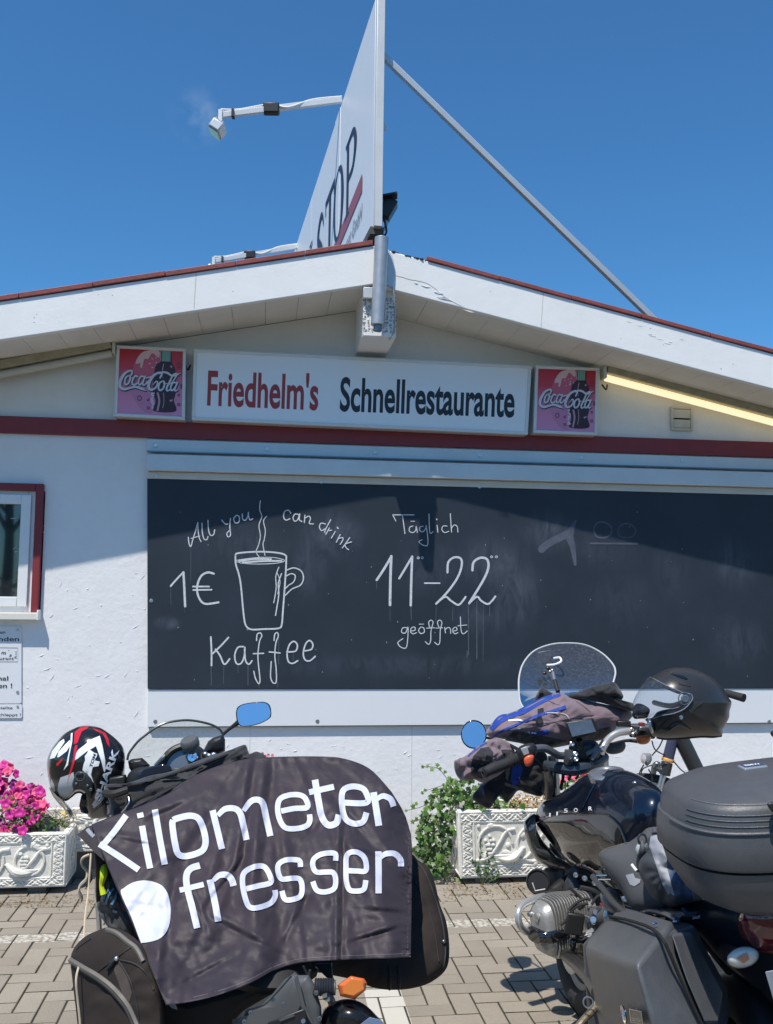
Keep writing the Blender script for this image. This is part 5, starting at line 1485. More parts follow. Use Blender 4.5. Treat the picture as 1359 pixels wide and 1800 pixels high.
rb_ = bag('dark soft side bag bulging out to the right below the flag', [(718, 1500), (735, 1512), (753, 1524), (764, 1550), (773, 1588), (785, 1622), (790, 1668), (785, 1702), (762, 1724), (735, 1735), (700, 1740), (660, 1737), (620, 1722), (575, 1712), (545, 1700), (540, 1640), (600, 1540), (660, 1500)],
          lin2([(720, 1500, 2.86), (560, 1700, 2.66), (780, 1700, 2.70)]), .10, .12, 3.4, rbag)
slab([(275, 1745), (330, 1760), (420, 1735), (500, 1700), (560, 1690), (560, 1720), (500, 1735), (430, 1775), (405, 1800), (405, 1860), (275, 1860)], 2.48, .12).build('bag_bridge', bagd, mc, bevel=.02)
slab([(286, 1747), (292, 1745), (310, 1768), (312, 1775), (302, 1772), (285, 1755)], 2.34, .004).build('reflective_patch', M('reflective_grey', (.35, .36, .38), .5, bump=(300, .001)), lb)
# luggage roll on the seat under the flag
tb = thing('luggage_roll', 'dark luggage bundle strapped on the seat under the flag', 'bag', P(560, 1400, 2.9))
pf = Puff([(330, 1392), (400, 1352), (470, 1338), (560, 1337), (620, 1343), (665, 1372), (700, 1430), (712, 1500), (700, 1600), (600, 1650), (420, 1660), (330, 1600), (290, 1500)], lin2([(450, 1330, 3.02), (290, 1765, 2.62), (722, 1683, 2.66)]), .10, .16, e=3)
pf.mb().build('bundle', fabric_bk, tb)
# helmet-bag pocket with blue pattern and yellow strap seen left of the flag
sb = thing('stuff_sack', 'black mesh pouch with blue pattern and neon strap hanging left of the flag', 'bag', P(195, 1560, 2.75))
pf = Puff([(172, 1490), (205, 1480), (235, 1520), (262, 1600), (290, 1660), (250, 1664), (215, 1650), (190, 1630), (172, 1600), (166, 1572), (168, 1540), (178, 1512)], 2.78, .06, .10, e=2.2, amp=.02, wr=30)
pf.mb().build('pouch', fabric_bk, sb)
A = Flat()
for q in ([(186, 1590), (190, 1575), (200, 1562)], [(196, 1590), (202, 1580), (205, 1568)], [(198, 1601), (206, 1604)], [(182, 1580), (186, 1570), (192, 1563)]): A.stroke(q, 4)
A.mesh(lambda x, y, l: pf.front(x, y, .003 + l), maxlen=6).build('blue_pattern', M('pattern_blue', (.08, .20, .34), .4), sb)
MB().tube([pf.front(180, 1514, .02), pf.front(183, 1535, .02), pf.front(179, 1555, .018), pf.front(182, 1572, .016)], [.008, .011, .007, .009], 8).build('neon_strap', M('neon_yellow', (.62, .72, .02), .6), sb)
slab([(170, 1600), (174, 1640), (176, 1645), (180, 1642), (178, 1600)], 2.9, .02).build('frame_edge', steel_d, sb)
MB().beam(P(171, 1590, 2.9), P(175, 1650, 2.9), .008, .01).build('buckle', steel, sb)
for q in ([(300, 1372), (285, 1392), (262, 1402)], [(350, 1338), (362, 1345), (380, 1338)], [(545, 1705), (540, 1740), (534, 1760)], [(500, 1728), (520, 1745), (548, 1748)], [(575, 1755), (590, 1764), (604, 1760)]):
    MB().tube(T3(q, 2.28 if q[0][1] > 1600 else 3.15), .0035, 6).build('cable', rubber, mc)
for x, y in ((441, 1780), (498, 1765), (556, 1745), (430, 1796), (562, 1790), (480, 1758)):
    MB().lathe(P(x, y, 2.185), (0, -1, .15), [(.0055, 0), (.005, .003), (.002, .0035), (.002, .001), (0, .001)], 12).build('screw', steel_d, mc)
MB().tube(T3([(432, 1776, 2.2), (462, 1768, 2.19), (484, 1748, 2.18), (512, 1716, 2.18)]), .002, 6).build('panel_seam', blackgl, mc)
# ---- cockpit
ck = lambda pts, Y: T3(pts, Y)
pf = Puff([(222, 1376), (226, 1360), (240, 1350), (270, 1346), (300, 1340), (330, 1345), (350, 1352), (345, 1372), (300, 1390), (240, 1402), (226, 1395)], 3.25, .06, .12, e=3)
pf.mb().build('cockpit_shell', blackpl, mc)
slab([(243, 1362), (252, 1352), (285, 1343), (300, 1346), (303, 1356), (246, 1378)], 3.165, .02).build('display', M('screen_dark', (.008, .014, .03), .05, coat=1), mc, bevel=.004)
MB().torus(P(325, 1352, 3.2), (P(325, 1352, 3.2) - CAM), .075, .012, 30, 8).build('instrument_ring', blackpl, mc)
MB().lathe(P(325, 1352, 3.21), (CAM - P(325, 1352, 3.21)), [(.07, 0), (.07, .006), (0, .008)], 24).build('instrument', M('dial_grey', (.12, .14, .17), .1, coat=1), mc)
pf = Puff([(225, 1338), (232, 1334), (250, 1332), (264, 1345), (258, 1352), (232, 1358), (227, 1350)], 3.32, .04, .05, e=3, smooth=False); pf.mb().build('fairing_ear', blackpl, mc)
pf = Puff([(354, 1326), (366, 1303), (374, 1297), (392, 1291), (396, 1300), (396, 1320), (384, 1327)], 3.36, .04, .05, e=3, smooth=False); pf.mb().build('fairing_ear', blackpl, mc)
MB().tube(ck([(273, 1346), (285, 1334), (291, 1327)], 3.18), [.006, .008, .003], 8).build('clutch_lever', steel_d, mc)
o = P(338, 1315, 3.1)
MB().lathe(P(340, 1326, 3.1), Vector((-.25, -.35, 1)), [(.0, -.03), (.022, -.03), (.026, 0), (.014, .006), (.012, .022), (.028, .026), (.030, .034), (.030, .05), (.026, .056), (0, .058)], 24).build('ball_mount', M('mount_grey', (.10, .105, .11), .3), mc)
MB().lathe(P(340, 1331, 3.08), Vector((-.2, -.9, .4)), [(.016, 0), (.016, .01), (.006, .012), (.005, .02), (0, .02)], 14).build('mount_screw', chrome, mc)
for x, y in ((361, 1325), (368, 1328), (376, 1326)): MB().ell(P(x, y, 3.1), (.010, .008, .007), 8, 6).build('fitting', steel, mc)
clear = bpy.data.materials.new('clear_screen'); clear.use_nodes = True
def clear_mat(name, tint, fac, rough=.02, haze=(.7, .7, .68)):
    m = bpy.data.materials.new(name); m.use_nodes = True; nt = m.node_tree; nt.nodes.clear()
    out = nt.nodes.new('ShaderNodeOutputMaterial'); tr = nt.nodes.new('ShaderNodeBsdfTransparent'); gl = nt.nodes.new('ShaderNodeBsdfGlossy'); df = nt.nodes.new('ShaderNodeBsdfDiffuse')
    fr = nt.nodes.new('ShaderNodeFresnel'); fr.inputs['IOR'].default_value = 1.28
    tr.inputs[0].default_value = (*tint, 1); gl.inputs['Roughness'].default_value = rough; df.inputs[0].default_value = (*haze, 1)
    no = nt.nodes.new('ShaderNodeTexNoise'); no.inputs['Scale'].default_value = 90; no.inputs['Detail'].default_value = 9
    geo = nt.nodes.new('ShaderNodeNewGeometry'); nt.links.new(geo.outputs['Position'], no.inputs['Vector'])
    mr = nt.nodes.new('ShaderNodeMapRange'); mr.inputs['From Min'].default_value = .45; mr.inputs['From Max'].default_value = .8; mr.inputs['To Min'].default_value = fac * .7; mr.inputs['To Max'].default_value = fac * 1.9
    nt.links.new(no.outputs['Fac'], mr.inputs['Value'])
    m1 = nt.nodes.new('ShaderNodeMixShader'); m2 = nt.nodes.new('ShaderNodeMixShader')
    nt.links.new(mr.outputs[0], m1.inputs[0]); nt.links.new(tr.outputs[0], m1.inputs[1]); nt.links.new(df.outputs[0], m1.inputs[2])
    nt.links.new(fr.outputs[0], m2.inputs[0]); nt.links.new(m1.outputs[0], m2.inputs[1]); nt.links.new(gl.outputs[0], m2.inputs[2])
    nt.links.new(m2.outputs[0], out.inputs[0]); return m
bpy.data.materials.remove(clear)
scr1 = clear_mat('clear_acrylic', (.90, .91, .88), .10)
scr2 = clear_mat('scratched_acrylic', (.82, .84, .87), .07, haze=(.5, .55, .65))
visor_m = clear_mat('visor_plastic', (.72, .76, .82), .06, haze=(.5, .6, .75))
def screen(parent, outline, Y, bulge, mat, rim, rimm, c=None):
    pf = Puff(outline, Y, bulge, .0, e=0, n=8, rings=12, c=c)
    m = pf.mb(back=False)
    o = m.build('windscreen', mat, parent, solid=0)
    return pf
ws = [(224, 1336), (226, 1326), (233, 1315), (243, 1303), (255, 1293), (277, 1277), (299, 1269), (332, 1266), (366, 1272), (385, 1281), (392, 1291), (388, 1310), (370, 1335), (330, 1355), (280, 1365), (245, 1355)]
pf = screen(mc, ws, lin(224, 3.35, 392, 3.45), -.03, scr1, 0, 0, c=(310, 1330))
MB().tube([P(x, y, lin(224, 3.35, 392, 3.45)(x)) for x, y in crom(ws[:11], 6)], .0042, 8, smooth=0).build('screen_edge', M('edge_dark', (.05, .06, .05), .3), mc)
mo = [(415, 1249), (420, 1241), (434, 1236), (460, 1233.5), (472, 1237), (477, 1247), (477, 1258), (473, 1264), (455, 1273), (427, 1278), (418, 1272), (415, 1260)]
pf = Puff(mo, 3.5, .012, .03, e=6, n=6); mr_ = pf.mb().build('mirror', blackgl, mc)
def mirror_glass(parent, outline, Y, shrink, tilt):
    c = (sum(p[0] for p in outline) / len(outline), sum(p[1] for p in outline) / len(outline))
    o = [(c[0] + (x - c[0]) * shrink, c[1] + (y - c[1]) * shrink) for x, y in crom(outline, 5, True)]
    y0 = min(q[1] for q in o)
    pts = [P(x, y, Y + (y - y0) * tilt) for x, y in o]
    return MB().hexa(pts, [p + Vector((0, .004, 0)) for p in pts]).build('mirror_glass', mirror_m, parent, smooth=False)
mirror_glass(mr_, mo, 3.484, .93, -.0008)
MB().tube(T3([(391, 1292), (404, 1281), (419, 1270)], 3.47), [.006, .006, .010], 8).build('mirror_stalk', blackpl, mc)
# left bar end with grip, carrying the helmet
MB().tube(T3([(300, 1362, 3.3), (250, 1372, 3.3), (205, 1372, 3.3), (165, 1376, 3.3)]), .012).build('handlebar', blackpl, mc)
# black fabric cover between helmet and flag
cv = thing('black_jacket', 'black textile jacket laid across the cockpit behind the flag', 'jacket', P(300, 1400, 3.05))
pf = Puff([(184, 1390), (188, 1379), (225, 1376), (262, 1364), (300, 1356), (345, 1338), (380, 1326), (405, 1318), (430, 1309), (436, 1318), (440, 1326), (452, 1321), (470, 1333), (450, 1352), (360, 1380), (300, 1410), (240, 1430), (196, 1440), (194, 1414)], lin(184, 3.10, 470, 3.02), .05, .08, e=2.4, c=(330, 1370), amp=.03, wr=26)
jk = pf.mb().build('jacket_body', fabric_bk, cv)
fseam(pf, [(190, 1384), (240, 1379), (300, 1362), (350, 1345), (400, 1326)], .004, .004).build('seam', bagd, cv)
MB().tube([pf.front(184, 1394, .03), pf.front(200, 1396, .03), pf.front(225, 1388, .03)], [.011, .013, .012], 8).build('strap', bagd, cv)
MB().tube(T3([(226, 1401, 2.98), (227, 1411, 2.97), (221, 1420, 2.97), (214, 1428, 2.98)]), .0025).build('chain', steel, cv)

# ================================================================== the flag
fl_ = thing('flag', 'dark brown flag printed Kilometer fresser in white, draped over the left motorcycle', 'flag', P(450, 1700, 2.6))
top = [(161, 1450), (190, 1438), (250, 1416), (300, 1393), (335, 1368), (380, 1348), (430, 1335), (480, 1331), (560, 1330), (605, 1334), (650, 1352), (688, 1392)]
right = [(688, 1392), (708, 1425), (719, 1455), (724, 1485), (724, 1560), (723, 1620), (722, 1683)]
bot = [(292, 1767), (340, 1760), (390, 1747), (440, 1728), (480, 1707), (520, 1694), (570, 1689), (640, 1686), (722, 1683)]
left = [(161, 1450), (180, 1500), (205, 1560), (232, 1622), (262, 1695), (292, 1767)]
def curve(pts, n):
    q = crom(pts, 12); L = [0]
    for i in range(1, len(q)): L.append(L[-1] + math.hypot(q[i][0] - q[i - 1][0], q[i][1] - q[i - 1][1]))
    out = []; j = 0
    for i in range(n + 1):
        s = L[-1] * i / n
        while j < len(L) - 2 and L[j + 1] < s: j += 1
        t = (s - L[j]) / max(L[j + 1] - L[j], 1e-9); t = max(0, min(1, t))
        out.append((q[j][0] + (q[j + 1][0] - q[j][0]) * t, q[j][1] + (q[j + 1][1] - q[j][1]) * t))
    return out
fbase = lin2([(450, 1330, 2.86), (290, 1765, 2.20), (722, 1683, 2.36)])
def sstep(a, b, x):
    t = max(0, min(1, (x - a) / (b - a))); return t * t * (3 - 2 * t)
def FY(x, y):
    Y = fbase(x, y)
    dn = max(0, min(1, (y - 1340) / 350))
    # belly of the bundle beneath, softening towards the right edge
    Y += .05 * (1 - dn) * ((x - 470) / 260) ** 2
    Y -= .05 * math.sin(math.pi * dn)
    Y += .10 * sstep(660, 724, x) ** 1.5 * (1 - .5 * dn)
    # long folds that fan out from the top of the bundle
    ang = math.atan2(x - 475, y - 1240)
    d = math.hypot(x - 475, y - 1240) / 300
    g1 = noise.noise(Vector((ang * 7.0, d * .9, 3.1))); g2 = noise.noise(Vector((ang * 17.0, d * 1.6, 9.7)))
    Y += (.036 * g1 + .008 * g2) * (.25 + .9 * dn)
    # sharp creases (ridged)
    Y += -.010 * (1 - abs(noise.noise(Vector((ang * 10 + 5, d * 1.1, 1.3)))) * 2.2) * sstep(.05, .5, dn) * .8
    for (cx, cw, a0, a1, am) in ((600, 5, 1440, 1690, .020), (470, 9, 1360, 1560, .018), (440, 7, 1350, 1500, .013), (300, 8, 1560, 1700, .012)):
        sh = (y - a0) * (-.02 if cx == 600 else -.12)
        if a0 - 60 < y < a1 + 60:
            k = sstep(a0 - 50, a0 + 20, y) * (1 - sstep(a1 - 20, a1 + 60, y))
            q = (x - cx - sh) / cw
            Y += am * k * (q * math.exp(-q * q * .5))
    Y += .016 * noise.fractal(Vector((x / 70, y / 60, 2.2)), 1.0, 2.0, 3)
    Y += .0011 * noise.fractal(Vector((x / 10, y / 20, 7.2)), 1.0, 2.0, 2)
    hem = sstep(690, 722, x)
    for (cx, cy, an, ln, wd_, am) in ((620, 1440, .9, 60, 5, .010), (560, 1450, 2.2, 50, 4, .008), (400, 1540, -.9, 60, 4, .010), (350, 1600, 1.2, 50, 4, .009), (250, 1480, .2, 60, 4, .008), (300, 1420, -.4, 60, 5, .009), (680, 1600, .1, 50, 5, .009), (660, 1640, -.3, 60, 4, .010), (430, 1640, .5, 70, 5, .010), (520, 1610, -1.1, 60, 5, .010), (370, 1700, -.5, 60, 5, .010), (650, 1500, .3, 50, 4, .008)):
        ca_, sa_ = math.cos(an), math.sin(an); u_ = ((x - cx) * ca_ + (y - cy) * sa_) / ln; v_ = (-(x - cx) * sa_ + (y - cy) * ca_) / wd_
        if abs(u_) < 2 and abs(v_) < 4: Y += am * math.exp(-u_ * u_ * 1.5) * v_ * math.exp(-v_ * v_ * .5)
    Y += .009 * hem * noise.noise(Vector((x / 3, y / 4, 5)))
    return Y
NU, NV = 150, 130
ct, cbm, cl, cr = curve(top, NU), curve(bot, NU), curve(left, NV), curve(right, NV)
m = MB(); vs = []; fs = []
for j in range(NV + 1):
    t_ = j / NV
    for i in range(NU + 1):
        s = i / NU
        x = (1 - t_) * ct[i][0] + t_ * cbm[i][0] + (1 - s) * cl[j][0] + s * cr[j][0] - ((1 - s) * (1 - t_) * ct[0][0] + s * (1 - t_) * ct[-1][0] + (1 - s) * t_ * cbm[0][0] + s * t_ * cbm[-1][0])
        y = (1 - t_) * ct[i][1] + t_ * cbm[i][1] + (1 - s) * cl[j][1] + s * cr[j][1] - ((1 - s) * (1 - t_) * ct[0][1] + s * (1 - t_) * ct[-1][1] + (1 - s) * t_ * cbm[0][1] + s * t_ * cbm[-1][1])
        vs.append(P(x, y, FY(x, y)))
for j in range(NV):
    for i in range(NU):
        a = j * (NU + 1) + i; fs.append((a, a + NU + 1, a + NU + 2, a + 1))
# the part that lies back over the bundle
b0 = len(vs)
for j in range(1, 9):
    for i in range(NU + 1):
        x, y = ct[i]; p = P(x, y, FY(x, y)); k = sstep(0, 30, i) * 1.0
        vs.append(p + Vector((0, .045 * j * (.2 + .8 * k), -.006 * j * j * .35 - .012 * j)))
for j in range(8):
    for i in range(NU):
        r0 = i if j == 0 else b0 + (j - 1) * (NU + 1) + i; r1 = b0 + j * (NU + 1) + i
        fs.append((r0, r0 + 1, r1 + 1, r1))
flagm = M('flag_cloth', (.032, .025, .034), .58, sheen=.05, spec=.35, bump=[(16, .003, 5), (70, .0009, 5), (900, .0002)], var=(3, (.046, .032, .038), .6))
m.add(vs, fs).build('cloth', flagm, fl_, ang=180, solid=.0016)
# hem stitching
A = Flat(); A.stroke([(x, y - 7) for x, y in bot[1:]], 1.0, smooth=12); A.stroke([(x - 6, y) for x, y in right[3:]], .8, smooth=12)
fpr = lambda x, y, l=0.0: P(x, y, FY(x, y) - .0042 - l)
A.mesh(lambda x, y, l: P(x, y, FY(x, y) - .0014), maxlen=5).build('hem_stitch', M('stitch', (.12, .10, .11), .7), fl_)
# folded over upper left corner
q = [(138, 1467), (160, 1450.5), (182, 1512)]
slab([(136, 1467), (150, 1455), (162, 1450), (184, 1514), (168, 1500)], lin(136, 2.80, 184, FY(180, 1500) + .012), .003).build('folded_corner', flagm, fl_, smooth=False)
A = Flat(); A.stroke([(153, 1457), (158, 1463), (165, 1470)], 7, smooth=5)
A.mesh(lambda x, y, l: P(x, y, lin(136, 2.80, 184, FY(180, 1500) + .012)(x) - .002), maxlen=5).build('letter', M('flag_print', (.56, .58, .68), .5, bump=(16, .002)), fl_)
def k5(x, y): return (140 + x / 4.735, 1420 + y / 4.735)
def k3(x, y): return (280 + x / 4.8536, 1380 + y / 4.8536)
def k1(x, y): return (400 + x / 3.089, 1280 + y / 3.089)
def q1(x, y): return (200 + x / 4.8536, 1480 + y / 4.8536)
def q2(x, y): return (440 + x / 4.53, 1460 + y / 4.53)
fprint = MATS['flag_print']
def letter(cf, strokes, sc_, smooth=6):
    A = Flat()
    for pts, w_ in strokes: A.stroke([cf(*p) for p in pts], w_ / sc_ if not isinstance(w_, list) else [a / sc_ for a in w_], smooth=smooth)
    return A.mesh(fpr, step=.0002, maxlen=4.5).build('letter', fprint, fl_, ang=180)
letter(k5, [([(388, 62), (290, 195), (182, 325)], 50), ([(165, 300), (330, 405), (492, 516)], 52)], 4.735)
letter(k5, [([(480, 68), (532, 56)], 42), ([(520, 150), (550, 320), (587, 504)], 52)], 4.735)
letter(k5, [([(627, 14), (665, 240), (709, 472)], 52)], 4.735)
letter(k3, [([(120, 300), (112, 340), (135, 500), (165, 590), (240, 605), (350, 570), (390, 520), (392, 440), (360, 330), (320, 275), (250, 262), (150, 285), (120, 300)], 54)], 4.8536)
letter(k3, [([(455, 215), (495, 380), (535, 545)], 54), ([(500, 260), (560, 205), (640, 200), (690, 240), (715, 330), (745, 468)], [40, 50, 52, 54, 54, 54]), ([(720, 220), (780, 140), (840, 125), (885, 160), (915, 290), (948, 435)], [40, 50, 52, 54, 54, 54])], 4.8536)
letter(k3, [([(1040, 222), (1150, 200), (1262, 190), (1250, 120), (1200, 85), (1110, 85), (1030, 120), (1010, 200), (1030, 300), (1080, 365), (1180, 370), (1260, 345), (1285, 300), (1282, 250)], 46)], 4.8536)
letter(k1, [([(475, 280), (495, 400), (512, 480), (545, 525), (590, 515), (605, 470)], 36), ([(443, 348), (578, 318)], 32)], 3.089)
letter(k1, [([(628, 404), (756, 404), (752, 350), (722, 322), (665, 318), (625, 345), (622, 420), (640, 490), (685, 518), (735, 508), (755, 458)], 32)], 3.089)
letter(k1, [([(793, 348), (808, 440), (822, 530)], 36), ([(812, 385), (845, 368), (885, 385), (902, 425)], [24, 30, 32, 32])], 3.089)
letter(q1, [([(735, 200), (660, 225), (622, 280), (625, 380), (670, 560), (712, 735)], 56), ([(562, 412), (768, 362)], 46)], 4.8536)
letter(q1, [([(820, 322), (860, 500), (892, 678)], 56), ([(850, 330), (900, 285), (965, 282), (1005, 320), (1022, 375)], [36, 50, 54, 56, 56])], 4.8536)
letter(q1, [([(1130, 400), (1230, 375), (1340, 345), (1325, 270), (1280, 210), (1200, 212), (1115, 260), (1098, 340), (1120, 470), (1160, 555), (1240, 558), (1340, 520), (1378, 460), (1375, 410)], 46)], 4.8536)
letter(q2, [([(400, 290), (395, 245), (360, 232), (280, 235), (225, 270), (222, 330), (250, 385), (330, 380), (390, 385), (412, 440), (400, 520), (330, 550), (275, 545), (252, 480)], 42)], 4.53)
letter(q2, [([(680, 240), (680, 190), (640, 178), (560, 190), (505, 230), (500, 290), (530, 330), (600, 330), (660, 335), (680, 390), (668, 460), (600, 488), (530, 475), (498, 405)], 42)], 4.53)
letter(q2, [([(765, 318), (850, 322), (920, 318), (915, 230), (870, 180), (810, 170), (768, 200), (762, 290), (765, 400), (790, 470), (850, 482), (905, 465), (920, 395)], 42)], 4.53)
letter(q2, [([(1020, 165), (1022, 330), (1022, 500)], 50), ([(1035, 215), (1080, 185), (1150, 185), (1195, 230), (1200, 285)], [36, 44, 46, 48, 48])], 4.53)
A = Flat(); A.poly([q1(*p) for p in crom([(62, 440), (90, 390), (180, 340), (290, 330), (400, 365), (455, 430), (480, 520), (485, 610), (475, 700), (440, 780), (370, 835), (250, 860), (225, 840), (150, 640)], 4, True)])
A.mesh(fpr, maxlen=4.5).build('round_emblem', fprint, fl_, ang=180)
# cords hanging from the flag corner
MB().tube(T3([(158, 1502, 2.76), (146, 1508, 2.76), (144, 1520, 2.77), (153, 1532, 2.78), (152, 1545, 2.78), (142, 1556, 2.79), (139, 1566, 2.79), (143, 1578, 2.8), (141, 1586, 2.8)]), [.004, .004, .004, .0045, .005, .005, .004, .006, .003], 6).build('twisted_cord', cord_m, label='short frayed beige cord dangling from the folded flag corner', cat='cord')
MB().tube(T3([(160, 1500, 2.72), (158, 1530, 2.7), (155, 1570, 2.68), (150, 1610, 2.6), (148, 1645, 2.55), (149, 1668, 2.45), (140, 1695, 2.38), (134, 1722, 2.35), (137, 1760, 2.35), (141, 1800, 2.35), (142, 1850, 2.35)]), .0028, 6).build('thin_cord', cord_m, label='long thin beige cord hanging in front of the left side bag', cat='cord')

# ================================================================== left helmet
he = thing('helmet', 'black, white and red open face helmet hanging on the left handlebar', 'helmet', P(150, 1435, 3.3))
def h1(x, y): return (60 + x / 6.795, 1260 + y / 6.795)
hob = [(152, 600), (160, 500), (200, 400), (270, 300), (350, 210), (450, 150), (560, 108), (680, 105), (790, 130), (900, 200), (1000, 285), (1065, 370), (1088, 490), (1085, 640), (1070, 780), (1010, 900), (940, 1050), (870, 1200), (780, 1216), (690, 1214), (640, 1180), (606, 1110), (592, 1050), (596, 1000), (606, 960), (590, 915), (540, 895), (490, 910), (440, 955), (390, 995), (350, 990), (280, 950), (215, 880), (180, 780)]
hp = Puff([h1(*p) for p in hob], 3.34, .125, .12, e=2.1, c=h1(660, 600), n=5, rings=16)
shell = hp.mb().build('shell', M('helmet_black', (.012, .012, .014), .18, coat=.5), he, ang=60)
hsurf = lambda lift: (lambda x, y, l=0.0: hp.front(x, y, lift + l))
def hd_(polys, mat, name='stripe', lift=.0012, cf=h1, pf=None, ml=2.6, par=None):
    A = Flat()
    for p in polys: A.poly([cf(*q) for q in p])
    s_ = (lambda x, y, l=0.0: (pf or hp).front(x, y, lift + l))
    return A.mesh(s_, step=.00015, maxlen=ml).build(name, mat, par or shell, ang=180)
hw = M('helmet_white', (.80, .82, .84), .25, coat=.4); hr = M('helmet_red', (.55, .015, .03), .25, coat=.4); hg = M('helmet_silver', (.48, .50, .53), .3, coat=.4)
hd_([[(184, 505), (215, 410), (300, 300), (355, 262), (365, 300), (310, 380), (245, 490)]], hw)
hd_([[(275, 485), (290, 420), (370, 330), (428, 275), (425, 350), (390, 410), (300, 480)]], hw)
hd_([[(440, 195), (460, 190), (455, 300), (420, 470), (405, 575), (350, 640), (385, 560), (420, 400), (435, 280)]], hw)
hd_([[(485, 185), (560, 120), (655, 112), (650, 130), (570, 175), (540, 250), (520, 310), (475, 330), (480, 250)]], hr)
hd_([[(500, 335), (520, 340), (485, 540), (440, 680), (410, 760), (390, 880), (400, 740), (430, 640), (470, 480), (480, 370)]], hr)
hd_([[(690, 130), (780, 160), (850, 190), (890, 270), (905, 365), (870, 320), (850, 260), (820, 205), (740, 170)]], hr)
hd_([[(265, 560), (300, 530), (350, 485), (330, 530), (290, 580), (268, 590)]], hr)
hd_([[(160, 640), (185, 600), (180, 680), (165, 720)]], hr)
hd_([[(485, 520), (495, 450), (525, 395), (700, 260), (785, 225), (815, 340), (850, 520), (852, 640), (838, 665), (800, 520), (740, 350), (620, 420), (520, 500)]], hw)
hd_([[(655, 385), (720, 430), (755, 440), (750, 470), (720, 520), (785, 535), (770, 590), (700, 600), (680, 690), (712, 790), (640, 700), (578, 635), (590, 570), (610, 520), (605, 470), (635, 430)]], hw)
hd_([[(315, 725), (430, 685), (470, 660), (480, 720), (455, 800), (470, 870), (440, 930), (370, 985), (310, 950), (280, 880), (290, 800)]], hg)
hd_([[(205, 740), (235, 800), (252, 880), (240, 905), (205, 860), (198, 790)]], hg)
hd_([[(660, 1180), (850, 1035), (862, 1195), (780, 1212), (690, 1210)]], M('helmet_carbon', (.14, .14, .14), .4, bump=(500, .001)))
for pts, w_ in (([(760, 870), (760, 960), (700, 1060)], 30), ([(800, 900), (790, 980), (705, 1085)], 16), ([(830, 960), (790, 1020), (720, 1080)], 14)):
    A = Flat(); A.stroke([h1(*p) for p in pts], w_ / 6.795); A.mesh(hsurf(.0015), maxlen=2.6).build('claw_mark', hg, shell)
A = Flat(); A.text('SHARK', h1(790, 1010), h1(1015, 400), 82 / 6.795, .03, up=(-.93, -.36))
A.mesh(hsurf(.0018), maxlen=2.4).build('lettering', hw, shell)
A = Flat(); A.text('TOM', h1(690, 605), h1(740, 450), 34 / 6.795, .02, up=(-.93, -.36)); A.mesh(hsurf(.0024), maxlen=2.4).build('lettering', txt_blk, shell)
pv = Puff([h1(*p) for p in [(480, 720), (500, 665), (550, 645), (620, 665), (690, 740), (712, 850), (705, 940), (670, 980), (620, 910), (560, 870), (490, 870), (455, 820)]], 3.34 - .115, .016, .02, e=3)
pv.mb().build('pivot_cover', blackpl, shell)
for x, y, r in ((550, 710, .010), (505, 800, .004), (640, 822, .004), (680, 868, .005)):
    MB().lathe(pv.front(*h1(x, y), .0), Vector((0, -1, 0)), [(r, -.004), (r, .003), (r * .6, .004), (r * .5, .001), (0, .001)], 18).build('screw', steel_d if r < .01 else blackgl, shell)
MB().torus(pv.front(*h1(550, 710), .001), (0, 1, 0), .015, .0018, 24, 6).build('pivot_ring', greypl, shell)
MB().tube([hp.front(*h1(x, y), .002) for x, y in crom([(350, 985), (385, 992), (440, 955), (490, 912), (540, 898), (590, 918), (606, 960)], 4)], .004, 8, smooth=0).build('edge_trim', rubber, shell)
MB().tube([hp.front(*h1(x, y), -.01) for x, y in [(612, 950), (600, 1010), (590, 1060), (600, 1100), (630, 1110)]], .014, 8).build('cheek_pad', rubber, shell)
pvz = Puff([h1(*p) for p in [(186, 845), (205, 900), (280, 1000), (400, 1140), (432, 1205), (470, 1150), (430, 1080), (350, 995), (280, 940), (240, 900)]], 3.33, .10, .10, e=2)
pvz.mb().build('visor', clear_mat('visor_clear', (.86, .85, .80), .22), shell)
MB().tube([P(*h1(x, y), 3.23) for x, y in [(186, 845), (230, 940), (300, 1030), (400, 1140), (432, 1205)]], .0022, 6).build('visor_edge', M('edge_brown', (.22, .18, .12), .3), shell)
MB().box(P(*h1(1005, 770), 3.24), (.055, .03, .035), Matrix.Rotation(-.2, 3, 'Y')).build('vent_slider', blackpl, shell, bevel=.006)
pf = Puff([h1(*p) for p in [(800, 1000), (870, 940), (960, 930), (1120, 960), (1150, 1060), (1050, 1160), (900, 1200), (860, 1190), (850, 1030)]], 3.30, .06, .06, e=2.5, amp=.02, wr=20); pf.mb().build('neck_lining', fabric_bk, shell)
MB().tube([P(*h1(x, y), 3.22) for x, y in [(990, 1000), (985, 1030), (965, 1050)]], .003, 6).build('strap_ring', chrome, shell)
# ================================================================== right motorcycle
_P0 = P
def P(px, py, Y):            # distances below were first laid out on a shorter scale; stretch them about the tail
    return _P0(px, py, Y + .42 * (Y - 2.35) if Y > 2.35 else Y)
tankm = M('tank_blue_black', (.005, .011, .028), .32, .55, coat=1.0, bump=(900, .00012))
gpl = M('case_plastic', (.074, .077, .086), .40, bump=[(500, .0006, 2), (60, .0004)], var=(4, (.10, .10, .104), .6), var2=(40, (.060, .063, .07), .5))
gpl2 = M('case_shell_plastic', (.095, .100, .112), .36, bump=[(380, .0012, 2)], var=(5, (.125, .125, .125), .6), var2=(24, (.07, .073, .08), .6))
alum_c = M('cast_aluminium', (.46, .46, .45), .46, .65, bump=(160, .0012), var=(30, (.36, .35, .33), .6))
silver = M('silver_tube', (.62, .63, .64), .28, .6)
seatm = M('seat_grey', (.085, .088, .095), .6, bump=(500, .0006))
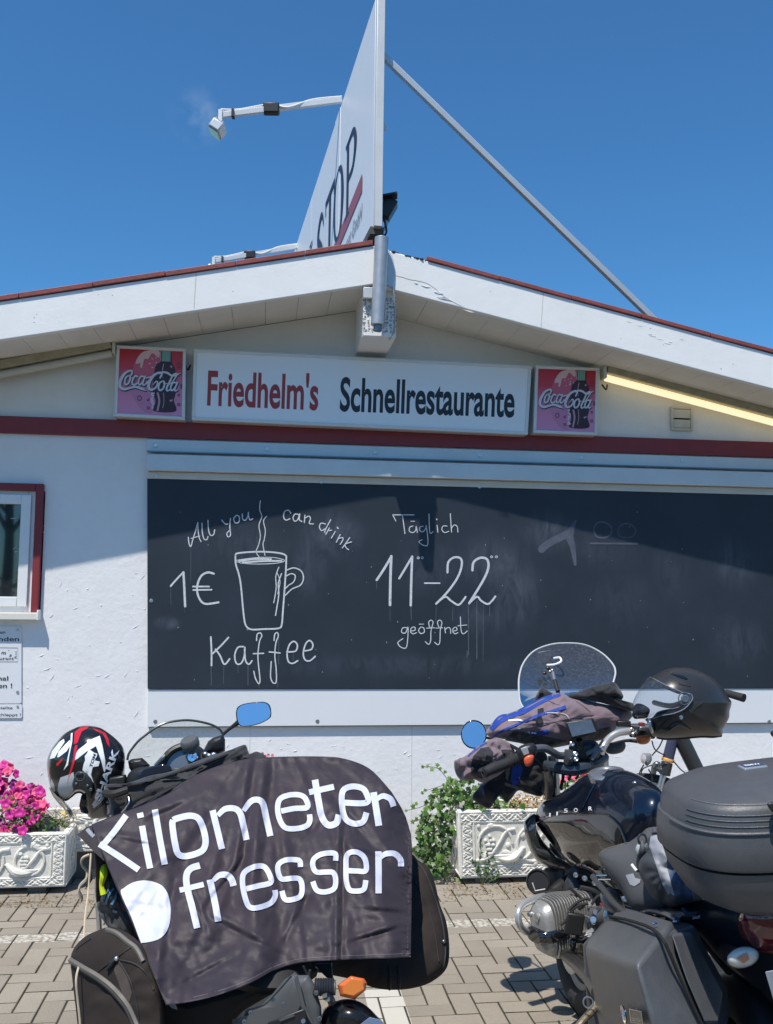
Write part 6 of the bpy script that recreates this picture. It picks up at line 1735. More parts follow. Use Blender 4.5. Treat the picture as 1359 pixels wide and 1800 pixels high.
m2 = thing('motorcycle', 'black naked boxer motorcycle parked on the right with top case and hard side case', 'motorcycle', Vector((1.0, 3.1, 0)))
HD = Vector((-.13, 1, 0)).normalized(); AX = Vector((HD.y, -HD.x, 0))
LEAN = Vector((-.17, 0, .985))
rw = Vector((_P0(1345, 1790, 2.66).x, 2.66, .30)); fw = rw + HD * 1.47 + Vector((0, 0, .0))
wheel(m2, rw, AX, .31, .075, 5, disc=True)
wheel(m2, fw, AX, .31, .058, 5, disc=True)
RS = 1.14
# forks, yokes
for s_, px in ((-1, 972), (1, 1080)):
    top_ = P(px if s_ < 0 else 1060, 1330, 3.58)
    low = fw + AX * .10 * s_ + Vector((0, 0, .02))
    MB().tube([top_ + (low - top_) * .0, top_ + (low - top_) * .55], .021, 14, smooth=0).build('fork_tube', steel, m2)
    MB().tube([top_ + (low - top_) * .5, low], .028, 14, smooth=0).build('fork_slider', greypl, m2)
MB().tube(T3([(958, 1345, 3.5), (985, 1350, 3.47), (1010, 1352, 3.46), (1040, 1344, 3.48), (1063, 1330, 3.54)]), [.018, .022, .024, .022, .018], 10).build('triple_clamp', M('clamp_blue_grey', (.05, .065, .085), .35, .4), m2)
MB().tube(T3([(962, 1355, 3.5), (966, 1372, 3.5), (968, 1402, 3.52)]), .022, 12).build('fork_cap_tube', M('fork_bronze', (.20, .185, .175), .3, .8), m2)
MB().tube(T3([(985, 1340, 3.5), (990, 1362, 3.48), (986, 1385, 3.5)]), .006).build('hose', rubber, m2)
MB().tube(T3([(975, 1356, 3.47), (976, 1380, 3.47), (972, 1400, 3.5)]), .004).build('cable', rubber, m2)
# handlebar
MB().tube(T3([(940, 1316, 3.38), (956, 1315, 3.40), (968, 1320, 3.42), (982, 1328, 3.45), (996, 1328, 3.47), (1004, 1326, 3.48)]), .0135, 12).build('handlebar', M('bar_grey', (.20, .21, .23), .3, .6), m2)
MB().tube(T3([(1056, 1325, 3.5), (1061, 1312, 3.5), (1072, 1297, 3.52), (1088, 1288, 3.53), (1112, 1285, 3.54)]), .0135, 12).build('handlebar', silver, m2)
MB().tube(T3([(1110, 1286, 3.54), (1128, 1288, 3.55), (1148, 1289, 3.56)]), .021, 14).build('switch_housing', blackpl, m2, bevel=0)
MB().box(P(1096, 1272, 3.55), (.05, .03, .022)).build('brake_reservoir', blackpl, m2, bevel=.004)
for x, y in ((1110, 1283), (1113, 1291), (1119, 1287)): MB().ell(P(x, y, 3.5), (.006, .008, .010), 8, 6).build('clamp_bolt', steel, m2)
MB().box(P(1128, 1273, 3.53), (.02, .02, .012)).build('switch', M('switch_red', (.20, .03, .03), .4), m2, bevel=.002)
MB().box(P(1129, 1281, 3.52), (.02, .01, .014)).build('switch', steel, m2, bevel=.002)
pf = Puff([(1120, 1294), (1142, 1293), (1143, 1302), (1136, 1308), (1124, 1308), (1119, 1302)], 3.5, .015, .03, e=3); pf.mb().build('indicator', orange_l, m2)
MB().tube(T3([(1070, 1309, 3.62), (1100, 1302, 3.6), (1122, 1303, 3.58)]), [.005, .006, .008]).build('indicator_stalk', blackpl, m2)
MB().tube(T3([(852, 1358, 3.30), (866, 1351, 3.31), (888, 1343, 3.33), (914, 1331, 3.36)]), [.0165, .0185, .0175, .019], 16, smooth=3).build('grip', rubber, m2)
for i in range(9):
    t_ = i / 8; a = P(870 + 36 * t_, 1350 - 14 * t_, 3.315 + .03 * t_)
    MB().torus(a, P(888, 1343, 3.33) - P(866, 1351, 3.31), .0178, .0014, 16, 5).build('grip_rib', rubber, m2)
MB().lathe(P(853, 1357.5, 3.30), P(852, 1358, 3.30) - P(888, 1343, 3.33), [(.019, -.002), (.019, .006), (.012, .010), (.007, .010), (.006, .004), (0, .004)], 18).build('bar_end', blackpl, m2)
pf = Puff([(908, 1322), (914, 1312), (930, 1306), (940, 1308), (944, 1318), (941, 1330), (932, 1336), (918, 1334), (911, 1342)], 3.36, .03, .03, e=2.6); sh_ = pf.mb().build('switch_housing', blackpl, m2)
MB().box(P(923, 1320, 3.315), (.022, .012, .026), Matrix.Rotation(-.4, 3, 'Y')).build('switch', M('switch_grey', (.30, .32, .33), .4), sh_, bevel=.003)
pf = Puff([(922, 1332), (930, 1327), (938, 1328), (938, 1337), (932, 1346), (924, 1346), (921, 1339)], 3.31, .012, .02, e=3); pf.mb().build('indicator', M('orange_red', (.72, .11, .05), .25), sh_)
# round mirror left
mo2 = [(833 + 23.2 * math.cos(a) * 1.0, 1291 + 25.5 * math.sin(a)) for a in [2 * math.pi * i / 16 for i in range(16)]]
pf = Puff(mo2, 3.6, .008, .035, e=5, n=4); mr2 = pf.mb().build('mirror', blackgl, m2)
mirror_glass(mr2, mo2, 3.588, .90, -.0008)
MB().tube(T3([(856, 1297, 3.6), (880, 1302, 3.52), (905, 1314, 3.42), (915, 1322, 3.38)]), [.005, .005, .006, .007], 8).build('mirror_stalk', blackpl, m2)
pf = Puff([(1062, 1315), (1075, 1306), (1096, 1304), (1100, 1312), (1094, 1322), (1078, 1326), (1066, 1323)], 3.66, .02, .03, e=2.4); pf.mb().build('mirror_back', M('mirror_back_grey', (.06, .075, .085), .3), m2)
# satnav
q = [(992.5, 1270), (1042.5, 1261.5), (1054, 1289), (1005, 1300)]
gp_ = MB().hexa([P(x, y, 3.42) for x, y in q], [P(x, y, 3.46) for x, y in q]).build('satnav', blackpl, m2, bevel=.006)
q = [(998, 1272), (1039, 1264.5), (1047.5, 1286), (1006, 1295)]
MB().hexa([P(x, y, 3.4185) for x, y in q], [P(x, y, 3.43) for x, y in q]).build('screen', M('satnav_screen', (.10, .14, .20), .12, coat=1, var=(30, (.16, .22, .30), .5)), gp_, smooth=False)
MB().tube(T3([(1018, 1300, 3.45), (1020, 1310, 3.46), (1016, 1320, 3.46)]), .012).build('satnav_mount', blackpl, m2)
pf = Puff([(1000, 1314), (1010, 1304), (1040, 1300), (1054, 1312), (1052, 1334), (1030, 1345), (1004, 1338)], 3.5, .04, .05, e=2.6); pf.mb().build('instrument_cluster', blackpl, m2)
for x, y in ((999, 1329), (1011, 1326), (1012, 1335), (1005, 1308)): MB().lathe(P(x, y, 3.44), (0, -1, .3), [(.009, 0), (.009, .01), (.005, .012), (0, .010)], 12).build('bolt', steel, m2)
MB().tube(T3([(1000, 1318, 3.44), (1000, 1332, 3.44), (998, 1340, 3.45)]), .016, 10).build('riser', steel_d, m2)
for q in ([(1040, 1335), (1050, 1320), (1060, 1318)], [(1030, 1325), (1045, 1318), (1052, 1308)]): MB().tube(T3(q, 3.46), .008).build('hose', M('hose_grey', (.14, .16, .18), .4), m2)
# windscreen
ws2 = [(920, 1244), (914, 1232), (912, 1208), (913, 1188), (920, 1166), (938, 1145), (968, 1133), (1000, 1130.5), (1030, 1134), (1058, 1148), (1077, 1167), (1082, 1182), (1078, 1200), (1060, 1225), (1020, 1250), (960, 1262)]
screen(m2, ws2, lin2([(914, 1200, 3.72), (1082, 1180, 3.84), (1000, 1250, 3.66)]), -.02, scr2, 0, 0, c=(1000, 1195))
MB().tube([P(x, y, lin2([(914, 1200, 3.72), (1082, 1180, 3.84), (1000, 1250, 3.66)])(x, y)) for x, y in crom(ws2[:13], 6)], .0036, 8, smooth=0).build('screen_edge', M('edge_pale', (.50, .52, .52), .25), m2)
# holder behind the screen
ph = thing('device_holder', 'small dark device holder with white cable seen through the right windscreen', 'holder', P(975, 1215, 3.7))
q = [(945, 1146), (969, 1142), (971, 1163), (946, 1168)]
MB().hexa([P(x, y, 3.90) for x, y in q], [P(x, y, 3.93) for x, y in q]).build('device', M('device_grey', (.05, .05, .055), .4), ph, bevel=.004)
MB().tube(T3([(982, 1220, 3.66), (976, 1200, 3.7), (972, 1182, 3.74)]), .007).build('arm', steel, ph)
MB().tube(T3([(981, 1216, 3.65), (975, 1196, 3.69)]), .0085, smooth=0).build('arm_sleeve', blackpl, ph)
for x, y in ((963, 1174), (957, 1183), (967, 1180), (971, 1178)): MB().ell(P(x, y, 3.76), (.010, .012, .008), 8, 6).build('clamp', blackpl if x < 965 else steel_d, ph)
MB().tube(T3([(962, 1169, 3.8), (975, 1168, 3.78), (986, 1163, 3.78), (984, 1156, 3.8), (974, 1157, 3.82)]), .0045, 8).build('white_cable', whitepl, ph)
# ---- tank
def t6(x, y): return (880 + x / 4.247, 1330 + y / 4.247)
TY = lin2([(945, 1430, 3.50), (1165, 1410, 3.06), (1060, 1560, 3.22)])
tko = [(941, 1443), (944, 1424), (952, 1411), (968, 1403), (986, 1394), (1004, 1380), (1020, 1368), (1042, 1356), (1068, 1351), (1092, 1352), (1116, 1359), (1140, 1371), (1160, 1385), (1170, 1402), (1172, 1425), (1166, 1450), (1150, 1475), (1135, 1500), (1120, 1545), (1108, 1572), (1092, 1576), (1060, 1556), (1036, 1538), (1012, 1526), (990, 1508), (966, 1480), (950, 1460)]
tk = Puff(tko, TY, .17, .20, e=2.3, c=(1068, 1440), n=6, rings=20)
tko_ = tk.mb().build('tank', tankm, m2, ang=80)
tks = lambda l0: (lambda x, y, l=0.0: tk.front(x, y, l0 + l))
# lower black cover as its own raised panel with a crisp edge
lowp = [t6(*p) for p in [(262, 490), (300, 478), (380, 445), (480, 430), (600, 432), (720, 428), (800, 440), (870, 500), (900, 560), (935, 640), (820, 690), (760, 730), (800, 830), (900, 980), (930, 1050), (880, 1010), (780, 940), (680, 880), (560, 820), (470, 730), (380, 640), (310, 560)]]
A = Flat(); A.poly(crom(lowp, 3, True)); A.mesh(tks(.005), maxlen=5).build('side_cover', blackgl, m2, ang=180)
MB().tube([tk.front(x, y, .004) for x, y in crom([t6(*p) for p in [(262, 490), (300, 478), (380, 445), (480, 430), (600, 432), (720, 428), (800, 440), (870, 500), (905, 560), (935, 640)]], 5)], .0035, 6, smooth=0).build('cover_edge', blackgl, m2)
MB().tube([tk.front(x, y, .004) for x, y in crom([t6(*p) for p in [(560, 385), (600, 400), (640, 330), (690, 230), (712, 190), (690, 170)]], 5)], .003, 6, smooth=0).build('tank_crease', tankm, tko_)
A = Flat()
for s_, x, y in (('1', 368, 450), ('1', 422, 440), ('5', 487, 418), ('O', 561, 414), ('R', 670, 402)):
    a = t6(x - (14 if s_ not in '1' else 6), y); b_ = t6(x + (14 if s_ not in '1' else 6), y - 2)
    A.text(s_, a, b_, 30 / 4.247, .02 if s_ == 'R' else .0)
A.mesh(tks(.0115), maxlen=4).build('lettering', txt_wht, tko_)
A = Flat(); A.poly([t6(*p) for p in [(290, 455), (320, 440), (325, 465), (292, 485)]]); A.mesh(tks(.0075), maxlen=4).build('badge', M('badge_red', (.40, .06, .08), .3), tko_)
ccp = tk.front(1067, 1361)
capn = Vector((-.16, -.12, 1)).normalized(); cc = P(1067, 1360, TY(1067, 1360) - .06)
MB().lathe(cc, capn, [(.058, -.02), (.062, .0), (.058, .006), (.045, .008), (.043, .005), (.02, .005), (.018, .009), (0, .009)], 36).build('filler_cap', M('cap_silver', (.42, .43, .44), .3, .8), m2)
pf = Puff([t6(*p) for p in [(985, 185), (1010, 178), (1045, 205), (1048, 232), (1015, 225), (985, 205)]], TY(1115, 1378) - .10, .01, .02, e=2); pf.mb().build('tank_badge', chrome, tko_)
# radiator / oil cooler shroud with intake
pf = Puff([t6(*p) for p in [(172, 500), (195, 460), (235, 430), (262, 430), (258, 500), (300, 600), (380, 700), (480, 780), (570, 825), (540, 850), (440, 850), (330, 815), (262, 770), (215, 690), (185, 600)]], 3.48, .07, .10, e=2.4, c=t6(270, 680)); pf.mb().build('cooler_shroud', M('shroud_grey_gloss', (.05, .052, .055), .16, coat=1), m2)
A = Flat(); A.poly([t6(*p) for p in [(200, 560), (262, 530), (300, 610), (360, 680), (410, 715), (330, 690), (270, 670), (225, 620)]]); A.mesh(lambda x, y, l: pf.front(x, y, .002), maxlen=5).build('intake', darkgap, m2)
A = Flat(); A.stroke([t6(*p) for p in [(200, 470), (190, 520), (215, 560), (262, 520)]], 1.2); A.mesh(lambda x, y, l: pf.front(x, y, .003), maxlen=4).build('shroud_edge', blackgl, m2)
# horn
hc = P(947, 1550, 3.40)
hn = Vector((-.35, -.85, .25)).normalized()
ho = MB().lathe(hc + hn * -.03, hn, [(.0, 0), (.030, 0), (.042, .012), (.043, .035), (.038, .040), (.036, .034), (.0, .034)], 30).build('horn', blackpl, m2)
for r in (.008, .015, .022, .029): MB().torus(hc + hn * .006, hn, r, .0016, 24, 5).build('horn_ring', blackgl, ho)
MB().tube(T3([(936, 1552, 3.33), (941, 1566, 3.33), (958, 1563, 3.34)]), .0024, 6, smooth=0).build('horn_bracket', alu_w, ho)
# telelever arms and dark structure under the tank
MB().tube(T3([(972, 1528, 3.5), (974, 1545, 3.5), (972, 1560, 3.5)]), .032, 14).build('fork_bridge', greypl, m2)
MB().tube(T3([(1000, 1548, 3.40), (985, 1558, 3.38), (970, 1568, 3.36)]), [.022, .022, .016], 12).build('bar_mount', blackpl, m2)
MB().tube(T3([(1005, 1550, 3.40), (1000, 1540, 3.42), (1015, 1528, 3.4), (1020, 1536, 3.38)]), .016, 10).build('strut', greypl, m2)
MB().tube(T3([(1018, 1546, 3.38), (1030, 1570, 3.3), (1040, 1592, 3.22), (1048, 1612, 3.15)]), [.02, .016, .014, .012], 10).build('intake_arm', alum_c, m2)
pf = Puff([(1000, 1536), (1030, 1545), (1060, 1562), (1085, 1585), (1120, 1600), (1130, 1640), (1090, 1680), (1040, 1700), (1000, 1680), (990, 1640), (985, 1590)], 3.36, .06, .12, e=3); pf.mb().build('engine_block', M('engine_dark', (.03, .032, .035), .5, bump=(40, .006)), m2)
MB().box(fw * .40 + rw * .60 + Vector((.06, 0, .08)), (.22, .46, .26), Matrix.Rotation(math.atan2(HD.y, HD.x) - math.pi / 2, 3, 'Z')).build('gearbox', MATS['engine_dark'], m2, bevel=.04, seg=3)
for s_ in (-1, 1):
    MB().tube([rw + AX * .10 * s_ + Vector((.02, .05, .42)), rw + AX * .08 * s_ + HD * .5 + Vector((.04, 0, .46)), rw + AX * .05 * s_ + HD * 1.0 + Vector((.05, 0, .48))], .016).build('frame_rail', blackpl, m2)
for q, Yq, r in (([(1012, 1330), (1006, 1352), (1000, 1372)], 3.46, .005), ([(1024, 1338), (1020, 1356), (1012, 1370)], 3.46, .004), ([(1036, 1336), (1042, 1346), (1040, 1354)], 3.46, .0045),
                 ([(938, 1332), (952, 1342), (964, 1352), (966, 1368)], 3.4, .0035), ([(1060, 1300), (1050, 1316), (1036, 1330)], 3.48, .004), ([(1000, 1560), (1014, 1572), (1030, 1592), (1044, 1604)], 3.22, .005),
                 ([(990, 1572), (1010, 1580), (1022, 1598)], 3.24, .004), ([(1056, 1560), (1070, 1584), (1092, 1600)], 3.0, .006), ([(1020, 1560), (1044, 1566), (1060, 1580)], 3.16, .008)):
    MB().tube(T3(q, Yq), r, 7).build('cable', rubber, m2)
for x, y, Yq in ((1068, 1580, 3.02), (1086, 1594, 2.96), (1046, 1552, 3.06), (1028, 1544, 3.16), (1012, 1538, 3.25), (1098, 1580, 2.9)):
    MB().lathe(P(x, y, Yq), (-.3, -1, .1), [(.009, 0), (.008, .004), (.004, .005), (.004, .002), (0, .002)], 12).build('bolt', steel, m2)
pf = Puff([(1056, 1570), (1072, 1560), (1090, 1575), (1098, 1600), (1078, 1606), (1060, 1592)], 3.02, .03, .05, e=3); pf.mb().build('throttle_body', alum_c, m2)
# crash bar
MB().tube(T3([(982, 1568, 3.35), (963, 1574, 3.30), (940, 1580, 3.24), (918, 1592, 3.20), (911, 1607, 3.18), (913, 1624, 3.18), (922, 1636, 3.20), (934, 1640, 3.24)]), .0115, 14).build('crash_bar', silver, m2)
MB().tube(T3([(985, 1566, 3.35), (968, 1571, 3.31), (955, 1577, 3.28)]), .0135, 12).build('crash_bar_sleeve', rubber, m2)
# ---- cylinder: finned barrel and head cover
c0 = P(942, 1636, 3.20); c1_ = P(1042, 1608, 3.27)
ca = (c0 - c1_).normalized()
upv = (LEAN - ca * LEAN.dot(ca)).normalized(); fwv = ca.cross(upv)
def rr(hw, hh, ex, n=28): 
    o = []
    for i in range(n):
        a = 2 * math.pi * i / n; c_, s_ = math.cos(a), math.sin(a)
        o.append((hw * abs(c_) ** (2 / ex) * (1 if c_ > 0 else -1), hh * abs(s_) ** (2 / ex) * (1 if s_ > 0 else -1)))
    return o
def cyr(d, hw, hh, ex=3.2, dz=0): return [c0 - ca * d * 1.16 + fwv * a * 1.0 + upv * (b_ + dz) * 1.0 for a, b_ in rr(hw, hh, ex)]
MB().loft([cyr(0, .018, .030), cyr(.002, .036, .056), cyr(.010, .052, .078), cyr(.026, .062, .092), cyr(.040, .064, .096)]).build('head_cover', alum_c, m2, ang=60)
MB().loft([cyr(.038, .050, .078), cyr(.20, .050, .078)]).build('cylinder_barrel', blackpl, m2)
for i in range(15):
    d = .044 + i * .0098; k = 1.0 + .05 * math.sin(i * .4)
    MB().loft([cyr(d, .068 * k, .104 * k, 4), cyr(d + .0034, .068 * k, .104 * k, 4)]).build('cooling_fin', alum_c, m2)
for dz in (.052, -.030):
    MB().tube([c0 - ca * .0 + upv * dz - fwv * .02 + ca * .004, c0 - ca * .0 + upv * dz - fwv * .02 - ca * .01], .013, 14, smooth=0).build('spark_plug_boss', alum_c, m2)
    MB().lathe(c0 + upv * dz - fwv * -.030 - ca * .006, ca, [(.010, 0), (.010, .01), (.005, .012), (.004, .006), (0, .006)], 12).build('cover_bolt', steel, m2)
MB().loft([[p + ca * .012 for p in cyr(-.002, .044, .024, 3, -.014)], [p for p in cyr(.014, .068, .030, 3, -.014)], cyr(.035, .076, .030, 3, -.014), cyr(.080, .080, .016, 3, -.006)]).build('cover_guard', blackgl, m2)
for dz in (-.012, -.026): MB().tube([c0 + upv * dz - fwv * .05 + ca * .004, c0 + upv * dz - fwv * .068 - ca * .04, c0 + upv * dz - fwv * .074 - ca * .075], .004).build('guard_rib', blackgl, m2)
# injector, intake, cables
ip = P(1092, 1612, 3.05)
MB().tube(T3([(1048, 1612, 3.16), (1068, 1612, 3.10), (1092, 1611, 3.03)]), [.030, .036, .034], 18, smooth=3).build('intake_tube', greypl, m2)
MB().lathe(P(1080, 1611, 3.05), ip - P(1048, 1612, 3.16), [(.036, 0), (.040, .004), (.040, .014), (.036, .018)], 24).build('hose_clamp', steel, m2)
MB().box(P(1010, 1624, 3.10), (.055, .02, .065), Matrix.Rotation(.15, 3, 'Y')).build('throttle_cover', blackpl, m2, bevel=.006)
for q in ([(1000, 1600), (1012, 1588), (1028, 1580), (1038, 1582)], [(1003, 1602), (1016, 1592), (1034, 1588)], [(985, 1626), (995, 1618), (1003, 1606), (1008, 1600)], [(1040, 1590), (1052, 1575), (1066, 1582), (1078, 1604)], [(1012, 1640), (1020, 1652), (1030, 1648)]):
    MB().tube(T3(q, 3.10), .0045, 8).build('hose', rubber, m2)
for i in range(14):
    x, y = rnd(1012, 1048), rnd(1588, 1662)
    if i % 2: MB().box(P(x, y, 3.12 + rnd(-.03, .03)), (rnd(.012, .03), .02, rnd(.008, .02)), Matrix.Rotation(rnd(-.6, .6), 3, 'Y')).build('fitting', random.choice([steel_d, alum_c, blackpl]), m2, bevel=.002)
    else: MB().cyl(P(x, y, 3.10), P(x + rnd(-5, 5), y + rnd(-4, 4), 3.14), rnd(.005, .010), 12).build('fitting', random.choice([steel, alum_c]), m2)
MB().tube(T3([(1056, 1588, 3.1), (1059, 1598, 3.1)]), .003, smooth=0).build('red_wire', M('wire_red', (.45, .03, .06), .4), m2)
pf = Puff([(1000, 1650), (1012, 1648), (1016, 1662), (1010, 1672), (1000, 1668)], 3.12, .02, .03); pf.mb().build('sensor_housing', blackgl, m2)
pf = Puff([(1010, 1642), (1050, 1634), (1052, 1668), (1030, 1676), (1012, 1668)], 3.20, .03, .05, e=3); pf.mb().build('crankcase', M('crank_brown', (.16, .15, .125), .6, .3, bump=(60, .004)), m2)
# exhaust / lower frame tubes, side stand
MB().tube(T3([(984, 1668, 3.24), (1008, 1690, 3.10), (1034, 1716, 2.92), (1052, 1745, 2.8)]), .020, 14).build('exhaust_pipe', M('exhaust_dark', (.12, .115, .11), .35, .8), m2)
MB().tube(T3([(990, 1664, 3.24), (1020, 1685, 3.1), (1048, 1706, 2.9)]), .010, 10).build('exhaust_bracket', blackpl, m2)
g0_ = G(1020, 1800)
MB().tube([P(1052, 1762, 2.8), P(1038, 1780, 2.78), P(1022, 1797, 2.76), P(1012, 1812, 2.75)], [.010, .010, .009, .012], 10).build('side_stand', M('stand_bronze', (.26, .22, .16), .4, .6), m2)
MB().torus(P(1034, 1762, 2.76), (0, -1, .3), .013, .002, 18, 6).build('stand_spring', steel, m2)
# seat side and tail
pf = Puff([(1053, 1508), (1054, 1500), (1066, 1492), (1086, 1486), (1104, 1481), (1126, 1466), (1140, 1455), (1165, 1458), (1185, 1500), (1190, 1560), (1176, 1598), (1150, 1602), (1118, 1600), (1104, 1588), (1090, 1562), (1070, 1538), (1058, 1522)], lin2([(1053, 1500, 3.02), (1180, 1480, 2.86), (1120, 1600, 2.88)]), .07, .20, e=3.2, c=(1125, 1530)); pf.mb().build('seat', seatm, m2, ang=60); seatpf = pf
MB().tube([pf.front(x, y, .002) for x, y in crom([(1056, 1500), (1066, 1493), (1086, 1487), (1104, 1482)], 4)], .003, 6, smooth=0).build('seat_piping', piping, m2)
A = Flat(); A.poly([t6(*p) for p in [(933, 885), (990, 870), (1005, 905), (1045, 915), (1040, 940), (1000, 968), (965, 955)]]); A.mesh(lambda x, y, l: seatpf.front(x, y, .002), maxlen=6).build('seat_patch', M('patch_light', (.34, .36, .39), .6), m2)
MB().tube(T3([(1042, 1540, 3.0), (1062, 1565, 2.95), (1080, 1588, 2.9), (1104, 1610, 2.86)]), .009, 10).build('subframe_tube', M('frame_gloss', (.10, .10, .10), .2, .5), m2)
MB().tube(T3([(1052, 1546, 2.98), (1075, 1546, 2.94)]), .003, smooth=0).build('trim_line', chrome, m2)
MB().tube(T3([(1049, 1539, 2.98), (1068, 1539, 2.95)]), .003, smooth=0).build('trim_line', chrome, m2)
pf = Puff([(1150, 1605), (1190, 1590), (1240, 1580), (1290, 1590), (1330, 1585), (1420, 1600), (1440, 1700), (1400, 1790), (1330, 1740), (1270, 1690), (1225, 1640), (1180, 1620)], lin(1150, 2.75, 1420, 2.40), .05, .16, e=3, c=(1310, 1640)); pf.mb().build('tail_unit', M('tail_blueblack', (.012, .016, .022), .3, coat=.3), m2)
pf = Puff([(1300, 1600), (1335, 1578), (1380, 1575), (1440, 1590), (1440, 1660), (1380, 1680), (1330, 1672), (1300, 1640)], 2.42, .06, .06, e=2.4); pf.mb().build('tail_light', M('tail_lens_red', (.10, .006, .012), .12, coat=1), m2)
slab([(1345, 1708), (1440, 1690), (1440, 1850), (1400, 1850), (1360, 1760)], 2.34, .01).build('number_plate', M('plate_blue_shadow', (.22, .24, .28), .4), m2, bevel=.002)
MB().tube(T3([(1275, 1670, 2.55), (1290, 1677, 2.48), (1302, 1682, 2.42)]), .016, 12).build('indicator_stalk', blackpl, m2)
ind_o = [(1306 + 29 * math.cos(a) * math.cos(-.22) - 19 * math.sin(a) * math.sin(-.22), 1683 + 29 * math.cos(a) * math.sin(-.22) + 19 * math.sin(a) * math.cos(-.22)) for a in [2 * math.pi * i / 14 for i in range(14)]]
pf = Puff(ind_o, 2.38, .025, .03, e=2.8, n=4); ib = pf.mb().build('indicator', M('clear_lens', (.60, .58, .55), .12, coat=1, bump=(500, .0008)), m2)
A = Flat(); A.poly([(1295, 1684), (1313, 1674), (1318, 1686), (1307, 1694)]); A.mesh(lambda x, y, l: pf.front(x, y, .0015), maxlen=4).build('indicator_bulb', M('bulb_amber', (.50, .22, .13), .3, bump=(500, .001)), ib)
# rear mudguard arch
MB().tube([rw + Vector((-.03, -.16 * math.cos(a) * 2.1, .34 * math.sin(a))) * 1.0 for a in [.2, .6, 1.0, 1.4, 1.8, 2.2]], .06, 12).build('rear_mudguard', blackpl, m2)
# ---- seat bag between tank and top case
bg_ = thing('tail_bag', 'grey blue roll bag with straps and hook tied in front of the top case', 'bag', P(1190, 1560, 2.6))
def b5(x, y): return (1040 + x / 6.177, 1440 + y / 6.177)
bagg = M('bag_grey', (.32, .33, .37), .7, bump=[(500, .0005), (14, .004)]); bagdk = M('bag_slate', (.055, .060, .068), .6, bump=[(500, .0005), (16, .006)]); bagbl = M('bag_blue', (.03, .06, .12), .6, bump=(14, .004))
pf = Puff([b5(*p) for p in [(640, 180), (700, 165), (790, 190), (860, 270), (1000, 420), (1150, 600), (1210, 860), (1100, 900), (960, 940), (880, 960), (800, 930), (700, 890), (620, 800), (560, 680), (510, 560), (520, 440), (600, 340), (600, 240)]], lin(1120, 2.74, 1240, 2.60), .09, .12, e=2.6, c=b5(830, 580), amp=.02, wr=40); bp = pf; bb = pf.mb().build('bag_body', bagdk, bg_, ang=60)
def bpatch(poly, mat, nm='panel', l=.002):
    A = Flat(); A.poly([b5(*p) for p in poly]); return A.mesh(lambda x, y, k: bp.front(x, y, l), maxlen=5).build(nm, mat, bg_, ang=180)
bpatch([(640, 185), (700, 170), (790, 192), (855, 265), (830, 310), (815, 400), (820, 520), (850, 640), (900, 830), (840, 800), (780, 680), (740, 540), (680, 400), (625, 300)], bagg)
bpatch([(862, 285), (1000, 430), (1060, 640), (1090, 800), (1090, 890), (960, 930), (905, 830), (850, 640), (822, 500), (822, 380)], bagbl)
bpatch([(1065, 620), (1170, 690), (1205, 860), (1110, 890), (1090, 780)], M('bag_light_blue', (.12, .15, .20), .6))
bpatch([(630, 300), (660, 330), (730, 480), (790, 680), (860, 800), (830, 820), (760, 690), (690, 470)], M('bag_edge', (.26, .27, .30), .5), l=.005)
MB().torus(bp.front(*b5(550, 215), .02), (.3, -1, .1), .012, .003, 18, 6).build('snap_hook', M('hook_dark', (.10, .10, .11), .3, .8), bg_)
MB().tube([bp.front(*b5(550, 240), .02), bp.front(*b5(555, 330), .025), bp.front(*b5(520, 400), .02), bp.front(*b5(500, 560), .01)], [.006, .009, .007, .006], 8).build('strap', bagdk, bg_)
MB().ell(bp.front(*b5(535, 330), .02), (.014, .010, .018), 10, 8).build('buckle', M('buckle_grey', (.40, .42, .44), .4), bg_)
MB().tube([bp.front(*b5(x, y), .02) for x, y in ((435, 490), (460, 525), (490, 560))], .004, 8).build('strap_bar', whitepl, bg_)
MB().lathe(bp.front(*b5(605, 295), .008), (0, -1, .2), [(.008, 0), (.006, .004), (0, .005)], 12).build('rivet', steel, bg_)
pf = Puff([b5(*p) for p in [(650, 130), (680, 80), (720, 130), (770, 160), (700, 175), (655, 165)]], 2.72, .02, .03); pf.mb().build('cord_lock', M('lock_grey', (.10, .10, .12), .5), bg_)
pf = Puff([b5(*p) for p in [(700, 85), (780, 40), (785, 120), (750, 110)]], 2.76, .02, .03, smooth=False); pf.mb().build('orange_tag', M('tag_orange', (.70, .28, .08), .5), bg_)
slab([b5(*p) for p in [(820, 1040), (1000, 1025), (950, 1080)]], 2.62, .01).build('paper_tag', M('tag_pale', (.40, .41, .42), .6), bg_)
slab([b5(*p) for p in [(1100, 1060), (1190, 1040), (1270, 1065), (1090, 1088)]], 2.60, .01).build('paper_tag', M('tag_pale', (.40, .41, .42), .6), bg_)
slab([b5(*p) for p in [(970, 960), (1020, 1060), (1110, 1070), (1150, 1020), (1040, 1000), (1000, 950)]], 2.60, .02).build('strap_end', bagbl, bg_, bevel=.003)
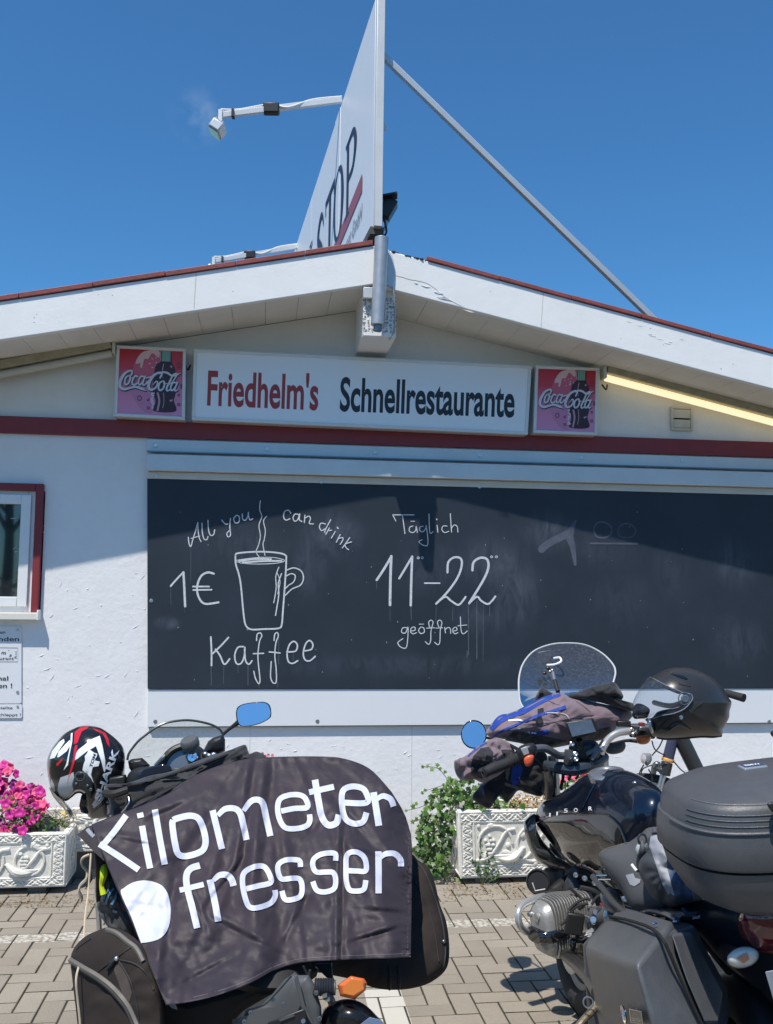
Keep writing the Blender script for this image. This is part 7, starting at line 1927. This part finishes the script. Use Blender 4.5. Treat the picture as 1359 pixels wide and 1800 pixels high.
# ---- top case
RS = 1.0
tc = thing('top_case', 'large dark grey plastic top case on the right motorcycle', 'case', P(1375, 1590, 2.4))
C0 = P(1378, 1455, 2.42)
rv = Vector((.975, .13, .10)).normalized(); 
uv = (Vector((-.13, -.05, 1)) - rv * Vector((-.13, -.05, 1)).dot(rv)).normalized(); hv = uv.cross(rv).normalized()
if hv.y < 0: hv = -hv
def tring(z, a, b_, ex=3.0, n=64, sh=0.0, dip=0.0):
    o = []
    for i in range(n):
        th = 2 * math.pi * i / n; c_, s_ = math.cos(th), math.sin(th)
        x = a * abs(c_) ** (2 / ex) * (1 if c_ > 0 else -1); y = b_ * abs(s_) ** (2 / ex) * (1 if s_ > 0 else -1) + sh
        o.append(C0 + rv * x + hv * y + uv * (z - dip * (1 - (x / .31) ** 2) * (1 if y < 0 else .3)))
    return o
tray = MB().loft([tring(-.165, .16, .10), tring(-.160, .20, .13), tring(-.13, .255, .175), tring(-.07, .290, .200), tring(-.035, .298, .207)]).build('tray', gpl, tc, ang=50)
MB().loft([tring(-.034, .293, .200), tring(-.026, .293, .200)]).build('seal_gap', darkgap, tc)
lid = MB().loft([tring(-.027, .302, .212), tring(-.020, .308, .216), tring(.03, .306, .213), tring(.062, .300, .208), tring(.064, .294, .203), tring(.085, .291, .200), tring(.108, .284, .194), tring(.118, .276, .188), tring(.124, .262, .178), tring(.140, .225, .150), tring(.150, .16, .10), tring(.154, .05, .03)]).build('lid', gpl, tc, ang=50)
for z, a, b_ in ((.075, .2935, .2025), (.088, .2915, .2005), (.100, .288, .198)):
    r_ = tring(z, a, b_); k = [r_[i] for i in range(34, 62)]
    MB().tube(k, .0013, 6, smooth=0).build('lid_groove_rib', gpl2, tc)
r_ = tring(.120, .270, .184); MB().tube([r_[i] for i in range(34, 64)], .003, 6, smooth=0).build('lid_edge', gpl2, tc)
r_ = tring(.062, .303, .211); MB().tube([r_[i] for i in range(32, 64)], .003, 6, smooth=0).build('lid_edge', gpl2, tc)
# badge on lid, latch at the rear
def on_lid(x, y, z): return C0 + rv * x + hv * y + uv * z
q = [(-.085, .01), (-.02, .01), (-.02, .05), (-.085, .05)]
MB().hexa([on_lid(x - .0, y, .158) for x, y in q], [on_lid(x, y, .13) for x, y in q]).build('badge', M('badge_frame', (.22, .25, .28), .3), tc, bevel=.004)
q = [(-.079, .016), (-.026, .016), (-.026, .044), (-.079, .044)]
MB().hexa([on_lid(x, y, .1592) for x, y in q], [on_lid(x, y, .15) for x, y in q]).build('badge_face', M('badge_blue', (.03, .06, .16), .25), tc)
A = Flat(); A.text('BMW', (-.074, -.022), (-.032, -.022), .015, .01)
A.mesh(lambda x, y, l: on_lid(x, -y, .1600 + l)).build('lettering', txt_wht, tc)
pf = Puff([(1349, 1416), (1352, 1411), (1375, 1408), (1400, 1412), (1400, 1432), (1372, 1432), (1358, 1428)], 2.19, .01, .04, e=4); pf.mb().build('latch', blackpl, tc)
# ---- left hard side case
sc_ = thing('side_case', 'dark grey hard side case with round emblem on the right motorcycle', 'case', P(1150, 1800, 2.5))
pts = dict(A=(1028, 1672, 2.82), A2=(1031, 1655, 2.84), C=(1073, 1613, 2.86), L=(1158, 1645, 2.42), V=(1117, 1695, 2.36), VB=(1146, 1800, 2.34), VB2=(1168, 1880, 2.34), AB=(1052, 1800, 2.78), AB2=(1080, 1920, 2.76), LB=(1231, 1800, 2.40), LB2=(1262, 1865, 2.40))
p3 = {k: P(*v) for k, v in pts.items()}
bk = {}
for k in p3: bk[k] = p3[k] + Vector((.10, .16, -.01))
m = MB(); names = ['A', 'A2', 'C', 'L', 'V', 'VB', 'VB2', 'AB', 'AB2', 'LB', 'LB2']; ix = {n_: i for i, n_ in enumerate(names)}
vs = [p3[n_] for n_ in names]
bc = Vector((.07, .12, 0))
back_n = ['A', 'A2', 'C', 'L', 'LB', 'LB2', 'VB2', 'AB2', 'AB']
for n_ in back_n: vs.append(p3[n_] + bc)
bi = {n_: len(names) + i for i, n_ in enumerate(back_n)}
F_ = [(ix['A2'], ix['A'], ix['V'], ix['L'], ix['C']), (ix['A'], ix['AB'], ix['VB'], ix['V']), (ix['AB'], ix['AB2'], ix['VB2'], ix['VB']), (ix['L'], ix['V'], ix['VB'], ix['LB']), (ix['LB'], ix['VB'], ix['VB2'], ix['LB2'])]
loop = ['A', 'A2', 'C', 'L', 'LB', 'LB2', 'VB2', 'AB2', 'AB']
for i in range(len(loop)):
    a, b_ = loop[i], loop[(i + 1) % len(loop)]; F_.append((ix[a], ix[b_], bi[b_], bi[a]))
F_.append(tuple(bi[n_] for n_ in back_n))
m.add(vs, F_).build('case_lid', gpl2, sc_, bevel=.016, seg=4, ang=60)
# body shell behind the lid
def chain(names_): return [P(*n_) for n_ in names_]
front = [(1070, 1609, 2.88), (1161, 1642, 2.44), (1236, 1800, 2.42), (1266, 1868, 2.42), (1160, 1925, 2.5), (1070, 1925, 2.80), (1032, 1800, 2.86), (1022, 1660, 2.90)]
backp = [(1140, 1604, 2.94), (1219, 1624, 2.56), (1281, 1733, 2.52), (1276, 1752, 2.52), (1284, 1776, 2.52), (1268, 1803, 2.54), (1252, 1860, 2.56), (1130, 1890, 2.9)]
b2 = [P(1140, 1604, 2.94), P(1219, 1624, 2.54), P(1281, 1736, 2.50), P(1284, 1780, 2.50), P(1220, 1880, 2.6), P(1130, 1890, 2.95), P(1100, 1780, 3.0), P(1095, 1650, 3.02)]
MB().hexa([P(*q) for q in front], b2).build('case_body', gpl, sc_, bevel=.010, seg=3, ang=50)
MB().tube([P(1071, 1611, 2.855), P(1110, 1619, 2.64), P(1159, 1643, 2.41), P(1196, 1720, 2.395), P(1233, 1800, 2.39), P(1262, 1865, 2.39)], .0045, 8, smooth=4).build('case_seam', darkgap, sc_)
q = [(1180, 1641, 2.435), (1213, 1637, 2.50), (1272, 1745, 2.47), (1262, 1800, 2.46), (1240, 1800, 2.41), (1206, 1720, 2.42)]
MB().hexa([P(x, y, Y - .012) for x, y, Y in q], [P(x, y, Y + .03) for x, y, Y in q]).build('case_side_panel', gpl2, sc_, bevel=.008, seg=3)
MB().hexa([P(*t_) for t_ in ((1144, 1612, 2.72), (1170, 1612, 2.62), (1168, 1622, 2.58), (1150, 1620, 2.66))], [P(x, y + 6, Y + .02) for x, y, Y in ((1144, 1612, 2.72), (1170, 1612, 2.62), (1168, 1622, 2.58), (1150, 1620, 2.66))]).build('handle_recess', darkgap, sc_)
MB().tube(T3([(1128, 1606, 2.78), (1145, 1602, 2.74), (1172, 1608, 2.62), (1190, 1618, 2.56)]), .008, 8).build('case_handle', gpl, sc_)
for q in ((1152, 1624, 2.50), (1187, 1621, 2.52)): MB().lathe(P(*q), (-.1, -.5, 1), [(.006, 0), (.005, .003), (0, .004)], 12).build('rivet', chrome, sc_)
# round emblem and name plate on the outer face
fo_n = (p3['V'] - p3['A']).cross(p3['AB'] - p3['A']).normalized()
if fo_n.dot(CAM - p3['A']) < 0: fo_n = -fo_n
def on_face(px, py, l=0.0):
    d = ray(px, py); t_ = (p3['A'] + fo_n * l - CAM).dot(fo_n) / d.dot(fo_n); return CAM + d * t_
ec = on_face(1098.5, 1783)
e1 = (p3['V'] - p3['A']).normalized(); e2 = fo_n.cross(e1).normalized()
em = MB().lathe(ec, fo_n, [(.021, 0), (.021, .003), (.019, .0045), (.0, .0045)], 36).build('emblem', M('emblem_black', (.01, .01, .012), .2, coat=1), sc_)
MB().torus(ec + fo_n * .004, fo_n, .0205, .0012, 36, 6).build('emblem_ring', chrome, em)
MB().torus(ec + fo_n * .0046, fo_n, .012, .0008, 30, 5).build('emblem_ring', chrome, em)
for k in range(4):
    pts_ = [ec + fo_n * .0052] + [ec + fo_n * .0052 + (e1 * math.cos(a) + e2 * math.sin(a)) * .0115 for a in [math.pi / 2 * k + math.pi / 2 * i / 6 + .2 for i in range(7)]]
    MB().add(pts_, [tuple(range(8))]).build('emblem_quarter', M('emblem_blue', (.04, .20, .55), .3) if k % 2 else M('emblem_white', (.8, .8, .8), .3), em, smooth=False)
q = [(1106, 1774), (1127, 1778), (1130, 1800), (1109, 1797)]
MB().hexa([on_face(x, y, .004) for x, y in q], [on_face(x, y, -.002) for x, y in q]).build('name_plate', M('plate_dark', (.03, .03, .032), .3), sc_, bevel=.001)
A = Flat(); A.stroke([q[0], q[1], q[2], q[3], q[0]], .9, smooth=0)
A.mesh(lambda x, y, l: on_face(x, y, .0046 + l)).build('plate_border', chrome, sc_, smooth=False)
A = Flat(); A.text('cardan', (1110, 1794), (1128, 1797), 9, .01, up=(.1, -1))
A.mesh(lambda x, y, l: on_face(x, y, .0050 + l)).build('lettering', M('plate_letter', (.45, .45, .45), .3, .5), sc_, smooth=False)

RS = 1.14
# ================================================================== jacket over the front of the right motorcycle
jt = thing('riding_jacket', 'mauve, black and blue textile riding jacket draped over the right handlebar', 'jacket', P(900, 1390, 3.6))
def j4(x, y): return (780 + x / 3.997, 1110 + y / 3.997)
mauve = M('jacket_mauve', (.19, .135, .155), .8, sheen=.3, bump=[(12, .004, 4), (500, .0006)], var=(5, (.18, .12, .15), .5))
jblk = M('jacket_black', (.012, .012, .016), .8, sheen=.2, bump=[(12, .003, 4), (500, .0006)])
jblu = M('jacket_blue', (.012, .05, .30), .7, bump=[(12, .003, 4), (500, .0006)])
jref = M('jacket_grey', (.11, .115, .125), .6)
def jp(name, pts, Y, T, mat, e=2.2, c=None, amp=.02, wr=26, Tb=.05, ws=0):
    pf = Puff([j4(*p) for p in pts], Y, T, Tb, e=e, c=j4(*c) if c else None, n=6, rings=14, amp=amp, wr=wr, wseed=ws)
    pf.mb().build(name, mat, jt, ang=80); return pf
Jm = jp('jacket_body', [(300, 705), (340, 650), (400, 600), (470, 570), (560, 540), (640, 500), (720, 460), (800, 432), (850, 440), (900, 470), (1000, 485), (1150, 515), (1290, 545), (1330, 580), (1300, 625), (1230, 650), (1190, 710), (1120, 760), (1000, 780), (870, 800), (740, 820), (600, 800), (480, 770), (390, 750), (320, 740)],
        lin(850, 3.50, 1110, 3.68), .10, mauve, c=(790, 640), amp=.028, wr=34)
Js = jp('sleeve', [(72, 915), (80, 985), (110, 1035), (160, 1050), (215, 1040), (270, 1062), (330, 1040), (400, 1000), (470, 930), (500, 860), (480, 800), (420, 760), (360, 750), (300, 770), (230, 815), (160, 870), (110, 895)],
        3.46, .07, mauve, c=(300, 910), amp=.03, wr=22, ws=3)
Jl = jp('lower_panel', [(198, 1165), (240, 1100), (290, 1040), (380, 970), (450, 900), (520, 830), (620, 800), (720, 860), (728, 960), (715, 1060), (690, 1155), (600, 1140), (525, 1118), (480, 1170), (440, 1205), (400, 1160), (360, 1180), (325, 1240), (260, 1220)],
        3.56, .05, jblk, c=(480, 1020), amp=.02, ws=5)
Jc = jp('collar', [(632, 495), (660, 430), (690, 392), (730, 415), (770, 442), (740, 480), (660, 510)], 3.66, .03, jblk)
Jk = jp('lining', [(870, 450), (940, 425), (1010, 395), (1100, 370), (1190, 355), (1225, 385), (1262, 450), (1255, 490), (1330, 505), (1330, 560), (1240, 540), (1100, 500), (960, 480), (890, 475)], 3.62, .05, jblk, c=(1100, 440), amp=.02)
def jd(pf, poly, mat, nm='panel', l=.002):
    A = Flat(); A.poly([j4(*p) for p in poly]); return A.mesh(lambda x, y, k: pf.front(x, y, l + k), maxlen=4).build(nm, mat, jt, ang=180)
def js(pf, pts, w_, mat, nm='stripe', l=.0025):
    A = Flat(); A.stroke([j4(*p) for p in pts], [a / 3.997 for a in w_] if isinstance(w_, list) else w_ / 3.997); return A.mesh(lambda x, y, k: pf.front(x, y, l + k), maxlen=4).build(nm, mat, jt, ang=180)
js(Jm, [(330, 690), (400, 615), (480, 590), (580, 545), (700, 480), (820, 440)], [30, 52, 34, 46, 38, 26], jblu)
js(Jm, [(340, 745), (430, 690), (520, 650), (640, 600), (740, 565), (860, 530)], [10, 18, 14, 22, 18, 26], jblu)
js(Jm, [(600, 715), (680, 715), (735, 705)], [16, 34, 44], jblu)
js(Jm, [(455, 625), (520, 620), (560, 628)], 12, txt_wht); js(Jm, [(470, 690), (540, 680)], 8, txt_wht); js(Jm, [(590, 708), (650, 716)], 9, txt_wht)
js(Jm, [(720, 475), (760, 495), (815, 515)], 4, piping, 'piping'); js(Jm, [(715, 572), (800, 572), (860, 585), (888, 625)], 5, M('piping_pale', (.55, .53, .48), .5), 'piping')
js(Jm, [(540, 690), (640, 650), (760, 640), (870, 615)], 4, jblk, 'fold_seam'); js(Jm, [(930, 490), (990, 530), (1030, 565)], 3, jblk, 'fold_seam')
jd(Jm, [(640, 610), (690, 600), (705, 650), (655, 668)], jblk); jd(Jm, [(660, 545), (700, 535), (705, 560), (690, 585), (660, 575)], jblk)
jd(Jm, [(430, 765), (490, 700), (600, 710), (720, 740), (870, 770), (740, 815), (600, 795), (480, 775)], jblk)
jd(Jm, [(870, 790), (1000, 775), (1110, 755), (1180, 705), (1170, 670), (1060, 690), (900, 740)], jblk)
jd(Js, [(190, 960), (205, 880), (260, 820), (320, 810), (350, 850), (330, 930), (290, 1030), (230, 1035), (195, 1010)], jblk)
jd(Js, [(74, 920), (118, 885), (108, 960), (125, 1035), (90, 1000)], jref); jd(Js, [(400, 830), (500, 830), (490, 870), (430, 880)], jblk)
js(Js, [(170, 880), (220, 830), (300, 780)], [8, 16, 10], jblu)
jd(Jl, [(480, 960), (520, 910), (560, 960), (525, 1060), (500, 1090), (470, 1060)], jblu); jd(Jl, [(450, 920), (480, 900), (462, 1000), (440, 1080), (430, 1070), (440, 990)], jref)
jd(Jl, [(430, 1060), (520, 1090), (525, 1115), (430, 1080)], jref); js(Jl, [(262, 1070), (275, 1120), (290, 1180)], [14, 16, 4], M('navy', (.03, .05, .14), .7))
jd(Jl, [(262, 1060), (300, 1030), (380, 990), (430, 950), (400, 1000), (320, 1050), (270, 1090)], mauve)

# ================================================================== black helmet on the right grip
hh = thing('helmet', 'matt black full face helmet with clear visor resting on the right grip', 'helmet', P(1205, 1295, 3.45))
def h5(x, y): return (1060 + x / 4.545, 1140 + y / 4.545)
mb_ = M('helmet_matt_black', (.028, .028, .030), .33, bump=(600, .0002))
hob2 = [(378, 232), (420, 205), (500, 165), (600, 150), (720, 162), (850, 218), (950, 300), (1000, 385), (1028, 432), (1012, 500), (1005, 560), (960, 640), (950, 692), (880, 702), (780, 700), (640, 712), (500, 718), (420, 705), (388, 690), (372, 640), (350, 590), (345, 555), (262, 552), (235, 520), (240, 440), (280, 350), (330, 270)]
hp2 = Puff([h5(*p) for p in hob2], 3.44, .13, .13, e=2.15, c=h5(640, 440), n=5, rings=20)
eye = [h5(*p) for p in [(380, 236), (470, 290), (590, 345), (640, 352), (690, 380), (660, 440), (600, 480), (520, 490), (440, 510), (400, 560), (345, 560), (240, 560), (200, 520), (240, 350), (330, 250)]]
sh2 = hp2.mb(holes=[eye]).build('shell', mb_, hh, ang=60)
# rim around the eye port
MB().tube([hp2.front(x, y, -.002) for x, y in crom([h5(*p) for p in [(385, 240), (470, 292), (590, 348), (640, 355), (688, 382), (660, 440), (600, 482), (520, 495), (445, 515), (400, 562), (350, 570)]], 5)], .005, 8, smooth=0).build('eyeport_rim', rubber, sh2)
vis = Puff([h5(*p) for p in [(378, 228), (330, 268), (280, 345), (248, 410), (232, 475), (228, 530), (262, 556), (345, 560), (400, 562), (470, 535), (560, 520), (650, 480), (705, 420), (716, 390), (700, 362), (640, 352), (590, 328), (500, 292), (430, 255)]], 3.44, .142, .13, e=2.15, c=h5(640, 440)) if False else None
# visor = the front of a slightly larger shell limited to the visor outline
vq = [h5(*p) for p in [(378, 226), (330, 266), (280, 345), (246, 410), (228, 475), (222, 535), (262, 560), (345, 564), (400, 566), (470, 538), (560, 522), (650, 482), (706, 424), (718, 392), (702, 362), (640, 350), (590, 328), (500, 290), (430, 252)]]
A = Flat(); A.poly(crom(vq, 3, True)); A.mesh(lambda x, y, l: hp2.front(x, y, .006), maxlen=2.6).build('visor', visor_m, hh, ang=180)
MB().tube([hp2.front(x, y, .007) for x, y in crom([h5(*p) for p in [(378, 228), (430, 254), (500, 292), (590, 330), (640, 352), (700, 364), (716, 392), (704, 424), (650, 482), (560, 520), (470, 536), (400, 562)]], 4)], .0018, 6, smooth=0).build('visor_edge', M('visor_rim', (.20, .23, .28), .15, coat=1), hh)
MB().lathe(hp2.front(*h5(655, 400), .004), (0, -1, 0), [(.014, 0), (.014, .004), (.010, .006), (.004, .005), (0, .006)], 20).build('visor_pivot', M('pivot_blue_grey', (.10, .13, .17), .2, coat=1), hh)
MB().torus(hp2.front(*h5(650, 400), .006), (0, 1, 0), .020, .002, 26, 6).build('pivot_ring', M('pivot_blue_grey', (.10, .13, .17), .2, coat=1), hh)
MB().lathe(hp2.front(*h5(622, 548), .001), (0, -1, 0), [(.008, 0), (.007, .004), (0, .006)], 14).build('stud', steel, hh)
A = Flat(); A.poly([h5(*p) for p in [(525, 165), (560, 200), (640, 215), (680, 238), (670, 248), (600, 225), (545, 200)]]); A.mesh(lambda x, y, l: hp2.front(x, y, .003), maxlen=3).build('top_vent', blackgl, hh)
MB().tube([hp2.front(*h5(x, y), .001) for x, y in ((560, 232), (600, 262), (618, 285), (700, 302))], .0018, 6).build('shell_crease', mb_, hh)
MB().tube([hp2.front(*h5(x, y), .002) for x, y in ((470, 640), (520, 650), (560, 620), (600, 600), (650, 620), (700, 650))], [.002, .006, .008, .009, .006, .002], 8).build('chin_vent', mb_, hh)
A = Flat(); A.poly([h5(*p) for p in [(640, 520), (720, 410), (800, 425), (700, 520), (660, 545)]]); A.mesh(lambda x, y, l: hp2.front(x, y, .0015), maxlen=4).build('side_plate', M('plate_matt', (.035, .035, .037), .5), hh)
A = Flat(); A.stroke([h5(750, 458), h5(792, 432)], 1.0); A.stroke([h5(685, 485), h5(710, 512)], 1.6); A.mesh(lambda x, y, l: hp2.front(x, y, .003 + l), maxlen=4).build('plate_mark', greypl, hh)
pf = Puff([h5(*p) for p in [(255, 450), (300, 440), (360, 470), (375, 500), (350, 552), (300, 560), (250, 560), (235, 520)]], 3.44, .05, .05, e=2.6); pf.mb().build('chin_lining', M('lining_dark', (.03, .03, .032), .8), hh)
MB().tube([hp2.front(*h5(x, y), .0) for x, y in ((948, 694), (880, 704), (780, 702), (640, 714), (500, 720), (430, 708))], .005, 8).build('neck_trim', rubber, hh)
pf = Puff([h5(*p) for p in [(350, 575), (385, 560), (400, 600), (408, 660), (390, 680), (370, 640)]], 3.38, .02, .02); pf.mb().build('lever_perch', steel, m2)
RS = 1.0
P = _P0
# ================================================================== bicycle leaning on the wall behind
bk_ = thing('bicycle', 'dark grey bicycle with headlight standing at the wall behind the black helmet', 'bicycle', Vector((P(1300, 1500, 5.1).x, 5.1, 0)))
BY = 5.05
framem = M('bike_frame', (.035, .035, .037), .35); framef = M('bike_navy', (.05, .055, .10), .3)
def B(x, y, Y=BY): return P(x, y, Y)
dwn = [B(1186, 1312), B(1212, 1365), B(1268, 1480), B(1296, 1540)]
MB().tube([B(1193, 1290), B(1240, 1385), B(1345, 1520)], [.042, .040, .040], 16, smooth=0).build('down_tube', framem, bk_)
MB().tube([B(1185, 1290), B(1174, 1335)], [.028, .030], 14, smooth=0).build('head_tube', framef, bk_)
MB().lathe(B(1173.5, 1337), B(1185, 1290) - B(1173.5, 1337), [(.031, -.004), (.033, 0), (.033, .010), (.031, .014)], 24).build('headset_ring', M('ring_orange', (.75, .38, .10), .4), bk_)
MB().tube([B(1400, 1300), B(1345, 1520)], .018, 12, smooth=0).build('seat_tube', framem, bk_)
MB().tube([B(1392, 1330), B(1480, 1480)], .010, 10, smooth=0).build('seat_stay', framem, bk_); MB().tube([B(1345, 1520), B(1480, 1480)], .012, 10, smooth=0).build('chain_stay', framem, bk_)
MB().tube([B(1173, 1340), B(1168, 1362)], .030, 14, smooth=0).build('fork_crown', framem, bk_, bevel=.004)
MB().tube([B(1167, 1360), B(1150, 1420), B(1138, 1478)], .017, 12, smooth=0).build('fork_leg', steel, bk_)
MB().tube([B(1160, 1345, BY + .1), B(1150, 1350, BY + .1), B(1142, 1420, BY + .1), B(1134, 1478, BY + .1)], .016, 12).build('fork_leg', steel_d, bk_)
MB().tube([B(1172, 1346), B(1160, 1352), B(1150, 1346)], [.022, .016, .018], 10).build('lamp_bracket', M('bracket_grey', (.16, .17, .17), .4, .5), bk_)
hl = Puff([(1129, 1325), (1134, 1323.5), (1144, 1325), (1146, 1336), (1141, 1344), (1136, 1346), (1131, 1338)], BY - .02, .02, .03, e=2.8).mb().build('headlight', M('headlight_grey', (.25, .25, .26), .3), bk_)
MB().lathe(B(1132.5, 1334, BY - .03), Vector((-1, -.3, 0)), [(.022, 0), (.024, .008), (.020, .010), (0, .012)], 20).build('headlight_lens', M('lens_pale', (.55, .52, .53), .1, coat=1), hl)
for q in ([(1146, 1302), (1152, 1318), (1170, 1328)], [(1165, 1300), (1158, 1314), (1146, 1328)], [(1184, 1338), (1196, 1352), (1204, 1358)], [(1132, 1344), (1124, 1360), (1128, 1372)], [(1146, 1345), (1130, 1352), (1126, 1368)], [(1140, 1352), (1146, 1365), (1146, 1380)]):
    MB().tube([B(*p, BY - .05) for p in q], .0035, 6).build('cable', rubber, bk_)
wc = B(1136, 1478, BY + .05); MB().torus(wc, (.13, 1, 0), .33, .022, 64, 10).build('tyre', rubber, bk_)
MB().torus(wc, (.13, 1, 0), .305, .008, 64, 8).build('rim', steel, bk_)
for i in range(18):
    a = i * math.pi * 2 / 18; MB().tube([wc, wc + Vector((math.cos(a) * .30, -.13 * math.cos(a) * .3, math.sin(a) * .30))], .0012, 4, smooth=0).build('spoke', steel, bk_)
MB().torus(wc, (.13, 1, 0), .365, .018, 48, 8, a0=0, a1=2.6, sx=Vector((1, 0, 0))).build('mudguard', blackpl, bk_)
wc2 = B(1480, 1480, BY + .05); MB().torus(wc2, (.13, 1, 0), .33, .022, 64, 10).build('tyre', rubber, bk_)
MB().tube([B(1186, 1290), B(1190, 1262)], .016, 12, smooth=0).build('steerer', blackpl, bk_)
MB().tube([B(1150, 1235, BY + .25), B(1185, 1240, BY + .02), B(1240, 1216, BY - .12), B(1280, 1222, BY - .30)], .014, 12).build('handlebar', blackpl, bk_)
MB().tube([B(1276, 1218, BY - .28), B(1308, 1227, BY - .36)], [.018, .021], 14, smooth=0).build('grip', rubber, bk_)
pf = Puff([(1354, 1288), (1368, 1282), (1400, 1284), (1430, 1290), (1410, 1302), (1366, 1299)], BY, .06, .06); pf.mb().build('saddle', rubber, bk_)
MB().tube([B(1402, 1300), B(1404, 1290)], .012, 10, smooth=0).build('seat_post', steel, bk_)

# ================================================================== trees behind the photographer, seen mirrored in glass and paint
bark = M('bark', (.10, .075, .05), .9, bump=(20, .02))
crown_m = [M('crown_green', (.045, .075, .02), .7), M('crown_dark', (.025, .045, .014), .7)]
def tree(x, y, h, r, label):
    label = 'broad leafy tree across the car park, ' + label
    t = thing('tree', label, 'tree', Vector((x, y, 0)), 'trees across the road mirrored in the window')
    MB().tube([(x, y, 0), (x + .1, y, h * .3), (x, y + .1, h * .6), (x, y, h * .85)], [.28, .2, .13, .05], 9).build('trunk', bark, t)
    for k in range(5):
        a = rnd(0, 6.3); MB().tube([(x, y, h * rnd(.3, .5)), (x + r * .5 * math.cos(a), y + r * .5 * math.sin(a), h * rnd(.55, .7))], [.10, .04], 6, smooth=0).build('limb', bark, t)
    m = MB()
    lumps = [(Vector((x, y, h * .68)) + Vector((rnd(-.7, .7) * r, rnd(-.7, .7) * r, rnd(-.35, .45) * r)), rnd(.35, .6) * r) for _ in range(14)]
    for c_, q_ in lumps:
        for _ in range(170):
            d = Vector((random.gauss(0, 1), random.gauss(0, 1), random.gauss(0, 1))).normalized() * q_ * rnd(.6, 1.0)
            s_ = rnd(.10, .24); R_ = orient(Vector((rnd(-1, 1), rnd(-1, 1), rnd(-.3, 1))), rnd(0, 6))
            m.add([c_ + d + R_ @ Vector(p) for p in ((-s_, 0, 0), (0, -s_ * .6, 0), (s_, 0, 0), (0, s_ * .6, 0))], [(0, 1, 2, 3)])
    m.build('crown', crown_m[int(rnd(0, 2))], t, smooth=False)
for (x, y, h, r, lb_) in ((-16, -26, 9, 3.6, 'medium high and second from the left'), (-7, -30, 11, 4.0, 'the tallest of the row'), (3, -28, 8, 3.4, 'the lowest, right of the tallest'), (12, -27, 10, 4.0, 'tall, between the lowest and the outer right one'), (-26, -22, 10, 4.2, 'outermost on the left'), (22, -24, 9, 3.8, 'outermost on the right')):
    tree(x, y, h, r, lb_)
m = MB()
for i in range(5200):
    x = rnd(-32, 30); s_ = rnd(.07, .16); z = rnd(.1, 1.9 + .3 * math.sin(x)); R_ = orient(Vector((rnd(-1, 1), rnd(-.3, 1), rnd(-.3, 1))), rnd(0, 6))
    m.add([Vector((x, -19 + rnd(-.4, .4), z)) + R_ @ Vector(p) for p in ((-s_, 0, 0), (0, -s_ * .6, 0), (s_, 0, 0), (0, s_ * .6, 0))], [(0, 1, 2, 3)])
m.build('hedge', crown_m[1], None, smooth=False, kind='stuff', label='clipped hedge along the far side of the car park, mirrored in the window', cat='hedge')
